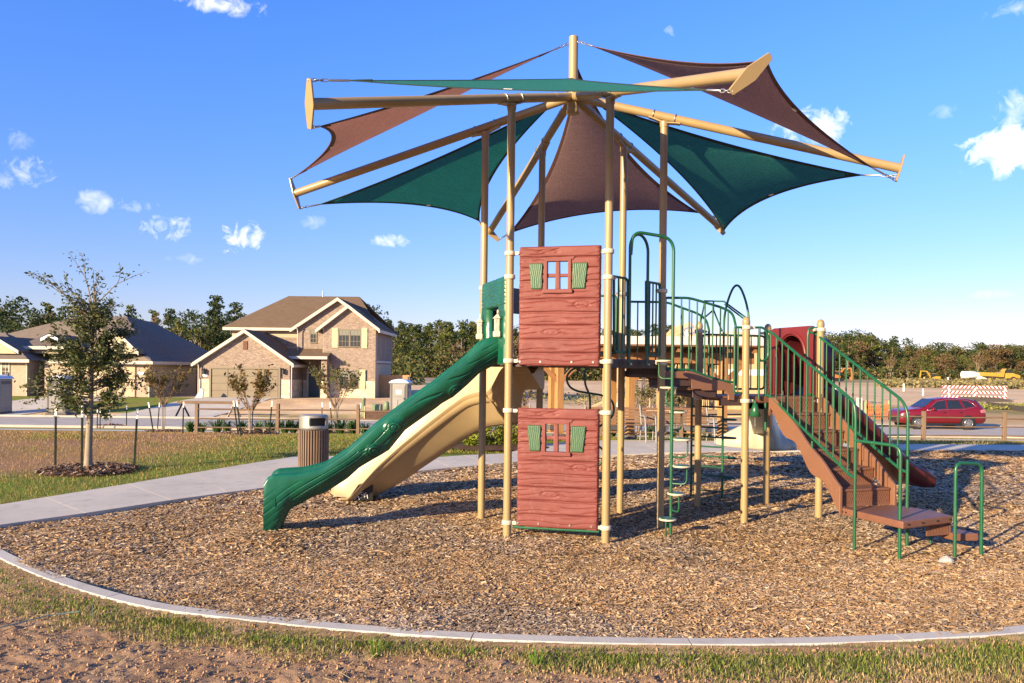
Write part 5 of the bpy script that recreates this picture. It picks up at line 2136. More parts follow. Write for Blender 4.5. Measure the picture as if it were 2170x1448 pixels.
def bench(x, y, rz, label, W=1.75):
    root = empty('park_bench', (0, 0, 0), label, 'bench', 'benches beside the walkway')
    for k in range(5):
        z, yy = .47 + .082 * k + .03, .21 + .045 * k
        MB().box((0, yy, z), (W, .022, .066), ax=(V(1, 0, 0), V(0, .95, -.32).normalized(), V(0, .32, .95).normalized())).build('back_slat', M_BSLAT, root, bevel=.005)
    for k in range(5):
        MB().box((0, -.24 + .088 * k, .44 - .008 * k), (W, .07, .024)).build('seat_slat', M_BSLAT, root, bevel=.005)
    for s in (-1, 1):
        xx = s * (W / 2 + .015)
        mb = MB()
        mb.tube(fillet([V(xx, -.36, 0), V(xx, -.30, .40), V(xx, -.22, .66), V(xx, .02, .68), V(xx, .27, .62)], .10, 5), [.02] * 20, 8, flat=1.5) if False else mb.tube(fillet([V(xx, -.38, 0), V(xx, -.30, .40), V(xx, -.22, .66), V(xx, .02, .68), V(xx, .27, .62)], .10, 5), .022, 8)
        mb.tube([V(xx, .36, 0), V(xx, .20, .42), V(xx, .40, .90)], .022, 8)
        mb.tube([V(xx, -.29, .42), V(xx, .22, .40)], .018, 8)
        mb.build('end_frame', MATS['bench_grey_coat'], root)
    root.location = (x, y, gz1(x, y) + .045)
    root.rotation_euler.z = rz
    return root


bp = at(1317, 936, 20.2)
bench(bp.x - .02, 20.35, R(-3), 'brown slatted bench with silver ends, left one, beside the timber pavilion post')
bp = at(1432, 936, 20.2)
bench(bp.x + .05, 20.30, R(3), 'brown slatted bench with silver ends, right one, behind the pod climber')
bench(-.35, 22.2, R(2), 'brown slatted bench seen partly between the slide and the red wall panel')

# timber pavilion
px1, px2 = at(1185, 800, 21.9).x, at(1338, 800, 21.6).x
pz = gz1(3, 21.8) + .0
pav = empty('pavilion', (px2, 22.5, pz), 'timber park pavilion with orange-brown posts and a low pale flat roof', 'pavilion')


def ppost(x, y, stone=True):
    MB().box((x, y, pz + 1.15), (.20, .20, 2.5), rz=.35).build('timber_post', M_CEDAR, pav, bevel=.008)
    if stone:
        MB().box((x, y, pz + .06), (.30, .30, .16), rz=.35).build('post_base', M_GREYP, pav, bevel=.01)


rx1 = at(1592, 740, 22.5).x
for x in (px1, px2, rx1 - 1.0):
    ppost(x, 21.8)
for x in (px1, px2, rx1 - 1.0):
    ppost(x, 25.6)
rl_ = px1 - .55
for y in (21.8, 25.6):
    MB().box(((rl_ + rx1) / 2, y, pz + 2.30), (rx1 - rl_ - .3, .16, .30)).build('beam', M_CEDARX, pav, bevel=.006)
for x in np.linspace(rl_ + .3, rx1 - .3, 9):
    MB().bb(x - .05, x + .05, 21.1, 26.4, pz + 2.45, pz + 2.60).build('rafter', M_CEDARX, pav)
for x, s in ((px1, 1), (px1, -1), (px2, 1), (rx1 - 1.0, 1), (rx1 - 1.0, -1)):
    MB().beam((x + s * .05, 21.8, pz + 1.62), (x + s * .62, 21.8, pz + 2.2), .13, .13, up=(0, 1, 0)).build('brace', M_CEDARX, pav, bevel=.005)
MB().bb(rl_, rx1, 20.95, 26.5, pz + 2.60, pz + 2.63).build('roof_deck', M_CEDARX, pav)
MB().bb(rl_ - .04, rx1 + .04, 20.9, 26.55, pz + 2.632, pz + 2.86).build('roof', pbr('pale_roof_metal', (0.52, 0.49, 0.46), .5, var=.08, vs=2), pav, bevel=.015)
mb = MB()
for x in np.arange(rl_ + .2, rx1, .42):
    mb.bb(x, x + .02, 20.895, 26.5, pz + 2.82, pz + 2.88)
mb.build('roof_seam', pbr('roof_seam_metal', (0.46, 0.44, 0.42), .5), pav)

# ------------------------------------------------------------------ trees and shrubs
M_BARK = wood('grey_bark', (0.23, 0.175, 0.125), (0.11, 0.08, 0.055), .9, 2, 9, .7, stretch=.3)
M_PALEB = wood('pale_bark', (0.30, 0.245, 0.18), (0.17, 0.13, 0.095), .85, 2, 9, .5, stretch=.3)
M_LEAF = tinted('leaf', 0.55, 0.30, 0.35)
M_FAR = tinted('far_leaf', 0.8, 0.22, 0.15)


def leaf_cards(pts, size, cols, droop=0.0, aspect=2.2):
    """one small folded leaf at each point"""
    pts = np.asarray(pts, float)
    n = len(pts)
    d = rng.normal(size=(n, 3))
    d[:, 2] = d[:, 2] * .7 - droop
    d /= np.linalg.norm(d, axis=1, keepdims=True)
    r = rng.normal(size=(n, 3))
    s = np.cross(d, r)
    s /= np.linalg.norm(s, axis=1, keepdims=True) + 1e-9
    sz = size * rng.uniform(.6, 1.35, n)[:, None]
    hl, hw = d * sz / 2, s * sz / (2 * aspect)
    v = np.stack([pts - hl, pts + hw, pts + hl, pts - hw], 1).reshape(-1, 3)
    return v, np.arange(4 * n).reshape(n, 4), np.repeat(np.asarray(cols), 4, 0)


def pick(pal, n, jit=.25):
    pal = np.array(pal)
    return pal[rng.integers(0, len(pal), n)] * rng.uniform(1 - jit, 1 + jit, n)[:, None]


def grow(base, d, L, r, depth, tips, wood_runs, spread=.55, ratio=.72, up=.15, kids_=(2, 3), jit=.12):
    pts = [Vector(base)]
    d = Vector(d).normalized()
    n = 4
    for i in range(n):
        d = (d + V(random.gauss(0, jit), random.gauss(0, jit), random.gauss(0, jit * .6) + up * .25)).normalized()
        pts.append(pts[-1] + d * (L / n))
    wood_runs.append((pts, [r * (1 - .45 * i / n) for i in range(n + 1)]))
    if depth == 0:
        tips += [(pts[k], pts[k + 1]) for k in range(1, n)]
        return
    for k in range(random.randint(*kids_)):
        a = random.uniform(0, 2 * math.pi)
        s = d.cross(V(math.cos(a), math.sin(a), .3)).normalized()
        nd = (d + s * random.uniform(spread * .6, spread * 1.3) + V(0, 0, up)).normalized()
        grow(pts[random.randint(2, n)], nd, L * ratio * random.uniform(.8, 1.15), r * .55, depth - 1, tips, wood_runs, spread, ratio, up, kids_, jit)
    if depth >= 1:
        tips += [(pts[k], pts[k + 1]) for k in range(2, n)]


# the young oak on the lawn
random.seed(21)
oak_at = V(-7.33, 13.55, .03)
oak = empty('oak_tree', oak_at, 'young oak with a dark crown and wispy top on the left lawn between stakes', 'tree')
runs, tips_ = [], []
tr = [oak_at + V(0, 0, -.1), oak_at + V(.01, 0, .5), oak_at + V(.03, 0, 1.1), oak_at + V(.03, .02, 1.8), oak_at + V(.06, 0, 2.5), oak_at + V(.10, 0, 3.1)]
runs_t = [(tr, [.072, .056, .048, .038, .027, .015])]
for i in range(84):
    h = random.uniform(.95, 2.75)
    a = random.uniform(0, 2 * math.pi)
    f = (h - 1.02) / 1.73
    L = random.uniform(.65, 1.2) * (1.0 - .48 * f) * (.7 if h < 1.2 else 1)
    b = V(oak_at.x + .03 + .03 * f, oak_at.y, oak_at.z + h)
    grow(b, (math.cos(a), math.sin(a), .10 + .55 * f), L * .62, .014, 1, tips_, runs, .7, .62, .10, (2, 3))
for (dx, dz, L) in ((-1.05, .62, 1.25), (-.75, .9, 1.35), (-.55, 1.0, 1.15), (-.25, 1.25, .85), (.18, 1.3, .85), (.55, .9, .9), (.85, .75, 1.0), (-.75, .5, .9), (.05, 1.5, .8), (1.0, .45, .7)):
    grow(oak_at + V(.06, 0, random.uniform(2.2, 2.9)), (dx, random.uniform(-.3, .3), dz), L * .62, .012, 1, tips_, runs, .35, .7, .08, (2, 3), .10)
mb = MB()
for p_, r_ in runs_t:
    mb.tube(p_, r_, 12)
mb.build('trunk', M_PALEB, oak)
mb = MB()
for p_, r_ in runs:
    mb.tube(p_, r_, 5)
mb.build('limbs', M_BARK, oak)
lp = []
for a, b in tips_:
    n = random.randint(9, 16)
    if a.z > oak_at.z + 2.75:
        n = random.randint(4, 8)
    for k in range(n):
        lp.append(a.lerp(b, random.random()) + V(random.gauss(0, .045), random.gauss(0, .045), random.gauss(0, .045)))
lv = leaf_cards(lp, .066, pick([(.06, .08, .022), (.085, .105, .028), (.042, .06, .018), (.14, .14, .04)], len(lp), .3))
fast_obj('crown', lv[0], lv[1], M_LEAF, lv[2], False, oak, oak_at + V(0, 0, 1))


def mulch_ring(p, r, label, n=900):
    p = V(p.x, p.y, gz1(p.x, p.y) + .02)
    mb = MB()
    v = []
    nr, na = 7, 28
    for i in range(nr):
        q = i / (nr - 1)
        for k in range(na):
            a = 2 * math.pi * k / na
            rr = r * (1.02 - q * .98) * (1 + .12 * (float(fbm(math.cos(a) * 2 + p.x, math.sin(a) * 2 + p.y, 2, 3)) - .5) * 2)
            h = .10 * math.sin(min(1, q * 2.2) * math.pi / 2) - .03 * q + .05 * (float(fbm(math.cos(a) * 5 * q, math.sin(a) * 5 * q + p.x, 2, 8)) - .5)
            v.append(p + V(rr * math.cos(a), rr * math.sin(a), h - .05))
    mb.grid(v, nr, na, True, True)
    o = mb.build('mulch_mound', MATS['dark_mulch'])
    tag(o, label, 'mulch ring', 'mulch rings around the young trees')
    # loose chips on it
    q = np.sqrt(rng.uniform(0, 1, n))
    a = rng.uniform(0, 2 * np.pi, n)
    x, y = p.x + r * q * np.cos(a), p.y + r * q * np.sin(a)
    d = np.stack([np.cos(a * 7), np.sin(a * 7), rng.normal(0, .35, n)], -1)
    s = np.stack([-np.sin(a * 7), np.cos(a * 7), rng.normal(0, .35, n)], -1)
    c = np.stack([x, y, p.z + .075 - .05 * q ** 3 + rng.uniform(-.01, .02, n)], -1)
    L = rng.uniform(.03, .09, n)[:, None] * max(1, p.y / 16)
    hl, hw = d * L / 2, s * L / 6
    v = np.stack([c - hl - hw, c + hl - hw, c + hl + hw, c - hl + hw], 1).reshape(-1, 3)
    co_ = fast_obj('loose_chips', v, np.arange(4 * n).reshape(n, 4), MATS['wood_chip'], np.repeat(pick([(.18, .10, .06), (.26, .16, .10), (.10, .06, .04), (.33, .24, .17)], n), 4, 0), False, o, p)
    co_['kind'] = 'stuff'
    return o


pbr('dark_mulch', (0.10, 0.058, 0.036), .95, var=.4, vs=7, bump=.8, bs=30, spec=.1)
mulch_ring(oak_at, .80, 'brown wood-chip mound around the foot of the tall oak on the left lawn', 1500)


def stake(px, py_base, py_top, label, Y=None, lean=0.0):
    p = on_land(px, py_base) if Y is None else at(px, py_base, Y)
    p.z = gz1(p.x, p.y) if p.y > 19 else .03
    h = at(px, py_top, p.y).z - p.z
    root = empty('tree_stake', p, label, 'stake', 'metal stakes around the young trees')
    tp = p + V(lean, 0, h)
    q = p.lerp(tp, .83)
    w = .034 + max(0, p.y - 20) * .0006
    mb = MB()
    mb.beam(p - UP * .2, q, w, .012, up=(0, 1, .01)).beam(p - UP * .2 + V(0, .014, 0), q + V(0, .014, 0), .010, .03, up=(0, 1, .01))
    mb.build('stake_shaft', MATS['stake_green'], root)
    mb = MB()
    mb.beam(q, tp, w, .012, up=(0, 1, .01)).beam(q + V(0, .014, 0), tp + V(0, .014, 0), .010, .03, up=(0, 1, .01))
    mb.build('white_tip', M_WHITE, root)
    return root


pbr('stake_green', (0.008, 0.014, 0.011), .8, var=.25, vs=12, spec=.15)
stake(117, 993, 860, 'dark metal stake with white tip left of the tall oak trunk', 13.9)
stake(173, 1009, 860, 'dark metal stake with white tip just in front of the tall oak trunk', 13.15)
stake(283, 996, 866, 'dark metal stake with white tip right of the tall oak trunk', 13.9, .06)


def young_tree(px, py, top_py, seed, label, pal, stems=4, nleaf=5, white=True, wscale=1.0, lsz=.085):
    random.seed(seed)
    p = on_land(px, py)
    H = at(px, top_py, p.y).z - p.z
    root = empty('young_tree', p, label, 'tree', 'young ornamental trees along the fence')
    runs, tips_ = [], []
    fork = .42 * H
    tm = MB()
    for k in range(stems):
        a = 2 * math.pi * k / stems + random.uniform(-.4, .4)
        b = p + V(math.cos(a) * .05, math.sin(a) * .05, -.1)
        e = p + V(math.cos(a) * .09, math.sin(a) * .09, fork)
        mid_ = b.lerp(e, .5) + V(random.gauss(0, .02), random.gauss(0, .02), 0)
        tm.tube([b, mid_, e], [.022, .019, .016], 6)
        for q in range(4):
            aa = a + random.uniform(-1.0, 1.0)
            grow(e - UP * random.uniform(0, .25) * H * .3, (math.cos(aa) * .62 * wscale, math.sin(aa) * .62 * wscale, 1), H * .34, .015, 2, tips_, runs, .38, .66, .10, (2, 3), .09)
    tm.build('trunk', M_PALEB, root)
    mb = MB()
    zmax = max(b.z for a, b in tips_)
    for p_, r_ in runs:
        mb.tube(p_, [max(.0045, q * 1.0) for q in r_], 4)
    mb.build('limbs', MATS['twig'], root)
    lp = []
    for a, b in tips_:
        for k in range(random.randint(0, nleaf + 2)):
            lp.append(a.lerp(b, random.random()) + V(random.gauss(0, .05), random.gauss(0, .05), random.gauss(0, .05)))
    lv = leaf_cards(lp, lsz, pick(pal, len(lp), .3), .2, 1.9)
    fast_obj('crown', lv[0], lv[1], M_LEAF, lv[2], False, root, p + V(0, 0, fork))
    # scale the whole plant to the height seen
    k = (H) / max(.1, zmax - p.z)
    root.scale = (k * .95, k * .95, k)
    return root, p


wood('twig', (0.24, 0.15, 0.10), (0.13, 0.08, 0.05), .85, 2, 9, .4)
PAL_O = [(.15, .11, .025), (.20, .095, .025), (.24, .14, .03), (.12, .11, .03), (.09, .095, .025)]
PAL_G = [(.10, .12, .022), (.13, .12, .025), (.17, .11, .02), (.08, .10, .022)]
PAL_R = [(.10, .12, .02), (.12, .11, .022), (.20, .10, .02)]
yt = []
for (px, py, tp, sd_, lb, pal, nl) in ((531, 921, 771, 3, 'young vase-shaped tree with sparse olive and rust leaves in front of the garage door', PAL_O, 3),
                                     (712, 922, 762, 5, 'young vase-shaped tree with golden leaves in front of the brick house porch', PAL_G, 4),
                                     (346, 917, 768, 8, 'young orange-leaved tree left of the first fence post', PAL_O, 5),
                                     (1100, 925, 800, 12, 'bare-looking young tree behind the yellow shrubs', PAL_O, 1),
                                     (1352, 921, 800, 14, 'young leafy tree behind the left bench', PAL_G, 3),
                                     (1432, 921, 805, 15, 'young leafy tree behind the right bench', PAL_G, 5)):
    o, p = young_tree(px, py, tp, sd_, lb, pal, nleaf=nl, lsz=.12)
    yt.append(p)
    mulch_ring(p, .85, 'dark chip mound around ' + {531: 'the young tree by the garage', 712: 'the young tree by the porch', 346: 'the orange-leaved young tree', 1100: 'the bare young tree behind the shrubs', 1352: 'the young tree behind the left bench', 1432: 'the young tree behind the right bench'}[px], 260)
o, p = young_tree(230, 905, 800, 31, 'small leafy oak on the far lawn edge behind the tall oak', [(.05, .07, .02), (.07, .085, .02)], 1, 9, lsz=.13)
mulch_ring(p, .75, 'dark chip mound around the small oak by the street', 260)
for (px, pb, pt_, lb, le) in ((206, 908, 868, 'short stake left of the small oak by the street', 0), (212, 909, 868, 'short stake beside the small oak by the street', 0), (268, 904, 860, 'stake right of the small oak by the street', 0),
                              (328, 919, 853, 'leaning stake left of the orange-leaved young tree', -.2), (333, 912, 853, 'leaning stake behind the orange-leaved young tree', .1), (387, 920, 852, 'upright stake right of the orange-leaved young tree', 0.02),
                              (507, 922, 850, 'leaning stake, left of the pair by the garage young tree', -.18), (513, 925, 850, 'leaning stake, right of the pair by the garage young tree', -.16), (570, 922, 850, 'stake right of the garage young tree', .08),
                              (682, 915, 853, 'stake left of the porch young tree', 0), (706, 922, 853, 'leaning stake against the porch young tree', -.15), (756, 922, 855, 'leaning stake right of the porch young tree', .15),
                              (1307, 918, 853, 'stake left of the timber pavilion post', 0), (1355, 920, 858, 'dark stake between the two benches', 0), (1372, 918, 862, 'short stake behind the right bench', 0)):
    stake(px, pb, pt_, lb, None, le)

# strap-leaved border plants along the fence


def strap_plant(seed):
    random.seed(seed)
    v, f, c = [], [], []
    for i in range(46):
        a = random.uniform(0, 2 * math.pi)
        L = random.uniform(.30, .55)
        w = random.uniform(.016, .028)
        d, s = V(math.cos(a), math.sin(a), 0), V(-math.sin(a), math.cos(a), 0)
        out_ = random.uniform(.12, .42)
        b = d * random.uniform(0, .07)
        P_ = [b, b + d * out_ * .35 + UP * L * .62, b + d * out_ * .75 + UP * L * .95, b + d * out_ * 1.15 + UP * L * random.uniform(.7, 1.0)]
        n0 = len(v)
        for q, ww in zip(P_, (w, w, w * .7, w * .1)):
            v += [q - s * ww, q + s * ww]
        g = random.uniform(.7, 1.4)
        c += [(.055 * g, .11 * g, .022 * g)] * 8
        for k in range(3):
            f.append((n0 + 2 * k, n0 + 2 * k + 1, n0 + 2 * k + 3, n0 + 2 * k + 2))
    return fast_mesh('strap_leaves', np.array([tuple(p) for p in v]), np.array(f), M_LEAF, np.array(c))


sm_ = [strap_plant(s) for s in (1, 2, 3)]
k_ = 0
for px in (404, 428, 460, 482, 512, 548, 572, 604, 622, 642, 696, 722, 748, 772, 1298, 1380, 1398, 1446, 1470, 1530):
    p = at(px, 905, 31.3 + random.uniform(-.1, .5))
    p.z = gz1(p.x, p.y)
    ob = bpy.data.objects.new('strap_leaf_plant', sm_[k_ % 3])
    link(ob, None, p)
    s_ = random.uniform(.95, 1.35)
    ob.scale = (s_, s_, s_)
    ob.rotation_euler.z = random.uniform(0, 6)
    tag(ob, 'dark green strap-leaved plant in the border behind the rail fence', 'plant', 'strap-leaved plants in the border behind the rail fence')
    k_ += 1
bb_ = MB()
v = []
for x in np.arange(at(395, 905, 31).x, at(1620, 905, 31).x, .4):
    for y in (30.7, 31.2, 31.7, 32.2):
        v.append((x, y, gz1(x, y) + .03 + random.uniform(0, .05)))
bb_.grid(v, len(v) // 4, 4, True)
tag(bb_.build('border_bed', MATS['dark_mulch']), kind='structure')
# dry grass tussocks beyond the fence
tm = []
for s in (5, 6):
    random.seed(s)
    n = 90
    a = np.array([random.uniform(0, 6.28) for _ in range(n)])
    bvv = blades(np.cos(a) * .06 * rng.uniform(0, 1, n), np.sin(a) * .06 * rng.uniform(0, 1, n), np.zeros(n), rng.uniform(.35, .8, n), np.full(n, .016), pick([(.34, .26, .12), (.20, .19, .06), (.13, .15, .04)], n), .42)
    tm.append(fast_mesh('tussock_blades', bvv[0], bvv[1], M_BLADE, bvv[2]))
for i, (px, yy) in enumerate(((402, 33), (570, 37), (618, 37.0), (690, 37.0), (655, 33), (740, 36.5), (1455, 33), (1494, 33), (1505, 32.6), (1540, 33), (1430, 33.2), (1700, 33))):
    p = at(px, 890, yy)
    p.z = gz1(p.x, p.y)
    ob = bpy.data.objects.new('grass_tussock', tm[i % 2])
    link(ob, None, p)
    ob.rotation_euler.z = random.uniform(0, 6)
    tag(ob, 'dry tussock of ornamental grass beyond the rail fence', 'grass tussock', 'dry grass tussocks beyond the rail fence')


# yellow-green shrubs with their bed
def shrub(px, py, w, h, label, seed, Y):
    p = at(px, py, Y)
    p.z = gz1(p.x, p.y) + .05
    root = empty('shrub', p, label, 'shrub', 'yellow-green shrubs beside the walkway')
    rr = np.random.default_rng(seed)
    n = 1500
    d = rr.normal(size=(n, 3))
    d /= np.linalg.norm(d, axis=1, keepdims=True)
    lob = 1 + .25 * np.sin(d[:, 0] * 5 + seed) * np.cos(d[:, 1] * 4) + .2 * (fbm(d[:, 0] * 3 + 9, d[:, 2] * 3 + 9, 3, seed) - .5)
    r = lob * rr.uniform(.25, 1.0, n) ** .4
    pts = np.stack([d[:, 0] * w / 2 * r, d[:, 1] * w / 2 * r, h * .5 + d[:, 2] * h * .5 * r], -1)
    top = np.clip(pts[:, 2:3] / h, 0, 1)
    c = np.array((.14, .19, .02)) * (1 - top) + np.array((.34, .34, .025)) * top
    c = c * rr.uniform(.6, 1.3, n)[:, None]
    lv = leaf_cards(pts + np.array(p), .085, c, -.2, 2.4)
    fast_obj('foliage', lv[0], lv[1], M_LEAF, lv[2], False, root, p)
    mb = MB()
    for i in range(14):
        a = random.uniform(0, 6.28)
        mb.tube([p, p + V(math.cos(a) * w * .2, math.sin(a) * w * .2, h * .4), p + V(math.cos(a) * w * .36, math.sin(a) * w * .36, h * .75)], [.012, .008, .004], 5)
    mb.build('stems', MATS['twig'], root)


shrub(1000, 952, .62, .52, 'yellow-green shrub, left and smallest of the three by the walkway bend', 3, 18.2)
shrub(1046, 950, .95, .70, 'yellow-green shrub, widest and brightest of the three by the walkway bend', 5, 18.5)
shrub(1098, 948, .85, .62, 'yellow-green shrub half hidden behind the lower red wall panel', 8, 18.6)
v = []
for i in range(9):
    for k in range(24):
        a = 2 * math.pi * k / 24
        q = 1 - i / 8 * .98
        c = at(1042, 960, 18.35)
        x, y = c.x + 1.35 * q * math.cos(a), c.y + .85 * q * math.sin(a)
        v.append((x, y, gz1(x, y) + .04 + .06 * math.sin((1 - q) * 1.5) + .03 * (float(fbm(x * 4, y * 4, 2, 4)) - .5)))
tag(MB().grid(v, 9, 24, True, True).build('shrub_bed', MATS['dark_mulch']), kind='structure')

# longer green tufts standing out of the verge
tl = []
for i, (px, py, h, lb) in enumerate(((797, 1388, .16, 'bright tuft of long grass blades against the kerb, left one'), (1134, 1408, .20, 'bright tuft of long grass blades against the kerb, right one'), (545, 1360, .11, 'low spiky grass tuft on the verge near the left soil'), (1000, 1385, .12, 'low grass tuft on the verge between the two long tufts'))):
    p = on_ground(px, py)
    n = 26
    a = rng.uniform(0, 6.28, n)
    bvv = blades(p.x + np.cos(a) * .015, p.y + np.sin(a) * .015, np.full(n, -.02), h * rng.uniform(.5, 1.1, n), np.full(n, .007), pick([(.10, .22, .02), (.16, .27, .03)], n), .55)
    tag(fast_obj('grass_tuft', bvv[0], bvv[1], M_BLADE, bvv[2], False, None, p), lb, 'grass tuft')
# plant string and a pale reed lying on the soil, and a stone on the chips
a = [on_ground(x, y) + UP * .03 for x, y in ((-40, 1346), (10, 1337), (40, 1329), (70, 1321), (110, 1312), (140, 1308), (168, 1305))]
tag(MB().tube(fillet(a, .1), .0045, 6).build('green_cord', pbr('pale_green_cord', (0.17, 0.27, 0.22), .7)), 'thin green cord lying on the bare soil at bottom left', 'cord')
a = on_ground(199, 1322)
tag(MB().tube([a - UP * .02, a + V(-.006, 0, .06), a + V(-.012, 0, .14)], [.0035, .006, .004], 6, flat=.4).build('marker_stick', MATS['pale_green_cord']), 'short pale green stick upright in the bare soil near the kerb', 'stick')
p = on_ground(2006, 1194)
mb = MB()
for (dx, dz, r) in ((0, 0, .055), (-.055, -.005, .028), (.03, .0, .035)):
    v = []
    for i in range(7):
        for k in range(10):
            t1, t2 = math.pi * i / 6, 2 * math.pi * k / 10
            rr = r * (1 + .35 * (float(fbm(i * .7 + dx * 90, k * .8, 2, 6)) - .5))
            v.append(p + V(dx + rr * math.sin(t1) * math.cos(t2) * 1.2, rr * math.sin(t1) * math.sin(t2), max(-.01, dz + rr * .55 + rr * .75 * math.cos(t1))))
    mb.grid(v, 7, 10, False, True)
tag(mb.build('stone', pbr('grey_stone', (0.36, 0.35, 0.34), .8, var=.3, vs=40)), 'small grey stone on the wood chips by the grab bar', 'stone')
# ------------------------------------------------------------------ houses
def brick(name, cols, mortar, scale=(1, 1), bw=.21, bh=.075, rough=.85):
    t = NT(name)
    g = t.n('ShaderNodeNewGeometry')
    s = t.n('ShaderNodeSeparateXYZ')
    t.l(g.outputs['Position'], s.inputs[0])
    cb_ = t.n('ShaderNodeCombineXYZ')
    t.l(t.math('ADD', s.outputs[0], s.outputs[1]), cb_.inputs[0])
    t.l(s.outputs[2], cb_.inputs[1])
    b = t.n('ShaderNodeTexBrick')
    b.inputs['Scale'].default_value = 1
    b.inputs['Brick Width'].default_value = bw
    b.inputs['Row Height'].default_value = bh
    b.inputs['Mortar Size'].default_value = .012
    b.inputs['Color1'].default_value = (0, 0, 0, 1)
    b.inputs['Color2'].default_value = (1, 1, 1, 1)
    b.inputs['Mortar'].default_value = (.5, .5, .5, 1)
    t.l(cb_.outputs[0], b.inputs['Vector'])
    n = t.noise(t.coord('World'), 2.5, 5, .7)
    n2 = t.noise(t.coord('World'), 9, 2, .5)
    k = t.math('ADD', t.math('MULTIPLY', b.outputs['Color'], .75), t.math('MULTIPLY', t.math('SUBTRACT', n2, .5), .9))
    c = t.ramp(k, [(i / (len(cols) - 1), q) for i, q in enumerate(cols)])
    c = t.mix(b.outputs['Fac'], c, mortar)
    c = t.mix(t.math('MULTIPLY', n, .35), c, sc3(mortar, .75))
    t.color(c)
    t.set(rough, spec=.2)
    t.bump(t.math('SUBTRACT', 1.0, b.outputs['Fac']), .5, .01)
    MATS[name] = t.m
    return t.m


M_BRICK = brick('pink_brick', [(.10, .058, .045), (.195, .128, .095), (.265, .185, .142), (.44, .35, .28)], (.35, .29, .24))
M_BRICKT = brick('tan_brick', [(.30, .215, .15), (.38, .28, .20), (.46, .345, .25)], (.46, .38, .30))
M_STONE = brick('pale_stone', [(.44, .35, .25), (.60, .50, .37), (.68, .60, .47)], (.60, .52, .41), bw=.48, bh=.22)


def roofing(name, c, c2):
    t = NT(name)
    v = t.coord('World')
    s = t.n('ShaderNodeSeparateXYZ')
    g = t.n('ShaderNodeNewGeometry')
    t.l(g.outputs['Position'], s.inputs[0])
    cb_ = t.n('ShaderNodeCombineXYZ')
    t.l(t.math('ADD', s.outputs[0], s.outputs[1]), cb_.inputs[0])
    t.l(t.math('MULTIPLY', s.outputs[2], 1.75), cb_.inputs[1])
    b = t.n('ShaderNodeTexBrick')
    b.inputs['Brick Width'].default_value = .32
    b.inputs['Row Height'].default_value = .15
    b.inputs['Mortar Size'].default_value = .012
    b.inputs['Scale'].default_value = 1
    b.inputs['Color1'].default_value = (.25, .25, .25, 1)
    b.inputs['Color2'].default_value = (.85, .85, .85, 1)
    b.inputs['Mortar'].default_value = (.0, .0, .0, 1)
    t.l(cb_.outputs[0], b.inputs['Vector'])
    n = t.noise(v, 1.3, 6, .7)
    cc = t.mix(b.outputs['Color'], c2, c)
    cc = t.mix(t.math('MULTIPLY', n, .6), cc, sc3(c, .62))
    t.color(cc)
    t.set(.9, spec=.15)
    t.bump(t.math('ADD', b.outputs['Color'], t.noise(v, 60, 3)), .5, .012)
    MATS[name] = t.m
    return t.m


M_ROOF = roofing('brown_shingle', (.205, .14, .088), (.135, .09, .058))
M_ROOFG = roofing('grey_brown_shingle', (.23, .185, .15), (.155, .125, .105))


def siding(name, c):
    t = NT(name)
    s = t.n('ShaderNodeSeparateXYZ')
    g = t.n('ShaderNodeNewGeometry')
    t.l(g.outputs['Position'], s.inputs[0])
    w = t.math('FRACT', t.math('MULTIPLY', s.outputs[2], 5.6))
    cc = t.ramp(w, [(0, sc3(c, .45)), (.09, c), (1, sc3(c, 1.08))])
    t.color(cc)
    t.set(.7, spec=.25)
    t.bump(w, .6, .02)
    MATS[name] = t.m
    return t.m


M_SIDE = siding('tan_lap_siding', (.42, .345, .25))
M_SIDEY = siding('pale_yellow_siding', (.42, .365, .24))
M_TAUPE = pbr('taupe_door_paint', (0.175, 0.137, 0.09), .5, var=.05, vs=2)
M_TEAL = pbr('dark_teal_door', (0.022, 0.055, 0.075), .4, var=.1, vs=2)
M_SHUTY = pbr('pale_yellow_shutter', (0.47, 0.40, 0.24), .6, var=.06, vs=4)
M_PINE = wood('new_pine_board', (0.46, 0.28, 0.13), (0.30, 0.165, 0.07), .8, 2, 3, .3)
M_LUMBER = wood('raw_lumber', (0.60, 0.43, 0.235), (0.45, 0.30, 0.15), .8, 2, 3, .3)
M_OSB = pbr('osb_sheet', (0.50, 0.345, 0.18), .85, var=.25, vs=14)
M_WRAP = pbr('white_house_wrap', (0.70, 0.68, 0.64), .6, var=.08, vs=2)


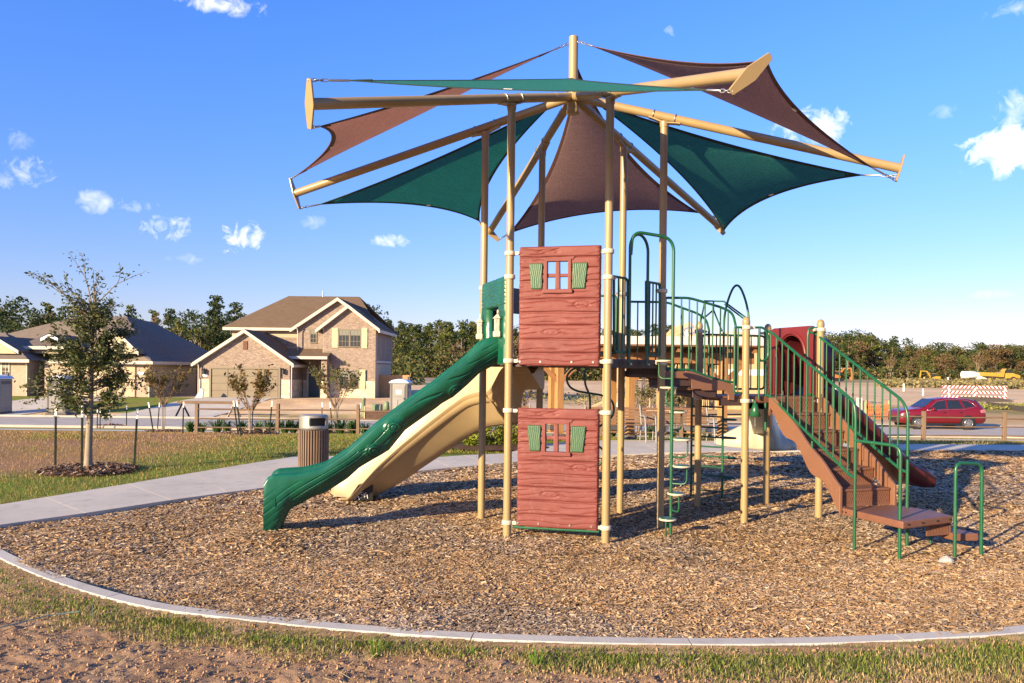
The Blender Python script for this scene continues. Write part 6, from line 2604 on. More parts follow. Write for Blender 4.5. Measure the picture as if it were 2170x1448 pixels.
def gable_block(root, x0, x1, y0, y1, zb, ze, za, xa=None, wall=M_BRICK, roof=M_ROOF, ov=.38, wains=None, name='gable_wall', back=None):
    """gabled wing: pentagon front wall at y0, side walls, two roof slabs, rake and eave boards"""
    xa = (x0 + x1) / 2 if xa is None else xa
    MB().prism([(x0, y0, zb), (x1, y0, zb), (x1, y0, ze), (xa, y0, za), (x0, y0, ze)], (0, .2, 0)).build(name, wall, root)
    for xx, s in ((x0, 1), (x1, -1)):
        MB().bb(xx, xx + s * .2, y0 + .203, y1, zb, ze - .03).build('side_wall', wall if xx == x0 else (back or wall), root)
    yf = y0 - ov
    for xe, s in ((x0, -1), (x1, 1)):
        sl = (za - ze) / abs(xa - xe)
        ex = xe + s * ov
        ez = ze - sl * ov
        t_ = .14
        MB().prism([(xa, yf, za), (ex, yf, ez), (ex, yf, ez + t_), (xa, yf, za + t_)], (0, y1 - yf, 0)).build('roof_slope', roof, root)
        MB().prism([(xa, yf - .03, za - .13), (ex, yf - .03, ez - .13), (ex, yf - .03, ez + .13), (xa, yf - .03, za + .13)], (0, .028, 0)).build('rake_board', M_TRIM, root)
        MB().prism([(xa, yf, za - .12), (ex, yf, ez - .12), (ex, yf, ez - .02), (xa, yf, za - .02)], (0, ov - .01, 0)).build('soffit', M_TRIM, root)
        MB().bb(ex - .10, ex + .02, yf - .02, y1, ez - .14, ez + .05).build('gutter', M_TRIM, root)


pbr('window_blind', (.16, .165, .135), .6, var=.1, vs=6)


def window(root, x0, x1, z0, z1, y, n=1, muntins=(2, 3), frame=M_TAUPE, blind=True):
    fr = MB()
    w = .07
    fr.bb(x0, x1, y - .05, y + .02, z1 - w, z1).bb(x0, x1, y - .07, y + .02, z0, z0 + w)
    fr.bb(x0, x0 + w, y - .048, y + .02, z0 + w, z1 - w).bb(x1 - w, x1, y - .048, y + .02, z0 + w, z1 - w)
    for i in range(1, n):
        xm = x0 + (x1 - x0) * i / n
        fr.bb(xm - .06, xm + .06, y - .046, y + .02, z0 + w, z1 - w)
    o = fr.build('window', frame, root)
    for i in range(n):
        a, b = x0 + (x1 - x0) * i / n + w, x0 + (x1 - x0) * (i + 1) / n - w
        MB().bb(a, b, y - .022, y - .012, z0 + w, z1 - w).build('pane', M_GLASS, o)
        if blind:
            MB().bb(a + .01, b - .01, y - .0121, y - .0085 - .0155, z1 - w - (z1 - z0) * .30, z1 - w).build('blind', MATS['window_blind'], o)
        mm = MB()
        for k in range(1, muntins[0]):
            xm = a + (b - a) * k / muntins[0]
            mm.bb(xm - .014, xm + .014, y - .034, y - .023, z0 + w, z1 - w)
        for k in range(1, muntins[1]):
            zm = z0 + (z1 - z0) * k / muntins[1]
            mm.bb(a, b, y - .033, y - .0225, zm - .014, zm + .014)
        mm.build('muntin', frame, o)
    return o


def shutter(root, x0, x1, z0, z1, y):
    MB().bb(x0, x1, y - .05, y - .004, z0, z1).build('shutter', M_SHUTY, root)
    s = root.children[-1]
    for z in (z0 + .2, z1 - .2):
        MB().bb(x0 + .02, x1 - .02, y - .075, y - .051, z - .05, z + .05).build('batten', M_SHUTY, s)


def wall_lamp(root, p):
    MB().lathe([(.07, 0), (.10, .02), (.10, .30), (.06, .32)], p - V(0, .16, .15), 8, False).lathe([(.13, .32), (.02, .42)], p - V(0, .16, .15), 8, False).beam(p + V(0, -.02, .2), p + V(0, -.16, .3), .04, .04).build('wall_lamp', M_BLACK, root)


def ax_(px, Y):
    return at(px, 780, Y).x


def az_(py, Y, px=600):
    return at(px, py, Y).z


def garage_door(root, x0, x1, z0, z1, y, mat):
    d = MB().bb(x0, x1, y, y + .05, z0, z1).build('garage_door', mat, root)
    nr, nc = 4, 4
    for i in range(nr):
        for k in range(nc):
            a, b = x0 + (x1 - x0) * k / nc, x0 + (x1 - x0) * (k + 1) / nc
            c, e = z0 + (z1 - z0) * i / nr, z0 + (z1 - z0) * (i + 1) / nr
            MB().bb(a + .02, b - .02, y - .025, y - .002, c + .015, e - .015).build('door_panel', mat, d, bevel=.012)
    return d


# two-storey brick house
GY = 57.0
zg = -.46
h1 = empty('brick_house', (ax_(600, 60), 60, zg), 'two-storey pink brick house with a front-facing garage, pale stone base and brown shingle roof', 'house')
X0, X1 = ax_(423, GY), ax_(614, GY)
zE, zA = az_(765, GY, 423), az_(702, GY, 520)
gable_block(h1, X0, X1, GY, 61.6, zg, zE, zA, ax_(520, GY), M_BRICK)
gd0, gd1, gdz = ax_(449, GY), ax_(591, GY), az_(783, GY)
# dark opening reveal with the door set back
MB().bb(gd0 - .02, gd1 + .02, GY - .012, GY - .002, zg, gdz + .03).build('door_reveal', M_TAUPE, h1)
MB().bb(gd0 - .14, gd0, GY - .14, GY - .013, zg, gdz + .12).bb(gd1, gd1 + .14, GY - .14, GY - .013, zg, gdz + .12).bb(gd0, gd1, GY - .14, GY - .013, gdz, gdz + .12).build('door_surround', M_TAUPE, h1)
garage_door(h1, gd0 + .01, gd1 - .01, zg + .01, gdz - .01, GY - .055, M_TAUPE)
zst = az_(805, GY)
for a, b in ((X0 - .04, gd0 - .16), (gd1 + .16, X1 + .04)):
    MB().bb(a, b, GY - .07, GY - .003, zg, zst).build('stone_base', M_STONE, h1)
    MB().bb(a - .01, b + .01, GY - .09, GY - .003, zst + .003, zst + .08).build('stone_cap', M_BRICK, h1)
MB().bb(X1 + .003, X1 + .07, GY + .0, 60.2, zg, zst).build('stone_base', M_STONE, h1)
MB().bb(ax_(515, GY), ax_(524, GY), GY - .05, GY - .003, az_(742, GY), az_(724, GY)).build('gable_vent', pbr('rust_vent', (.12, .04, .025), .7), h1)
for px in (434, 602):
    wall_lamp(h1, at(px, 789, GY))
MB().bb(ax_(430, GY), ax_(440, GY), GY - .03, GY - .003, az_(800, GY), az_(794, GY)).build('number_plaque', M_WHITE, h1)
# main two-storey gable
MY = 59.2
m0, m1 = ax_(683, MY), ax_(795, MY)
zE2, zA2 = az_(693, MY, 740), az_(650, MY, 740)
gable_block(h1, m0, m1, MY, 67.0, zg, zE2, zA2, ax_(738, MY), M_BRICK, back=M_SIDE)
MB().bb(m1 - .25, m1 + .02, MY - .02, MY + .25, zg, zE2 - .1).build('corner_brick', M_BRICK, h1)
zsm = az_(806, MY)
MB().bb(m0, m1 + .02, MY - .07, MY - .003, zg, zsm).build('stone_base', M_STONE, h1)
window(h1, ax_(716, MY), ax_(765, MY), az_(735, MY), az_(696, MY), MY - .01, 2, (3, 3))
shutter(h1, ax_(703, MY), ax_(715.5, MY), az_(736, MY), az_(694, MY), MY - .01)
shutter(h1, ax_(765.5, MY), ax_(778, MY), az_(736, MY), az_(694, MY), MY - .01)
window(h1, ax_(719, MY), ax_(762, MY), az_(822, MY), az_(784, MY), MY - .08, 2, (2, 2))
shutter(h1, ax_(762.5, MY), ax_(775, MY), az_(823, MY), az_(782, MY), MY - .08)
shutter(h1, ax_(706, MY), ax_(718.5, MY), az_(823, MY), az_(782, MY), MY - .08)
# side windows and little vent on the lap-sided flank
for y in (61.0, 63.5):
    window(h1, 0, .01, 0, .01, 0)if False else MB().bb(m1 + .01, m1 + .04, y, y + .5, zg + 3.3, zg + 4.7).build('side_window', M_TAUPE, h1)
MB().bb(m1 + .005, m1 + .05, MY + .3, 66.8, zg + 2.72, zg + 2.86).build('belt_board', M_TRIM, h1)
# narrower gable set back to its left
SY = 60.1
s0_, s1_ = ax_(629, SY), ax_(718, SY)
gable_block(h1, s0_, ax_(800, SY), SY, 67.5, zg + 2.6, az_(693, SY, 640), az_(635, SY, 716), ax_(716, SY), M_BRICK, name='set_back_gable')
window(h1, ax_(656, SY), ax_(671, SY), az_(727, SY), az_(697, SY), SY - .01, 1, (2, 3))
# upper storey behind the garage and hip roof
BY = 61.7
b0, b1 = ax_(491, BY), ax_(650, BY)
zE3 = az_(697, BY, 560)
MB().bb(b0, b1 + 4, BY, 71, zg, zE3).build('upper_wall', M_SIDE, h1)
MB().bb(b0 - .03, b1, BY - .04, BY - .003, zE3 - 1.35, zE3 - .65).build('brick_band', M_BRICK, h1)
rz, rY = az_(631, 66.0, 660), 66.0
e0, e1 = b0 - .5, m1 - 1.0
rx0, rx1_ = ax_(611, rY), ax_(735, rY)
mb = MB()
mb.add([(e0, BY - .55, zE3), (e1 + 1, BY - .55, zE3), (rx1_ + 1, rY, rz), (rx0, rY, rz), (e0, 71.5, zE3), (e1 + 1, 71.5, zE3)], [(0, 1, 2, 3), (0, 3, 4), (3, 2, 5, 4)])
o = mb.build('hip_roof', M_ROOF, h1)
o.modifiers.new('thick', 'SOLIDIFY').thickness = -.12
MB().bb(e0 - .03, b1 + .2, BY - .62, BY - .52, zE3 - .16, zE3 + .06).build('gutter', M_TRIM, h1)
MB().bb(e0, b1, BY - .52, BY, zE3 - .15, zE3 - .10).build('soffit', M_TRIM, h1)
# porch roof, recess and front door
PY = 58.6
q0, q1 = ax_(622, PY), ax_(694, PY)
pz0, pz1 = az_(757, PY, 660), az_(738, 60.0, 660)
mb = MB()
mb.add([(q0 - .8, PY - .5, pz0), (q1 + .1, PY - .5, pz0), (q1 + .1, 60.2, pz1), (q0 - .8, 60.2, pz1)], [(0, 1, 2, 3)])
o = mb.build('porch_roof', M_ROOF, h1)
o.modifiers.new('thick', 'SOLIDIFY').thickness = -.1
MB().bb(q0 - .8, q1 + .1, PY - .58, PY - .48, pz0 - .16, pz0 + .05).build('gutter', M_TRIM, h1)
MB().bb(ax_(682, PY), ax_(694, PY), PY - .2, PY + .5, zg, pz0 - .05).build('porch_pier', M_BRICK, h1)
MB().bb(ax_(681, PY), ax_(695, PY), PY - .25, PY + .3, zg, zsm).build('stone_base', M_STONE, h1)
MB().bb(X1, m0 + .3, 60.4, 60.6, zg, pz1).build('porch_wall', M_BRICK, h1)
MB().bb(X1 + .1, m0, 60.33, 60.397, zg, zsm).build('stone_base', M_STONE, h1)
dd = MB().bb(ax_(655, 60.3), ax_(677, 60.3), 60.25, 60.32, zg + .05, az_(784, 60.3)).build('front_door', M_TEAL, h1)
MB().bb(ax_(651, 60.3), ax_(654.6, 60.3), 60.2, 60.32, zg, az_(781, 60.3)).bb(ax_(677.4, 60.3), ax_(680, 60.3), 60.2, 60.32, zg, az_(781, 60.3)).build('door_frame', M_TRIM, dd)
for px, y_, zt_ in ((628, SY - .42, 692), (683.5, MY - .06, 694), (418, GY - .3, 766), (616, GY - .3, 768)):
    x = ax_(px, y_)
    zt = az_(zt_, y_, px)
    MB().tube(fillet([V(x, y_ - .1, zt), V(x + .05, y_ + .1, zt - .3), V(x + .05, y_ + .1, zg if px in (418, 616) else zg + 3.2)], .12), .045, 6).build('downpipe', M_TRIM, h1)
MB().cyl((ax_(683, 66), 66, rz - .2), (ax_(683, 66), 66, rz + .55), .07).build('flue', M_STEEL, h1)

# one-storey house at the left
HY = 56.0
zh = -.42
h2 = empty('tan_house', (ax_(180, 60), 60, zh), 'single-storey tan brick house with a broad hipped grey-brown roof, behind the tall oak', 'house')
g0, g1 = ax_(236, HY), ax_(316, HY)
ze = az_(768, HY, 316)
xr_ = g1
# body and long right flank
MB().bb(ax_(112, 57), g1, HY + .0, HY + .2, zh, ze).build('front_wall', M_BRICKT, h2)
MB().bb(g1 - .2, g1, HY + .203, 71, zh, ze).build('side_wall', M_SIDE, h2)
for k in (0, 1):
    y = 66.3 + k * 1.7
    MB().bb(g1 + .003, g1 + .05, y, y + .75, ze - .95, ze - .2).build('side_window', M_WHITE, h2)
    MB().bb(g1 + .051, g1 + .06, y + .12, y + .63, ze - .85, ze - .3).build('pane', M_GLASS, h2)
xl_ = ax_(-160, 60)
MB().bb(xl_, ax_(100, 60), 60.0, 60.2, zh, ze + .5).build('front_wall', M_BRICKT, h2)
MB().bb(xl_, g1, 70.8, 71, zh, ze).build('back_wall', M_SIDE, h2)
# hip roof
apx = V(ax_(263, 63), 63.4, az_(671, 63.4, 263))
apl = V(ax_(166, 63), 63.4, az_(669, 63.4, 166))
eR, eF, eB, eL = g1 + .45, HY + 1.2, 71.5, xl_ - .4
A_ = V(eR, HY - .5, ze)
mb = MB()
mb.add([(eR, HY - .5, ze), (eR, eB, ze), apx, (apx.x, 68, apx.z - .2)], [(0, 1, 3, 2)])
mb.add([(eL, 59.6, ze + .3), (ax_(112, 57) - .3, 59.6, ze + .3), (ax_(112, 57), HY - .5, ze), (eR, HY - .5, ze), apx, apl], [(0, 1, 5), (1, 2, 3, 4, 5)])
mb.add([(eL, 59.6, ze + .3), apl, (apx.x, 68, apx.z - .2), (eR, eB, ze), (eL, eB, ze)], [(0, 1, 4), (1, 2, 3, 4)])
mb.add([apl, apx, (apx.x, 68, apx.z - .2)], [(0, 1, 2)])
o = mb.build('hip_roof', M_ROOFG, h2)
MB().bb(eR - .06, eR + .07, HY - .5, eB, ze - .15, ze + .07).build('gutter', M_TRIM, h2)
MB().bb(ax_(112, 56), eR + .07, HY - .6, HY - .47, ze - .15, ze + .07).build('gutter', M_TRIM, h2)
# decorative gable over the garage, its doors, plaque
gx0, gx1 = ax_(190, HY), ax_(297, HY)
ga = az_(700, HY + 1, 236)
zgb = az_(750, HY, 290)
for (xa_, xb_) in ((gx0, (gx0 + gx1) / 2), (gx1, (gx0 + gx1) / 2)):
    MB().prism([(xa_, HY - .3, zgb - .12), (xb_, HY - .3, ga - .12), (xb_, HY - .3, ga + .14), (xa_, HY - .3, zgb + .14)], (0, .08, 0)).build('rake_board', M_TRIM, h2)
    MB().prism([(xa_, HY - .28, zgb), (xb_, HY - .28, ga), (xb_, HY - .28, ga + .1), (xa_, HY - .28, zgb + .1)], (0, 6.0, 0)).build('roof_slope', M_ROOFG, h2)
MB().prism([(gx0 + .1, HY - .15, zgb), (gx1 - .1, HY - .15, zgb), ((gx0 + gx1) / 2, HY - .15, ga)], (0, .1, 0)).build('gable_face', M_SIDEY, h2)
garage_door(h2, ax_(180, HY), ax_(288, HY), zh + .01, az_(775, HY), HY - .06, M_BRICKT if False else pbr('sand_door_paint', (.38, .29, .18), .5, var=.05, vs=2))
MB().bb(ax_(269, HY), ax_(288, HY), HY - .11, HY - .088, az_(781, HY), az_(776.5, HY)).build('door_light', M_GLASS, h2)
MB().bb(ax_(294, HY), ax_(305, HY), HY - .03, HY - .003, az_(798, HY), az_(792, HY)).build('number_plaque', M_WHITE, h2)
MB().tube(fillet([V(g1 + .3, HY - .4, ze - .05), V(g1 + .06, HY - .08, ze - .35), V(g1 + .06, HY - .08, zh)], .1), .045, 6).build('downpipe', M_TRIM, h2)
# left bedroom wing with hip and little gable
LY = 55.6
l0, l1 = ax_(-120, LY), ax_(56, LY)
zl = az_(764, LY, 40)
MB().bb(l0, l1, LY, LY + .2, zh, zl).bb(l1 - .2, l1, LY + .203, 60, zh, zl).build('wing_wall', M_BRICKT, h2)
lr = ax_(-40, LY)
mb = MB()
tz = az_(722, 58, 0)
mb.add([(l0 - .4, LY - .45, zl), (l1 + .45, LY - .45, zl), (l1 + .45, 60.5, zl), (l0 - .4, 60.5, zl), (lr, 58.2, tz + .6), (ax_(-70, LY), 58.2, tz + .6)], [(0, 1, 4, 5), (1, 2, 4), (3, 0, 5), (2, 3, 5, 4)])
mb.build('wing_roof', M_ROOFG, h2)
for xa_, za_, xb_, zb_ in ((ax_(42, LY), az_(747, LY, 42), ax_(-10, LY), az_(716, LY, 0)),):
    MB().prism([(xa_, LY - .2, za_ - .12), (xb_, LY - .2, zb_ - .12), (xb_, LY - .2, zb_ + .13), (xa_, LY - .2, za_ + .13)], (0, .08, 0)).build('rake_board', M_TRIM, h2)
    MB().prism([(xa_, LY - .18, za_), (xb_, LY - .18, zb_), (xb_, LY - .18, zb_ + .12), (xa_, LY - .18, za_ + .12)], (0, 5, 0)).build('roof_slope', M_ROOFG, h2)
    MB().prism([(xa_ - .2, LY - .1, za_ - .1), (xb_ - 2, LY - .1, za_ - .1), (xb_, LY - .1, zb_)], (0, .06, 0)).build('gable_face', M_SIDEY, h2)
MB().bb(l0, l1 + .5, LY - .55, LY - .44, zl - .15, zl + .07).build('gutter', M_TRIM, h2)
window(h2, ax_(-14, LY), ax_(21, LY), az_(815, LY), az_(772, LY), LY - .01, 2, (2, 4), M_TRIM)
MB().tube(fillet([V(l1 + .1, LY - .4, zl - .05), V(l1 + .08, LY - .06, zl - .35), V(l1 + .08, LY - .06, zh)], .1), .045, 6).build('downpipe', M_TRIM, h2)
# entry porch with raised hip and gable
EYp = 57.2
p0, p1 = ax_(48, EYp), ax_(132, EYp)
zp_ = az_(738, EYp, 90)
MB().bb(p0, p1, EYp, EYp + .25, az_(755, EYp), zp_).build('entry_lintel', M_BRICKT, h2)
MB().bb(p0 - .4, p1 + .4, EYp - .5, EYp - .38, zp_ - .1, zp_ + .12).build('gutter', M_TRIM, h2)
mb = MB()
pk = V(ax_(95, 60), 60.5, az_(706, 60.5, 95))
mb.add([(p0 - .4, EYp - .45, zp_), (p1 + .4, EYp - .45, zp_), (p1 + .2, 62, zp_ + .3), (p0 - .2, 62, zp_ + .3), pk], [(0, 1, 4), (1, 2, 4), (2, 3, 4), (3, 0, 4)])
mb.build('entry_roof', M_ROOFG, h2)
for (xa_, s) in ((ax_(78, EYp), 1), (ax_(115, EYp), -1)):
    xm, zm = ax_(97, EYp), az_(711, EYp, 97)
    z_ = az_(720, EYp, 97)
    MB().prism([(xa_, EYp + .4, z_ - .1), (xm, EYp + .4, zm - .1), (xm, EYp + .4, zm + .12), (xa_, EYp + .4, z_ + .12)], (0, .1, 0)).build('rake_board', M_WHITE, h2)
    MB().prism([(xa_, EYp + .42, z_), (xm, EYp + .42, zm), (xm, EYp + .42, zm + .1), (xa_, EYp + .42, z_ + .1)], (0, 4, 0)).build('roof_slope', M_ROOFG, h2)
MB().bb(p0, p1 + .6, 59.6, 59.8, zh, zp_).build('entry_wall', M_BRICK, h2)
MB().bb(ax_(95, 59.5), ax_(104, 59.5), 59.5, 59.58, zh, az_(775, 59.5)).build('front_door', M_TRIM, h2)
for (px, py) in ((302, 715), (352, 723)):
    p = at(px, py, 62)
    MB().lathe([(.16, -.2), (.16, 0), (.20, .02), (.05, .1)], (g1 - (0.9 if px > 330 else 1.6), 62 - (4 if px < 330 else 0), ze + (.62 if px > 330 else 1.2)), 8).build('roof_vent', M_BLACK, h2)

# privacy fences beside the houses
def board_fence(a, b, h, label, n, mat=M_PINE, gap=.012, lean=0):
    a, b = V(*a, 0), V(*b, 0)
    z = gz1(a.x, a.y)
    root = empty('privacy_fence', V(a.x, a.y, z), label, 'fence')
    d = (b - a).normalized()
    L = (b - a).length
    w = L / n
    for i in range(n):
        p = a + d * (w * (i + .5))
        MB().box(p + UP * (z + h / 2 + random.uniform(-.01, .01)), (w - gap, .025, h), ax=(d, V(-d.y, d.x, 0), UP)).build('picket', mat, root)
    for k in (.3, h - .3):
        s = V(-d.y, d.x, 0)
        MB().beam(a + s * .05 + UP * (z + k), b + s * .05 + UP * (z + k), .05, .09).build('fence_rail', mat, root)
    return root


board_fence((ax_(318, 64.5) + .3, 64.4), (ax_(421, 64.5), 64.4), 1.95, 'pine board fence between the tan house and the brick garage', 34)
board_fence((ax_(797, 61), 61.0), (ax_(868, 61), 61.0), 1.75, 'pine board gate fence right of the brick house', 20)
bf = board_fence((ax_(868, 61) + .05, 61.2), (ax_(860, 66), 67), 1.9, 'open-boarded pine fence side running away from the brick house', 10, M_PINE, .28)

# ------------------------------------------------------------------ houses going up on the right
def frame_house(x0, x1, y0, y1, zb, h, label, gable=None, osb=(0, 0), wrap=False, ox=0):
    root = empty('house_frame', ((x0 + x1) / 2, (y0 + y1) / 2, zb), label, 'unfinished house')
    stud = None

    def put(name, a, b, w=.05, d=.12):
        MB().beam(a, b, w, d, up=(0, 1, .001)).build(name, M_LUMBER, root)
    for y in (y0, y1):
        n = int((x1 - x0) / .55)
        for i in range(n + 1):
            x = x0 + (x1 - x0) * i / n
            if stud is None:
                stud = MB().bb(x - .025, x + .025, y - .06, y + .06, zb, zb + h).build('stud', M_LUMBER, root, origin=(x, y, zb))
            else:
                c = stud.copy()
                col.objects.link(c)
                c.location = V(x, y, zb) - wloc(root)
        for z in (zb + .04, zb + h, zb + h * .5):
            put('plate', (x0, y, z), (x1, y, z))
    for x in (x0, x1):
        n = int((y1 - y0) / .6)
        for i in range(1, n):
            y = y0 + (y1 - y0) * i / n
            c = stud.copy()
            col.objects.link(c)
            c.location = V(x, y, zb) - wloc(root)
        put('plate', (x, y0, zb + h), (x, y1, zb + h))
    for i in range(5):
        x = x0 + (x1 - x0) * random.random() * .8
        put('brace', (x, y0 + .1, zb + .2), (x + 1.2, y0 + .1, zb + h * .9), .04, .09)
    if osb[1] > osb[0]:
        for xa in np.arange(osb[0], osb[1] - .3, 1.22):
            MB().bb(xa, min(osb[1], xa + 1.2), y0 - .09, y0 - .063, zb, zb + h + .1).build('osb_sheet', M_OSB, root)
    if wrap:
        MB().bb(osb[0], osb[1], y0 - .12, y0 - .092, az_(796, y0, 1570), az_(783, y0, 1570)).build('house_wrap', M_WRAP, root)
    if gable:
        gx, gz_, hw = gable
        nt_ = 12
        for i in range(nt_):
            y = y0 + (y1 - y0) * i / (nt_ - 1)
            put('truss_chord', (gx - hw, y, zb + h + .05), (gx, y, gz_), .04, .1)
            put('truss_chord', (gx + hw, y, zb + h + .05), (gx, y, gz_), .04, .1)
            put('truss_chord', (gx - hw, y, zb + h + .06), (gx + hw, y, zb + h + .06), .04, .1)
            put('truss_web', (gx - hw * .45, y, zb + h + .06), (gx - hw * .3, y, zb + h + (gz_ - zb - h) * .65), .04, .08)
            put('truss_web', (gx + hw * .45, y, zb + h + .06), (gx + hw * .3, y, zb + h + (gz_ - zb - h) * .65), .04, .08)
            put('truss_web', (gx, y, zb + h + .06), (gx - hw * .3, y, zb + h + (gz_ - zb - h) * .65), .04, .08)
        MB().prism([(gx - hw * .7, y0 + .1, zb + h + .2), (gx + hw * .1, y0 + .1, zb + h + .2), (gx - hw * .1, y0 + .1, zb + h + (gz_ - zb - h) * .72)], (0, .05, 0)).build('wrap_sheet', M_WRAP, root)
    return root


zf = gz1(14, 60)
frame_house(ax_(1345, 60), ax_(1490, 60), 60, 66, zf, az_(742, 60, 1400) - zf, 'bare timber wall frame with a trussed gable, rising behind the pavilion roof', (ax_(1462, 60), az_(683, 60, 1462), 2.2))
frame_house(ax_(1502, 62), ax_(1662, 62), 62, 70, gz1(18, 62), az_(742, 62, 1580) - gz1(18, 62) + 1.0, 'half-sheathed house frame with white wrap band, seen through the green railings', (ax_(1556, 62), az_(702, 62, 1556), 2.6), (ax_(1514, 62), ax_(1640, 62)), True)
frame_house(ax_(1288, 58), ax_(1322, 58), 58, 61, gz1(8, 58), az_(762, 58, 1300) - gz1(8, 58), 'small sheathed lean-to of board at the left end of the building site', None, (ax_(1288, 58), ax_(1322, 58)))
# lumber pile and scraps
for i, (px, py, yy, L, an, lb) in enumerate(((1265, 815, 50, 4.4, .9, 'long board propped on the building site behind the twisted climber'), (1285, 870, 44.8, 2.0, .1, 'board lying on the sand behind the front right post'), (1540, 858, 52, 2.6, .05, 'stack of boards on sand behind the ladder'), (1500, 862, 53, 2.2, -.1, 'scrap board on sand left of the board stack'))):
    p = at(px, py, yy)
    p.z = gz1(p.x, p.y)
    d = V(math.cos(an) if i else .75, 0.2, .35 if i == 0 else .02).normalized()
    tag(MB().beam(p - d * L / 2 + UP * (.8 if i == 0 else .08), p + d * L / 2 + UP * (.8 if i == 0 else .08), .10, .14).build('lumber', M_LUMBER), lb, 'board')
p = at(1320, 862, 50)
p.z = gz1(p.x, p.y)
tag(MB().cyl(p + V(-.9, .0, 1.0), p + V(-.55, 0, .2), .06, seg=8).build('white_pipe', M_WHITE), 'white pipe leaning on the sand behind the front right post', 'pipe')

# ------------------------------------------------------------------ portable toilets
M_PT = pbr('grey_toilet_plastic', (.25, .235, .215), .5, var=.08, vs=2)
M_PTR = pbr('white_toilet_roof', (.66, .67, .70), .45, var=.05, vs=3)
M_PTD = pbr('dark_toilet_trim', (.10, .095, .09), .55, var=.1)


def toilet(x, y, rz, label):
    root = empty('portable_toilet', (0, 0, 0), label, 'portable toilet', 'grey portable toilets by the street')
    b = MB().bb(-.53, .53, -.53, .53, .1, 2.06).build('cabin', M_PT, root, bevel=.04)
    MB().bb(-.58, .58, -.58, .58, 0, .10).build('skid', M_PTD, root, bevel=.02)
    pr = [(-.60, 2.06), (-.58, 2.12), (-.40, 2.24), (0, 2.31), (.40, 2.24), (.58, 2.12), (.60, 2.06)]
    MB().prism([(x_, -.60, z) for x_, z in pr], (0, 1.2, 0)).build('roof', M_PTR, root, bevel=.02)
    d = MB().bb(-.38, .38, -.56, -.533, .2, 1.98).build('door', M_PT, root, bevel=.012)
    for xx in (-.19, .19):
        MB().bb(xx - .14, xx + .14, -.585, -.562, .32, 1.10).build('door_panel', M_PT, d, bevel=.012)
    MB().bb(-.33, .33, -.582, -.562, 1.25, 1.86).build('door_panel', M_PT, d, bevel=.012)
    sg = MB().bb(-.16, .16, -.59, -.5835, 1.42, 1.66).build('sign', M_WHITE, d)
    MB().bb(.28, .34, -.62, -.5625, 1.12, 1.22).build('latch', M_PTD, d)
    for s in (-1, 1):
        MB().bb(s * .53, s * .545, -.35, .35, 1.75, 1.95).build('vent_panel', M_PTD, root)
        MB().bb(s * .532, s * .55, -.45, .45, .35, 1.6).build('side_panel', M_PT, root, bevel=.01)
    for s in (-.45, .45):
        MB().bb(s - .05, s + .05, -.545, -.531, .12, 2.04).build('corner_trim', M_PTD, root)
    MB().cyl((.35, .35, 2.1), (.35, .35, 2.45), .06, seg=8).build('vent_pipe', M_PTD, root)
    root.location = (x, y, gz1(x, y) + .02)
    root.rotation_euler.z = rz
    return root


for (px, rz, lb) in ((128, R(8), 'grey portable toilet on the far kerb, partly behind the tall oak'), (-4, R(-8), 'grey portable toilet cut off by the left picture edge'), (850, R(-4), 'grey portable toilet beside the pine fence, right of the brick house')):
    toilet(ax_(px, 46.4), 46.4, rz, lb)

# utility boxes and odd things along the far kerb
M_UTIL = pbr('pale_green_utility', (.16, .22, .13), .6, var=.15, vs=3)
p = at(771, 862, 47)
p.z = gz1(p.x, p.y)
tag(MB().lathe([(.10, -.1), (.10, 1.0), (.12, 1.01), (.12, 1.08), (.03, 1.14)], p, 12).build('utility_pedestal', M_UTIL), 'pale green round utility pedestal in front of the brick house corner', 'utility pedestal')
p = at(806, 866, 48)
p.z = gz1(p.x, p.y)
u_ = empty('transformer_box', p, 'low green utility box left of the right-hand portable toilet', 'utility box')
MB().bb(p.x - .5, p.x + .1, p.y - .3, p.y + .3, p.z, p.z + .65).build('cabinet', M_UTIL, u_, bevel=.03)
MB().bb(p.x - .46, p.x + .06, p.y - .32, p.y - .302, p.z + .08, p.z + .58).build('cabinet_door', M_UTIL, u_, bevel=.008)
p = at(819, 868, 47.6)
p.z = gz1(p.x, p.y)
tag(MB().lathe([(.16, -.05), (.16, .35), (.20, .36), (.14, .8), (.04, .86)], p, 12).build('utility_stub', M_UTIL), 'small pale green utility riser close to the portable toilet', 'utility riser')
p = at(800, 885, 43.9 + 1.2)
p.z = gz1(p.x, p.y)
sf = empty('silt_fence', p, 'brown silt-fence panel held by wooden stakes by the kerb', 'silt fence')
MB().prism([(p.x - .75, p.y, p.z), (p.x + 1.0, p.y + .1, p.z), (p.x + 1.0, p.y + .1, p.z + .6), (p.x - .75, p.y, p.z + .52)], (0, .02, 0)).build('fabric', pbr('brown_silt_fabric', (.10, .055, .035), .9, var=.3, vs=6), sf)
for dx in (-.75, 1.0):
    MB().bb(p.x + dx - .03, p.x + dx + .03, p.y - .05, p.y - .01, p.z - .1, p.z + .8).build('fence_stake', M_LUMBER, sf)
p = at(412, 884, 45.2)
p.z = gz1(p.x, p.y)
sw = empty('sawhorse', p, 'wooden sawhorse across the driveway of the brick house', 'sawhorse')
MB().bb(p.x - 1.0, p.x + 2.6, p.y - .04, p.y + .04, p.z + .82, p.z + .98).build('top_beam', M_RAILW, sw)
for x in (p.x - .7, p.x + 2.3):
    MB().beam((x - .3, p.y - .3, p.z), (x, p.y, p.z + .85), .05, .09).beam((x + .3, p.y + .3, p.z), (x, p.y, p.z + .85), .05, .09).build('leg', M_BLACK if x < p.x else M_LUMBER, sw)
p = at(417, 841, 55.2)
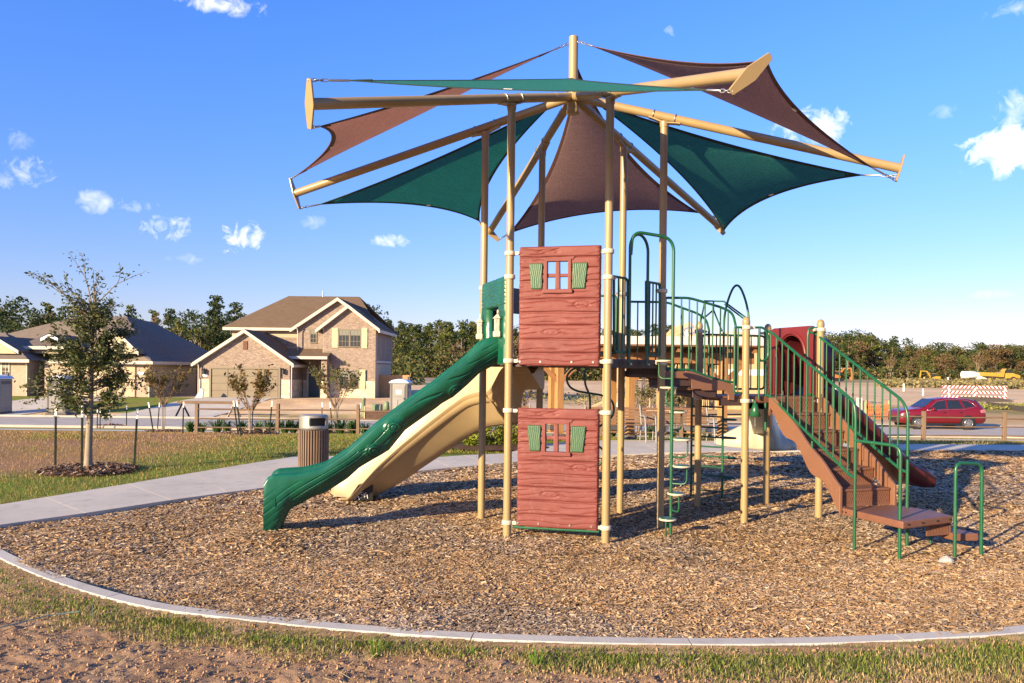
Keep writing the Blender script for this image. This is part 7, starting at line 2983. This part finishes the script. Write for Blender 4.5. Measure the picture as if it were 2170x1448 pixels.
tag(MB().prism([(p.x - .35, 55.6, zg), (p.x + .25, 55.6, zg), (p.x + .30, 55.7, zg + .62), (p.x + .1, 55.7, zg + .78), (p.x - .12, 55.7, zg + .4)], (0, .12, 0)).build('splash_block', pbr('grey_plastic_bag', (.36, .40, .42), .5), bevel=.02), 'pale grey block leaning at the left corner of the brick garage', 'block')

# ------------------------------------------------------------------ the red car
M_CAR = pbr('dark_red_car_paint', (.135, .004, .008), .32, metal=.0, var=.05, vs=1, coat=.3)
M_TYRE = pbr('tyre_rubber', (.018, .017, .016), .85, var=.2)
M_CHROME = pbr('bright_trim', (.60, .58, .56), .25, metal=.9)
M_CGLASS = pbr('car_glass', (.015, .018, .02), .05, var=.1, spec=.9)
car = empty('parked_car', (0, 0, 0), 'dark red crossover car parked on the street behind the rail fence', 'car')
cx_ = [0, .06, .18, .40, .75, 1.10, 1.30, 1.62, 1.95, 2.4, 2.9, 3.4, 3.85, 4.15, 4.40, 4.58, 4.66, 4.70]
ctop = [.74, .90, .99, 1.05, 1.09, 1.125, 1.16, 1.41, 1.60, 1.69, 1.715, 1.70, 1.66, 1.60, 1.42, 1.20, 1.00, .78]
cbelt = [.66, .82, .91, .97, 1.0, 1.02, 1.035, 1.045, 1.055, 1.065, 1.075, 1.095, 1.12, 1.14, 1.15, 1.08, .92, .70]
chw = [.60, .72, .80, .86, .90, .91, .915, .92, .92, .92, .92, .92, .915, .90, .87, .83, .78, .72]
ctw = [.50, .62, .68, .72, .74, .76, .76, .70, .66, .65, .65, .64, .62, .60, .62, .66, .68, .66]
cbot = [.42, .34, .31, .29, .28, .28, .28, .28, .28, .28, .28, .28, .28, .29, .31, .34, .40, .48]
v = []
ncs = 0
for i in range(len(cx_)):
    half = [(0, cbot[i]), (chw[i] * .80, cbot[i]), (chw[i] * .97, cbot[i] + .10), (chw[i], (cbot[i] + cbelt[i]) * .5), (chw[i] * .985, cbelt[i] - .06), (chw[i] * .955, cbelt[i]),
            (ctw[i] + (chw[i] * .95 - ctw[i]) * .5, cbelt[i] + (ctop[i] - cbelt[i]) * .5), (ctw[i] * 1.02, ctop[i] - (ctop[i] - cbelt[i]) * .10), (ctw[i] * .85, ctop[i] - .01), (0, ctop[i] + .012)]
    ringp = [(-y, z) for y, z in half] + [(y, z) for y, z in half[-2:0:-1]]
    ncs = len(ringp)
    v += [(cx_[i], y, z) for y, z in ringp]
mb = MB().grid(v, len(cx_), ncs, True, True)
mb.add(v[:ncs], [tuple(range(ncs))])
mb.add(v[-ncs:], [tuple(range(ncs))[::-1]])
body = mb.build('body', M_CAR, car)


def side_pt(x, f, off):
    """on the greenhouse flank: f 0 at belt, 1 at roof edge"""
    bw_, tw_ = np.interp(x, cx_, chw) * .955, np.interp(x, cx_, ctw) * 1.02
    zb_, zt_ = np.interp(x, cx_, cbelt), np.interp(x, cx_, ctop)
    zt_ = zt_ - (zt_ - zb_) * .10
    return V(x, -(bw_ + (tw_ - bw_) * f + off), zb_ + (zt_ - zb_) * f)


for s in (1, -1):
    fl_ = lambda p: V(p.x, p.y * s, p.z)
    for nm, poly in (('front_window', [(1.50, .10), (1.78, .55), (2.02, .84), (2.48, .90), (2.46, .08)]), ('rear_window', [(2.56, .08), (2.57, .90), (3.20, .90), (3.38, .10)]), ('quarter_window', [(3.48, .14), (3.36, .88), (3.72, .80), (4.02, .32)])):
        pts = [fl_(side_pt(x, f, .012)) for x, f in poly]
        MB().prism(pts, V(0, s * .012, 0)).build(nm, M_CGLASS, car)
    rim_ = [fl_(side_pt(x, f, .016)) for x, f in ((1.40, .03), (1.75, .60), (2.02, .93), (2.6, .98), (3.3, .97), (3.78, .88), (4.14, .32), (3.5, .03), (2.5, .02))]
    MB().tube(rim_, .010, 5, closed=True).build('window_trim', M_CHROME, car)
    for wx in (.93, 3.62):
        MB().cyl((wx, -s * .925 + s * .05, .36), (wx, -s * .928, .36), .425, .425, 28).build('wheel_arch', M_BLACK, car)
        w = MB().lathe([(.20, -.11), (.325, -.105), (.345, -.08), (.345, .08), (.325, .105), (.20, .11)], (0, 0, 0), 28)
        wv = [(a + wx, c - s * .86, b + .345) for a, b, c in w.v]
        w.v = wv
        wo_ = w.build('wheel', M_TYRE, car)
        MB().cyl((wx, -s * .955, .345), (wx, -s * .96, .345), .215, .215, 24).build('wheel_well', M_BLACK, wo_)
        rm = MB().tube([V(wx + .215 * math.cos(a), -s * .965, .345 + .215 * math.sin(a)) for a in [2 * math.pi * i / 24 for i in range(24)]], .016, 6, closed=True)
        for i in range(8):
            a = 2 * math.pi * i / 8
            d = V(math.cos(a), 0, math.sin(a))
            rm.beam(V(wx, -s * .968, .345) + d * .03, V(wx, -s * .968, .345) + d * .21, .02, .075, up=(0, 1, 0)) if False else rm.prism([V(wx, -s * .962, .345) + d * .04 + V(-d.z, 0, d.x) * .02, V(wx, -s * .962, .345) + d * .21 + V(-d.z, 0, d.x) * .045, V(wx, -s * .962, .345) + d * .21 - V(-d.z, 0, d.x) * .045, V(wx, -s * .962, .345) + d * .04 - V(-d.z, 0, d.x) * .02], V(0, -s * .014, 0))
        rm.cyl((wx, -s * .96, .345), (wx, -s * .985, .345), .05, seg=12)
        rm.build('rim', M_CHROME, wo_)
    MB().box((1.70, -s * 1.0, 1.12), (.14, .20, .14)).build('mirror', M_CAR, car, bevel=.04, segs=2)
    for hx in (2.32, 3.22):
        MB().box((hx, -s * .935, .93), (.20, .03, .035)).build('door_handle', M_BLACK, car, bevel=.01)
    ln_ = MB()
    for dx in (1.55, 2.52, 3.42):
        ln_.tube([V(dx, -s * .923, .30), V(dx, -s * .926, .6), V(dx + .02, -s * .908, .93)], .006, 4)
    ln_.build('door_seam', M_BLACK, car)
    MB().prism([(4.30, -s * .885, 1.06), (4.58, -s * .84, 1.12), (4.66, -s * .80, .92), (4.34, -s * .90, .92)], (0, s * .12, 0)).build('tail_light', pbr('tail_lens', (.42, .14, .14), .2, coat=.5), car, bevel=.01)
    MB().prism([(.05, -s * .70, .80), (.42, -s * .865, .95), (.50, -s * .885, .89), (.12, -s * .77, .72)], (0, s * .1, 0)).build('headlight', M_CHROME, car, bevel=.01)
    MB().box((2.3, -s * .905, .30), (2.3, .06, .10)).build('sill_trim', M_BLACK, car, bevel=.02)
ws = [(1.34, .66, 1.125), (1.92, .60, 1.52)]
MB().prism([V(1.33, -.70, 1.185), V(1.33, .70, 1.185), V(1.93, .60, 1.615), V(1.93, -.60, 1.615)], V(-.01, 0, .018)).build('windscreen', M_CGLASS, car)
MB().prism([V(4.44, -.56, 1.39), V(4.44, .56, 1.39), V(4.20, .54, 1.58), V(4.20, -.54, 1.58)], V(.02, 0, .018)).build('rear_screen', M_CGLASS, car)
MB().bb(-.02, .10, -.45, .45, .42, .62).build('grille', M_BLACK, car, bevel=.02)
car.location = (at(1897, 880, 42.9).x, 43.15, -1.138)

# ------------------------------------------------------------------ striped barricade
M_REDW = NT('red_white_stripes')
t = M_REDW
s = t.n('ShaderNodeSeparateXYZ')
t.l(t.coord('Object'), s.inputs[0])
ax__ = t.math('ABSOLUTE', s.outputs[0])
w = t.math('FRACT', t.math('MULTIPLY', t.math('ADD', ax__, t.math('MULTIPLY', s.outputs[2], 1.0)), 2.35))
t.color(t.mix(t.math('GREATER_THAN', w, .5), (.75, .73, .70), (.48, .02, .02)))
BYR = 83.0
b0_ = at(1996, 830, BYR)
b1_ = at(2134, 830, BYR)
zb_ = gz1(b0_.x + 3, BYR)
xm = (b0_.x + b1_.x) / 2 + .2
bar = empty('road_barricade', (xm, BYR, zb_), 'red and white striped three-rail road barricade standing on the sand beyond the car', 'barricade')
for py in (820.5, 831.5, 842):
    z = at(2065, py, BYR).z
    MB().bb(b0_.x, b1_.x, BYR - .03, BYR + .03, z - .14, z + .14).build('striped_rail', t.m, bar, origin=(xm, BYR, z - .14))
for px in (2012, 2067, 2131):
    x = at(px, 830, BYR).x
    MB().bb(x - .09, x + .09, BYR + .04, BYR + .12, zb_ - .3, at(px, 818, BYR).z).build('upright', M_WHITE, bar)
x0b = b0_.x + .2
MB().prism([(x0b, BYR - 3, zb_ - .2), (x0b + 5.2, BYR - 3.5, zb_ - .2), (x0b + 5.2, BYR - 3.5, zb_ + .1), (x0b + 3.8, BYR - 3.2, zb_ + .42), (x0b, BYR - 3, zb_ + .45)], (0, .15, 0)).build('silt_skirt', MATS['brown_silt_fabric'] if False else pbr('grey_silt_fabric', (.06, .05, .042), .9, var=.3, vs=4), None)
o = bpy.data.objects[-1] if False else [q for q in bpy.data.objects if q.name.startswith('silt_skirt')][0]
tag(o, 'low dark silt fabric bank below the striped barricade', 'silt fence')
# long dark silt fence running off to the right
pts = [at(2090, 852, 70), at(2180, 858, 62), at(2300, 862, 58)]
mb = MB()
for a, b in zip(pts[:-1], pts[1:]):
    a, b = V(a.x, a.y, gz1(a.x, a.y)), V(b.x, b.y, gz1(b.x, b.y))
    mb.prism([a, b, b + UP * .45, a + UP * .45], (0, .03, 0))
tag(mb.build('silt_fence', MATS['grey_silt_fabric']), 'long black silt fence crossing the bank behind the car to the right edge', 'silt fence')

# ------------------------------------------------------------------ earth-moving machines far off
M_YEL = pbr('machine_yellow', (.42, .26, .035), .45, var=.12, vs=1)
M_ORG = pbr('machine_orange', (.45, .15, .03), .45, var=.12, vs=1)


def excavator(px, py, Y, k, mat, label, flip=1):
    p = at(px, py, Y)
    p.z = gz1(p.x, p.y)
    root = empty('excavator', p, label, 'excavator')
    f = lambda x, y, z: V(p.x + flip * x * k, p.y + y * k, p.z + z * k)
    for s in (-1, 1):
        prf = [(-1.9, .45), (-1.6, .05), (1.6, .05), (1.9, .45), (1.6, .85), (-1.6, .85)]
        MB().prism([f(x, s * 1.1 - .3, z) for x, z in prf], V(0, .6 * k, 0)).build('track', M_BLACK, root, bevel=.03)
    MB().prism([f(-.9, -1.2, .95), f(2.3, -1.2, .95), f(2.3, -1.2, 1.9), f(.6, -1.2, 2.0), f(-.9, -1.2, 1.5)], V(0, 2.4 * k, 0)).build('house_body', mat, root, bevel=.05)
    cb = MB().prism([f(-.9, -1.1, 1.2), f(.5, -1.1, 1.2), f(.5, -1.1, 2.9), f(-.5, -1.1, 2.9), f(-.9, -1.1, 2.3)], V(0, 1.0 * k, 0)).build('cab', M_GLASS, root)
    MB().prism([f(-.6, -1.15, 2.9), f(.6, -1.15, 2.9), f(.6, -1.15, 3.02), f(-.6, -1.15, 3.02)], V(0, 1.1 * k, 0)).build('cab_roof', mat, cb)
    MB().beam(f(-.7, .2, 1.5), f(-2.4, .2, 3.9), .35 * k, .5 * k, up=(0, 1, 0)).build('boom', mat, root)
    MB().beam(f(-2.3, .2, 3.8), f(-4.6, .2, 3.9), .33 * k, .45 * k, up=(0, 1, 0)).build('boom', mat, root)
    MB().beam(f(-4.5, .2, 4.0), f(-4.8, .2, 1.2), .3 * k, .4 * k, up=(0, 1, 0)).build('stick', mat, root)
    MB().prism([f(-5.1, -.3, 1.3), f(-4.4, -.3, 1.3), f(-4.2, -.3, .6), f(-4.6, -.3, .1), f(-5.1, -.3, .5)], V(0, 1.0 * k, 0)).build('bucket', mat, root, bevel=.03)
    return root


excavator(1977, 807, 250, .85, M_YEL, 'yellow excavator with raised arm at the edge of the far wood')
excavator(1772, 803, 235, 1.0, M_ORG, 'orange excavator glimpsed through the green stair railing', -1)
# dump truck
Y = 250
p = at(2120, 812, Y)
p.z = gz1(p.x, p.y)
dt = empty('dump_truck', p, 'yellow articulated dump truck on the sand before the wood at right', 'dump truck')
f = lambda x, y, z: V(p.x + x, p.y + y, p.z + z)
MB().prism([f(-6.0, -1.4, 1.9), f(.3, -1.4, 1.6), f(.6, -1.4, 3.3), f(-1.0, -1.4, 3.0), f(-6.3, -1.4, 3.1)], V(0, 2.8, 0)).build('dump_body', M_YEL, dt, bevel=.06)
MB().prism([f(1.0, -1.2, 1.2), f(5.6, -1.2, 1.2), f(5.6, -1.2, 2.2), f(3.2, -1.2, 2.9), f(1.0, -1.2, 2.9)], V(0, 2.4, 0)).build('engine_hood', M_YEL, dt, bevel=.06)
MB().prism([f(1.1, -1.0, 2.9), f(3.0, -1.0, 2.9), f(2.6, -1.0, 4.0), f(1.2, -1.0, 4.0)], V(0, 2.0, 0)).build('cab', M_GLASS, dt)
MB().beam(f(.6, 0, 3.3), f(1.2, 0, 4.3), 2.2, .1).build('headboard', M_YEL, dt)
for x in (-4.3, -2.3, 3.2):
    w = MB().lathe([(.4, -.3), (.85, -.28), (.9, 0), (.85, .28), (.4, .3)], (0, 0, 0), 18)
    w.v = [(p.x + x + a, p.y - 1.4 + c, p.z + .9 + b) for a, b, c in w.v]
    wo_ = w.build('wheel', M_TYRE, dt)
    MB().cyl(f(x, -1.75, .9), f(x, -1.72, .9), .42, seg=14).build('hub', M_YEL, wo_)
# water tanker
p = at(2068, 808, 252)
p.z = gz1(p.x, p.y)
tk = empty('tank_truck', p, 'small white tank truck parked left of the yellow dump truck', 'tank truck')
f = lambda x, y, z: V(p.x + x, p.y + y, p.z + z)
MB().cyl(f(-4.4, 0, 2.3), f(-.2, 0, 2.3), 1.15, seg=18).build('tank', M_WHITE, tk, bevel=.05)
MB().prism([f(.1, -1.1, .9), f(2.9, -1.1, .9), f(2.9, -1.1, 1.7), f(1.7, -1.1, 2.0), f(1.2, -1.1, 2.9), f(.1, -1.1, 3.0)], V(0, 2.2, 0)).build('cab', M_WHITE, tk, bevel=.06)
MB().prism([f(1.3, -1.12, 2.0), f(1.75, -1.12, 2.0), f(1.3, -1.12, 2.7), f(.5, -1.12, 2.7), f(.5, -1.12, 2.0)], V(0, 2.24, 0)).build('cab_glass', M_GLASS, tk)
MB().bb(p.x - 4.2, p.x + 2.6, p.y - .9, p.y + .9, p.z + .7, p.z + .95).build('chassis', M_BLACK, tk)
for x in (-3.4, -2.2, 2.0):
    MB().cyl(f(x, -1.05, .5), f(x, -.7, .5), .5, seg=14).build('wheel', M_TYRE, tk)

# pipes, boxes and site markers on the sand
for i, (px, pb, pt, Y, w, mat, nm, lb, ct) in enumerate((
        (1915, 827, 813, 120, .20, M_WHITE, 'site_marker', 'white marker pipe standing on the sand, tall one left of the barricade', 'marker pipe'),
        (1956, 835, 824, 100, .16, M_WHITE, 'site_marker', 'white marker pipe standing on the sand, just left of the barricade', 'marker pipe'),
        (2009, 808, 800, 210, .35, M_WHITE, 'site_marker', 'thin pale marker before the wood above the barricade', 'marker pipe'),
        (2161, 817, 808, 200, .5, M_WHITE, 'site_marker', 'white marker on the sand right of the dump truck', 'marker pipe'),
        (1781, 872, 838, 60, .55, pbr('teal_plastic', (.12, .34, .33), .5), 'teal_cabinet', 'pale teal utility cabinet seen through the stair railing', 'cabinet'),
        (1753, 838, 823, 58, 1.0, M_WHITE, 'white_board', 'white board standing on sand behind the front right yellow post', 'board'),
        (1821, 880, 843, 55, .35, M_TRIM, 'site_marker', 'cream post on the sand seen through the stair railing', 'marker post'),
        (1834, 880, 850, 55, .28, M_UTIL, 'site_marker', 'pale green pipe beside the cream post on the sand', 'marker pipe'),
        (1808, 892, 868, 47, .30, M_WHITE, 'site_marker', 'short white box close to the street behind the stair railing', 'marker box'))):
    p = at(px, pb, Y)
    z0 = gz1(p.x, p.y)
    zt = at(px, pt, Y).z
    zb2 = min(z0, p.z)
    tag(MB().bb(p.x - w / 2, p.x + w / 2, p.y - w / 2, p.y + w / 2, zb2 - .1, zt).build(nm, mat, bevel=min(.04, w * .15)), lb, ct)
# orange mesh
p = at(1860, 880, 52)
z0 = gz1(p.x, p.y)
of = empty('safety_fence', (p.x, p.y, z0), 'sagging orange safety mesh behind the stair railing', 'safety fence')
mb = MB()
for i in range(14):
    x = p.x - .75 + 1.5 * i / 13
    h = .9 + .25 * math.sin(i * 1.3)
    mb.beam((x, p.y, z0), (x + .05, p.y, z0 + h), .05, .02)
for z in (.15, .4, .65, .85):
    mb.beam((p.x - .75, p.y, z0 + z), (p.x + .75, p.y, z0 + z + .05), .02, .05)
mb.build('mesh', pbr('orange_mesh', (.72, .17, .03), .6), of)
for dx in (-.75, .75):
    MB().bb(p.x + dx - .03, p.x + dx + .03, p.y + .03, p.y + .09, z0 - .1, z0 + 1.2).build('fence_stake', M_LUMBER, of)

# ------------------------------------------------------------------ the woods
def crown_mesh(name, clusters, per, size, pal, seed, squash=.55):
    rr = np.random.default_rng(seed)
    P_, C_ = [], []
    for (c, r) in clusters:
        n = int(per * rr.uniform(.7, 1.2))
        d = rr.normal(size=(n, 3))
        d /= np.linalg.norm(d, axis=1, keepdims=True)
        q = rr.uniform(.25, 1, n) ** .5
        P_.append(np.array(c) + d * q[:, None] * np.array((r, r, r * squash)))
        base = np.array(pal[rr.integers(0, len(pal))]) * rr.uniform(.8, 1.2)
        C_.append(base * rr.uniform(.65, 1.35, n)[:, None])
    P_, C_ = np.concatenate(P_), np.concatenate(C_)
    lv = leaf_cards(P_, size, C_, .1, 1.5)
    return fast_mesh(name, lv[0], lv[1], M_FAR, lv[2])


protos = []
DG = [(.036, .054, .019), (.048, .068, .021), (.062, .085, .024)]
LG = [(.11, .13, .03), (.13, .145, .034), (.09, .105, .026), (.05, .07, .022)]  # lighter greens: sunlight on the pine crowns put into the leaf colour
OL = [(.13, .12, .036), (.10, .11, .032), (.15, .125, .042), (.08, .095, .027)]
BR = [(.16, .105, .045), (.14, .085, .035), (.19, .13, .06)]


def proto(kind, seed, H, pal, R0):
    random.seed(seed)
    cl, tm = [], MB()
    tw = H * .016
    bend = [random.gauss(0, .015) * H, random.gauss(0, .015) * H]
    tp = lambda z: V(bend[0] * (z / H) ** 2, bend[1] * (z / H) ** 2, z)
    if kind == 'pine':
        tm.tube([tp(0) - UP * .5, tp(H * .3), tp(H * .6), tp(H * .95)], [tw, tw * .85, tw * .6, tw * .15], 6)
        n = 26
        for i in range(n):
            f = i / (n - 1)
            z = H * (.42 + .56 * f)
            rr = R0 * (1.0 - .75 * f) * random.uniform(.35, 1.0) * (1 if f > .12 else .6)
            a = random.uniform(0, 6.28)
            c = tp(z) + V(rr * math.cos(a), rr * math.sin(a), 0)
            cl.append((c, R0 * random.uniform(.28, .48) * (1 - .35 * f)))
            tm.tube([tp(z - .5), c], [tw * .25, tw * .08], 4)
        per, size, sq = 56, .46, .5
    elif kind == 'broad':
        tm.tube([tp(0) - UP * .5, tp(H * .25), tp(H * .55)], [tw * 1.1, tw * .9, tw * .5], 6)
        n = 34
        for i in range(n):
            d = V(random.gauss(0, 1), random.gauss(0, 1), random.gauss(0, 1)).normalized()
            q = random.uniform(.45, 1) * R0
            c = V(d.x * q, d.y * q, H * .60 + d.z * H * .36)
            cl.append((c, R0 * random.uniform(.26, .44)))
            tm.tube([tp(H * random.uniform(.25, .5)), c], [tw * .3, tw * .08], 4)
        per, size, sq = 52, .44, .75
    else:
        runs, tips_ = [], []
        for k in range(4):
            grow(V(0, 0, H * .02 * k), (random.gauss(0, .16), random.gauss(0, .16), 1), H * .44, tw * (1.0 if k == 0 else .7), 3, tips_, runs, .42, .66, .12, (2, 3), .08)
        for p_, r_ in runs:
            tm.tube(p_, [max(.03, q) for q in r_], 5)
        for a, b in tips_:
            if random.random() < .55:
                cl.append((a.lerp(b, .5), H * .035))
        per, size, sq = 9 if kind == 'bare' else 24, .34, .9
    me_t = tm.mesh('trunk', M_PALEB if kind in ('bare', 'birch') else M_BARK, (0, 0, 0))
    me_c = crown_mesh('crown', cl, per, size, pal, seed, sq)
    protos.append((kind, H, me_t, me_c))
    return len(protos) - 1


I = {k: proto(*a) for k, a in dict(
    pineD=('pine', 1, 15, DG, 3.4), pineD2=('pine', 2, 15, DG, 3.0), pineL=('pine', 3, 15, LG, 3.2), pineL2=('pine', 4, 15, LG + DG, 2.8), oakD=('broad', 5, 12, DG, 3.9), oakD2=('broad', 6, 11, DG, 4.2), oakO=('broad', 7, 12, OL, 3.7),
    oakO2=('broad', 8, 11, OL + DG, 4.0), oakB=('broad', 9, 11, BR, 3.4), bare=('bare', 10, 11, BR, 3), birch=('birch', 11, 12, [(.14, .15, .03), (.11, .12, .028)], 3), oakL=('broad', 12, 11, LG, 3.6)).items()}
NAMES = dict(pineD='pine_tree', pineD2='pine_tree', pineL='pine_tree', pineL2='pine_tree', oakD='oak_tree', oakD2='oak_tree', oakO='oak_tree', oakO2='oak_tree', oakB='oak_tree', bare='bare_tree', birch='birch_tree', oakL='oak_tree')
WORD = dict(pineD='dark green pine', pineD2='dark green pine', pineL='sunlit yellow-green pine', pineL2='sunlit yellow-green pine', oakD='dark evergreen oak', oakD2='dark evergreen oak', oakO='olive-brown broadleaf tree', oakO2='olive-brown broadleaf tree',
            oakB='russet autumn tree', bare='almost bare pale-branched tree', birch='pale feathery tree', oakL='yellow-green broadleaf tree')


def far_tree(key, px, Y, top_py, where, label=None, wide=1.0):
    kind, H, mt, mc = protos[I[key]]
    p = at(px, 790, Y)
    p.z = gz1(p.x, p.y)
    h = at(px, top_py, Y).z - p.z
    s = h / H
    root = bpy.data.objects.new(NAMES[key], None)
    link(root, None, p)
    tag(root, label or (WORD[key] + ' in the wood ' + where), 'tree', None if label else 'trees of the wood ' + where)
    ws_ = max(s, .75) * wide * random.uniform(.9, 1.15)
    for nm, me in (('trunk', mt), ('crown', mc)):
        o = bpy.data.objects.new(nm, me)
        col.objects.link(o)
        o.parent = root
    root.scale = (ws_, ws_, s)
    root.rotation_euler.z = random.uniform(0, 6.28)
    return root


random.seed(99)
# left: the wood behind the houses, close and dark
far_tree('pineD', 460, 128, 628, '', 'tallest dark pine standing up behind the two houses', 1.1)
far_tree('birch', 406, 112, 688, '', 'pale feathery tree in front of the dark wood between the two houses', 1.0)
far_tree('bare', 77, 118, 664, '', 'almost bare tan-branched tree above the tan house roof at far left', .9)
for (lo, hi, st, Y, ty, keys) in ((-330, 830, 46, 150, 646, ('oakD', 'pineD', 'pineD2', 'pineL2', 'oakD', 'pineD')), (-330, 830, 52, 134, 672, ('oakD2', 'oakD', 'pineL2', 'oakD', 'bare')), (-330, 560, 58, 120, 694, ('oakD', 'oakO2', 'oakD2', 'oakL'))):
    px = lo
    while px < hi:
        e = 0
        if px < 140:
            e = -16
        if 110 < px < 250:
            e = 8
        if px > 520:
            e = 18
        far_tree(random.choice(keys), px + random.uniform(-9, 9), Y + random.uniform(-7, 7), ty + e + random.uniform(-16, 16), 'behind the houses')
        px += st * random.uniform(.75, 1.2)
# middle: pines beyond the site, sunlight put into their leaf colour
for (Y, ty, st, keys) in ((245, 687, 22, ('oakD', 'oakD2', 'pineD')), (225, 682, 27, ('pineD', 'pineL', 'pineL2', 'pineD2')), (210, 689, 28, ('pineL', 'pineL2', 'pineL', 'oakO')), (198, 722, 40, ('oakL', 'bare', 'pineL', 'oakO', 'oakL'))):
    px = 800
    while px < 1430:
        e = 14 * float(sstep(960, 1150, px)) * (Y > 200)
        far_tree(random.choice(keys), px + random.uniform(-6, 6), Y + random.uniform(-5, 5), ty + e + random.uniform(-9, 10), 'beyond the building site')
        px += st * random.uniform(.8, 1.25)
# right: autumn-toned wood
for (Y, ty, st, keys) in ((352, 727, 20, ('oakD', 'oakO2', 'oakD2')), (335, 720, 27, ('oakD', 'oakO', 'oakO2', 'oakD2', 'pineD')), (318, 731, 27, ('oakO', 'pineL', 'oakO2', 'pineD2', 'oakB', 'oakO', 'pineL2')), (303, 752, 40, ('bare', 'oakO', 'oakL', 'oakB', 'oakO2', 'pineL2'))):
    px = 1440
    while px < 2420:
        e = 13 * float(sstep(1850, 2010, px)) - 16 * math.exp(-((px - 1790) / 60) ** 2) - 8 * math.exp(-((px - 2110) / 45) ** 2)
        if px < 1700:
            e = 8
        far_tree(random.choice(keys), px + random.uniform(-6, 6), Y + random.uniform(-6, 6), ty + e + random.choice((-11, -6, -2, 2, 6, 9)) + random.uniform(-4, 4), 'along the far edge of the sand', wide=random.choice((1.0, 1.2, 1.45)))
        px += st * random.uniform(.85, 1.25)
far_tree('pineD', 1796, 296, 708, '', 'lone dark pine rising above the right-hand wood just beyond the stair rail', 1.0)
for (px, tp) in ((1888, 752), (2072, 742), (1925, 768)):
    far_tree('bare', px, 290, tp, '', {1888: 'pale dead-looking tree at the wood edge left of the excavator', 2072: 'pale bare tree behind the white tank truck', 1925: 'small pale bare tree just left of the yellow excavator'}[px], .8)


# undergrowth at the feet of the woods: a mass nobody could count
def undergrowth(name, x0, x1, Y, hgt, dep, n, pal, size):
    px_ = rng.uniform(x0, x1, n)
    Y_ = Y + rng.uniform(-dep, dep, n)
    x = np.array([pix_ray(a, 790)[0] for a in (x0, x1)])
    X = (x[0] + (x[1] - x[0]) * (px_ - x0) / (x1 - x0)) * Y_
    hh = hgt * (.35 + .9 * fbm(X * .25, Y_ * .25, 3, 71))
    Z = gz(X, Y_) + hh * rng.uniform(0, 1, n) ** 1.1
    lv = leaf_cards(np.stack([X, Y_, Z], -1), size, pick(pal, n, .35), 0, 1.4)
    tag(fast_obj(name, lv[0], lv[1], M_FAR, lv[2]), kind='stuff')


undergrowth('undergrowth', -330, 900, 114, 4.5, 9, 14000, DG + OL, .5)
undergrowth('undergrowth', 640, 1480, 200, 6.5, 10, 24000, DG + OL + DG + BR, .65)
undergrowth('undergrowth', 1430, 2420, 302, 5.2, 14, 20000, DG + OL + DG + BR, .9)
undergrowth('weeds', 1860, 2330, 170, 1.5, 26, 9000, [(.24, .20, .085), (.17, .15, .06), (.30, .24, .12)], .7)
undergrowth('weeds', 1120, 1700, 75, .5, 9, 3500, [(.26, .22, .08), (.18, .16, .05)], .2)
undergrowth('weeds', 2040, 2420, 68, .4, 3, 3000, [(.18, .20, .05), (.24, .22, .07)], .25)
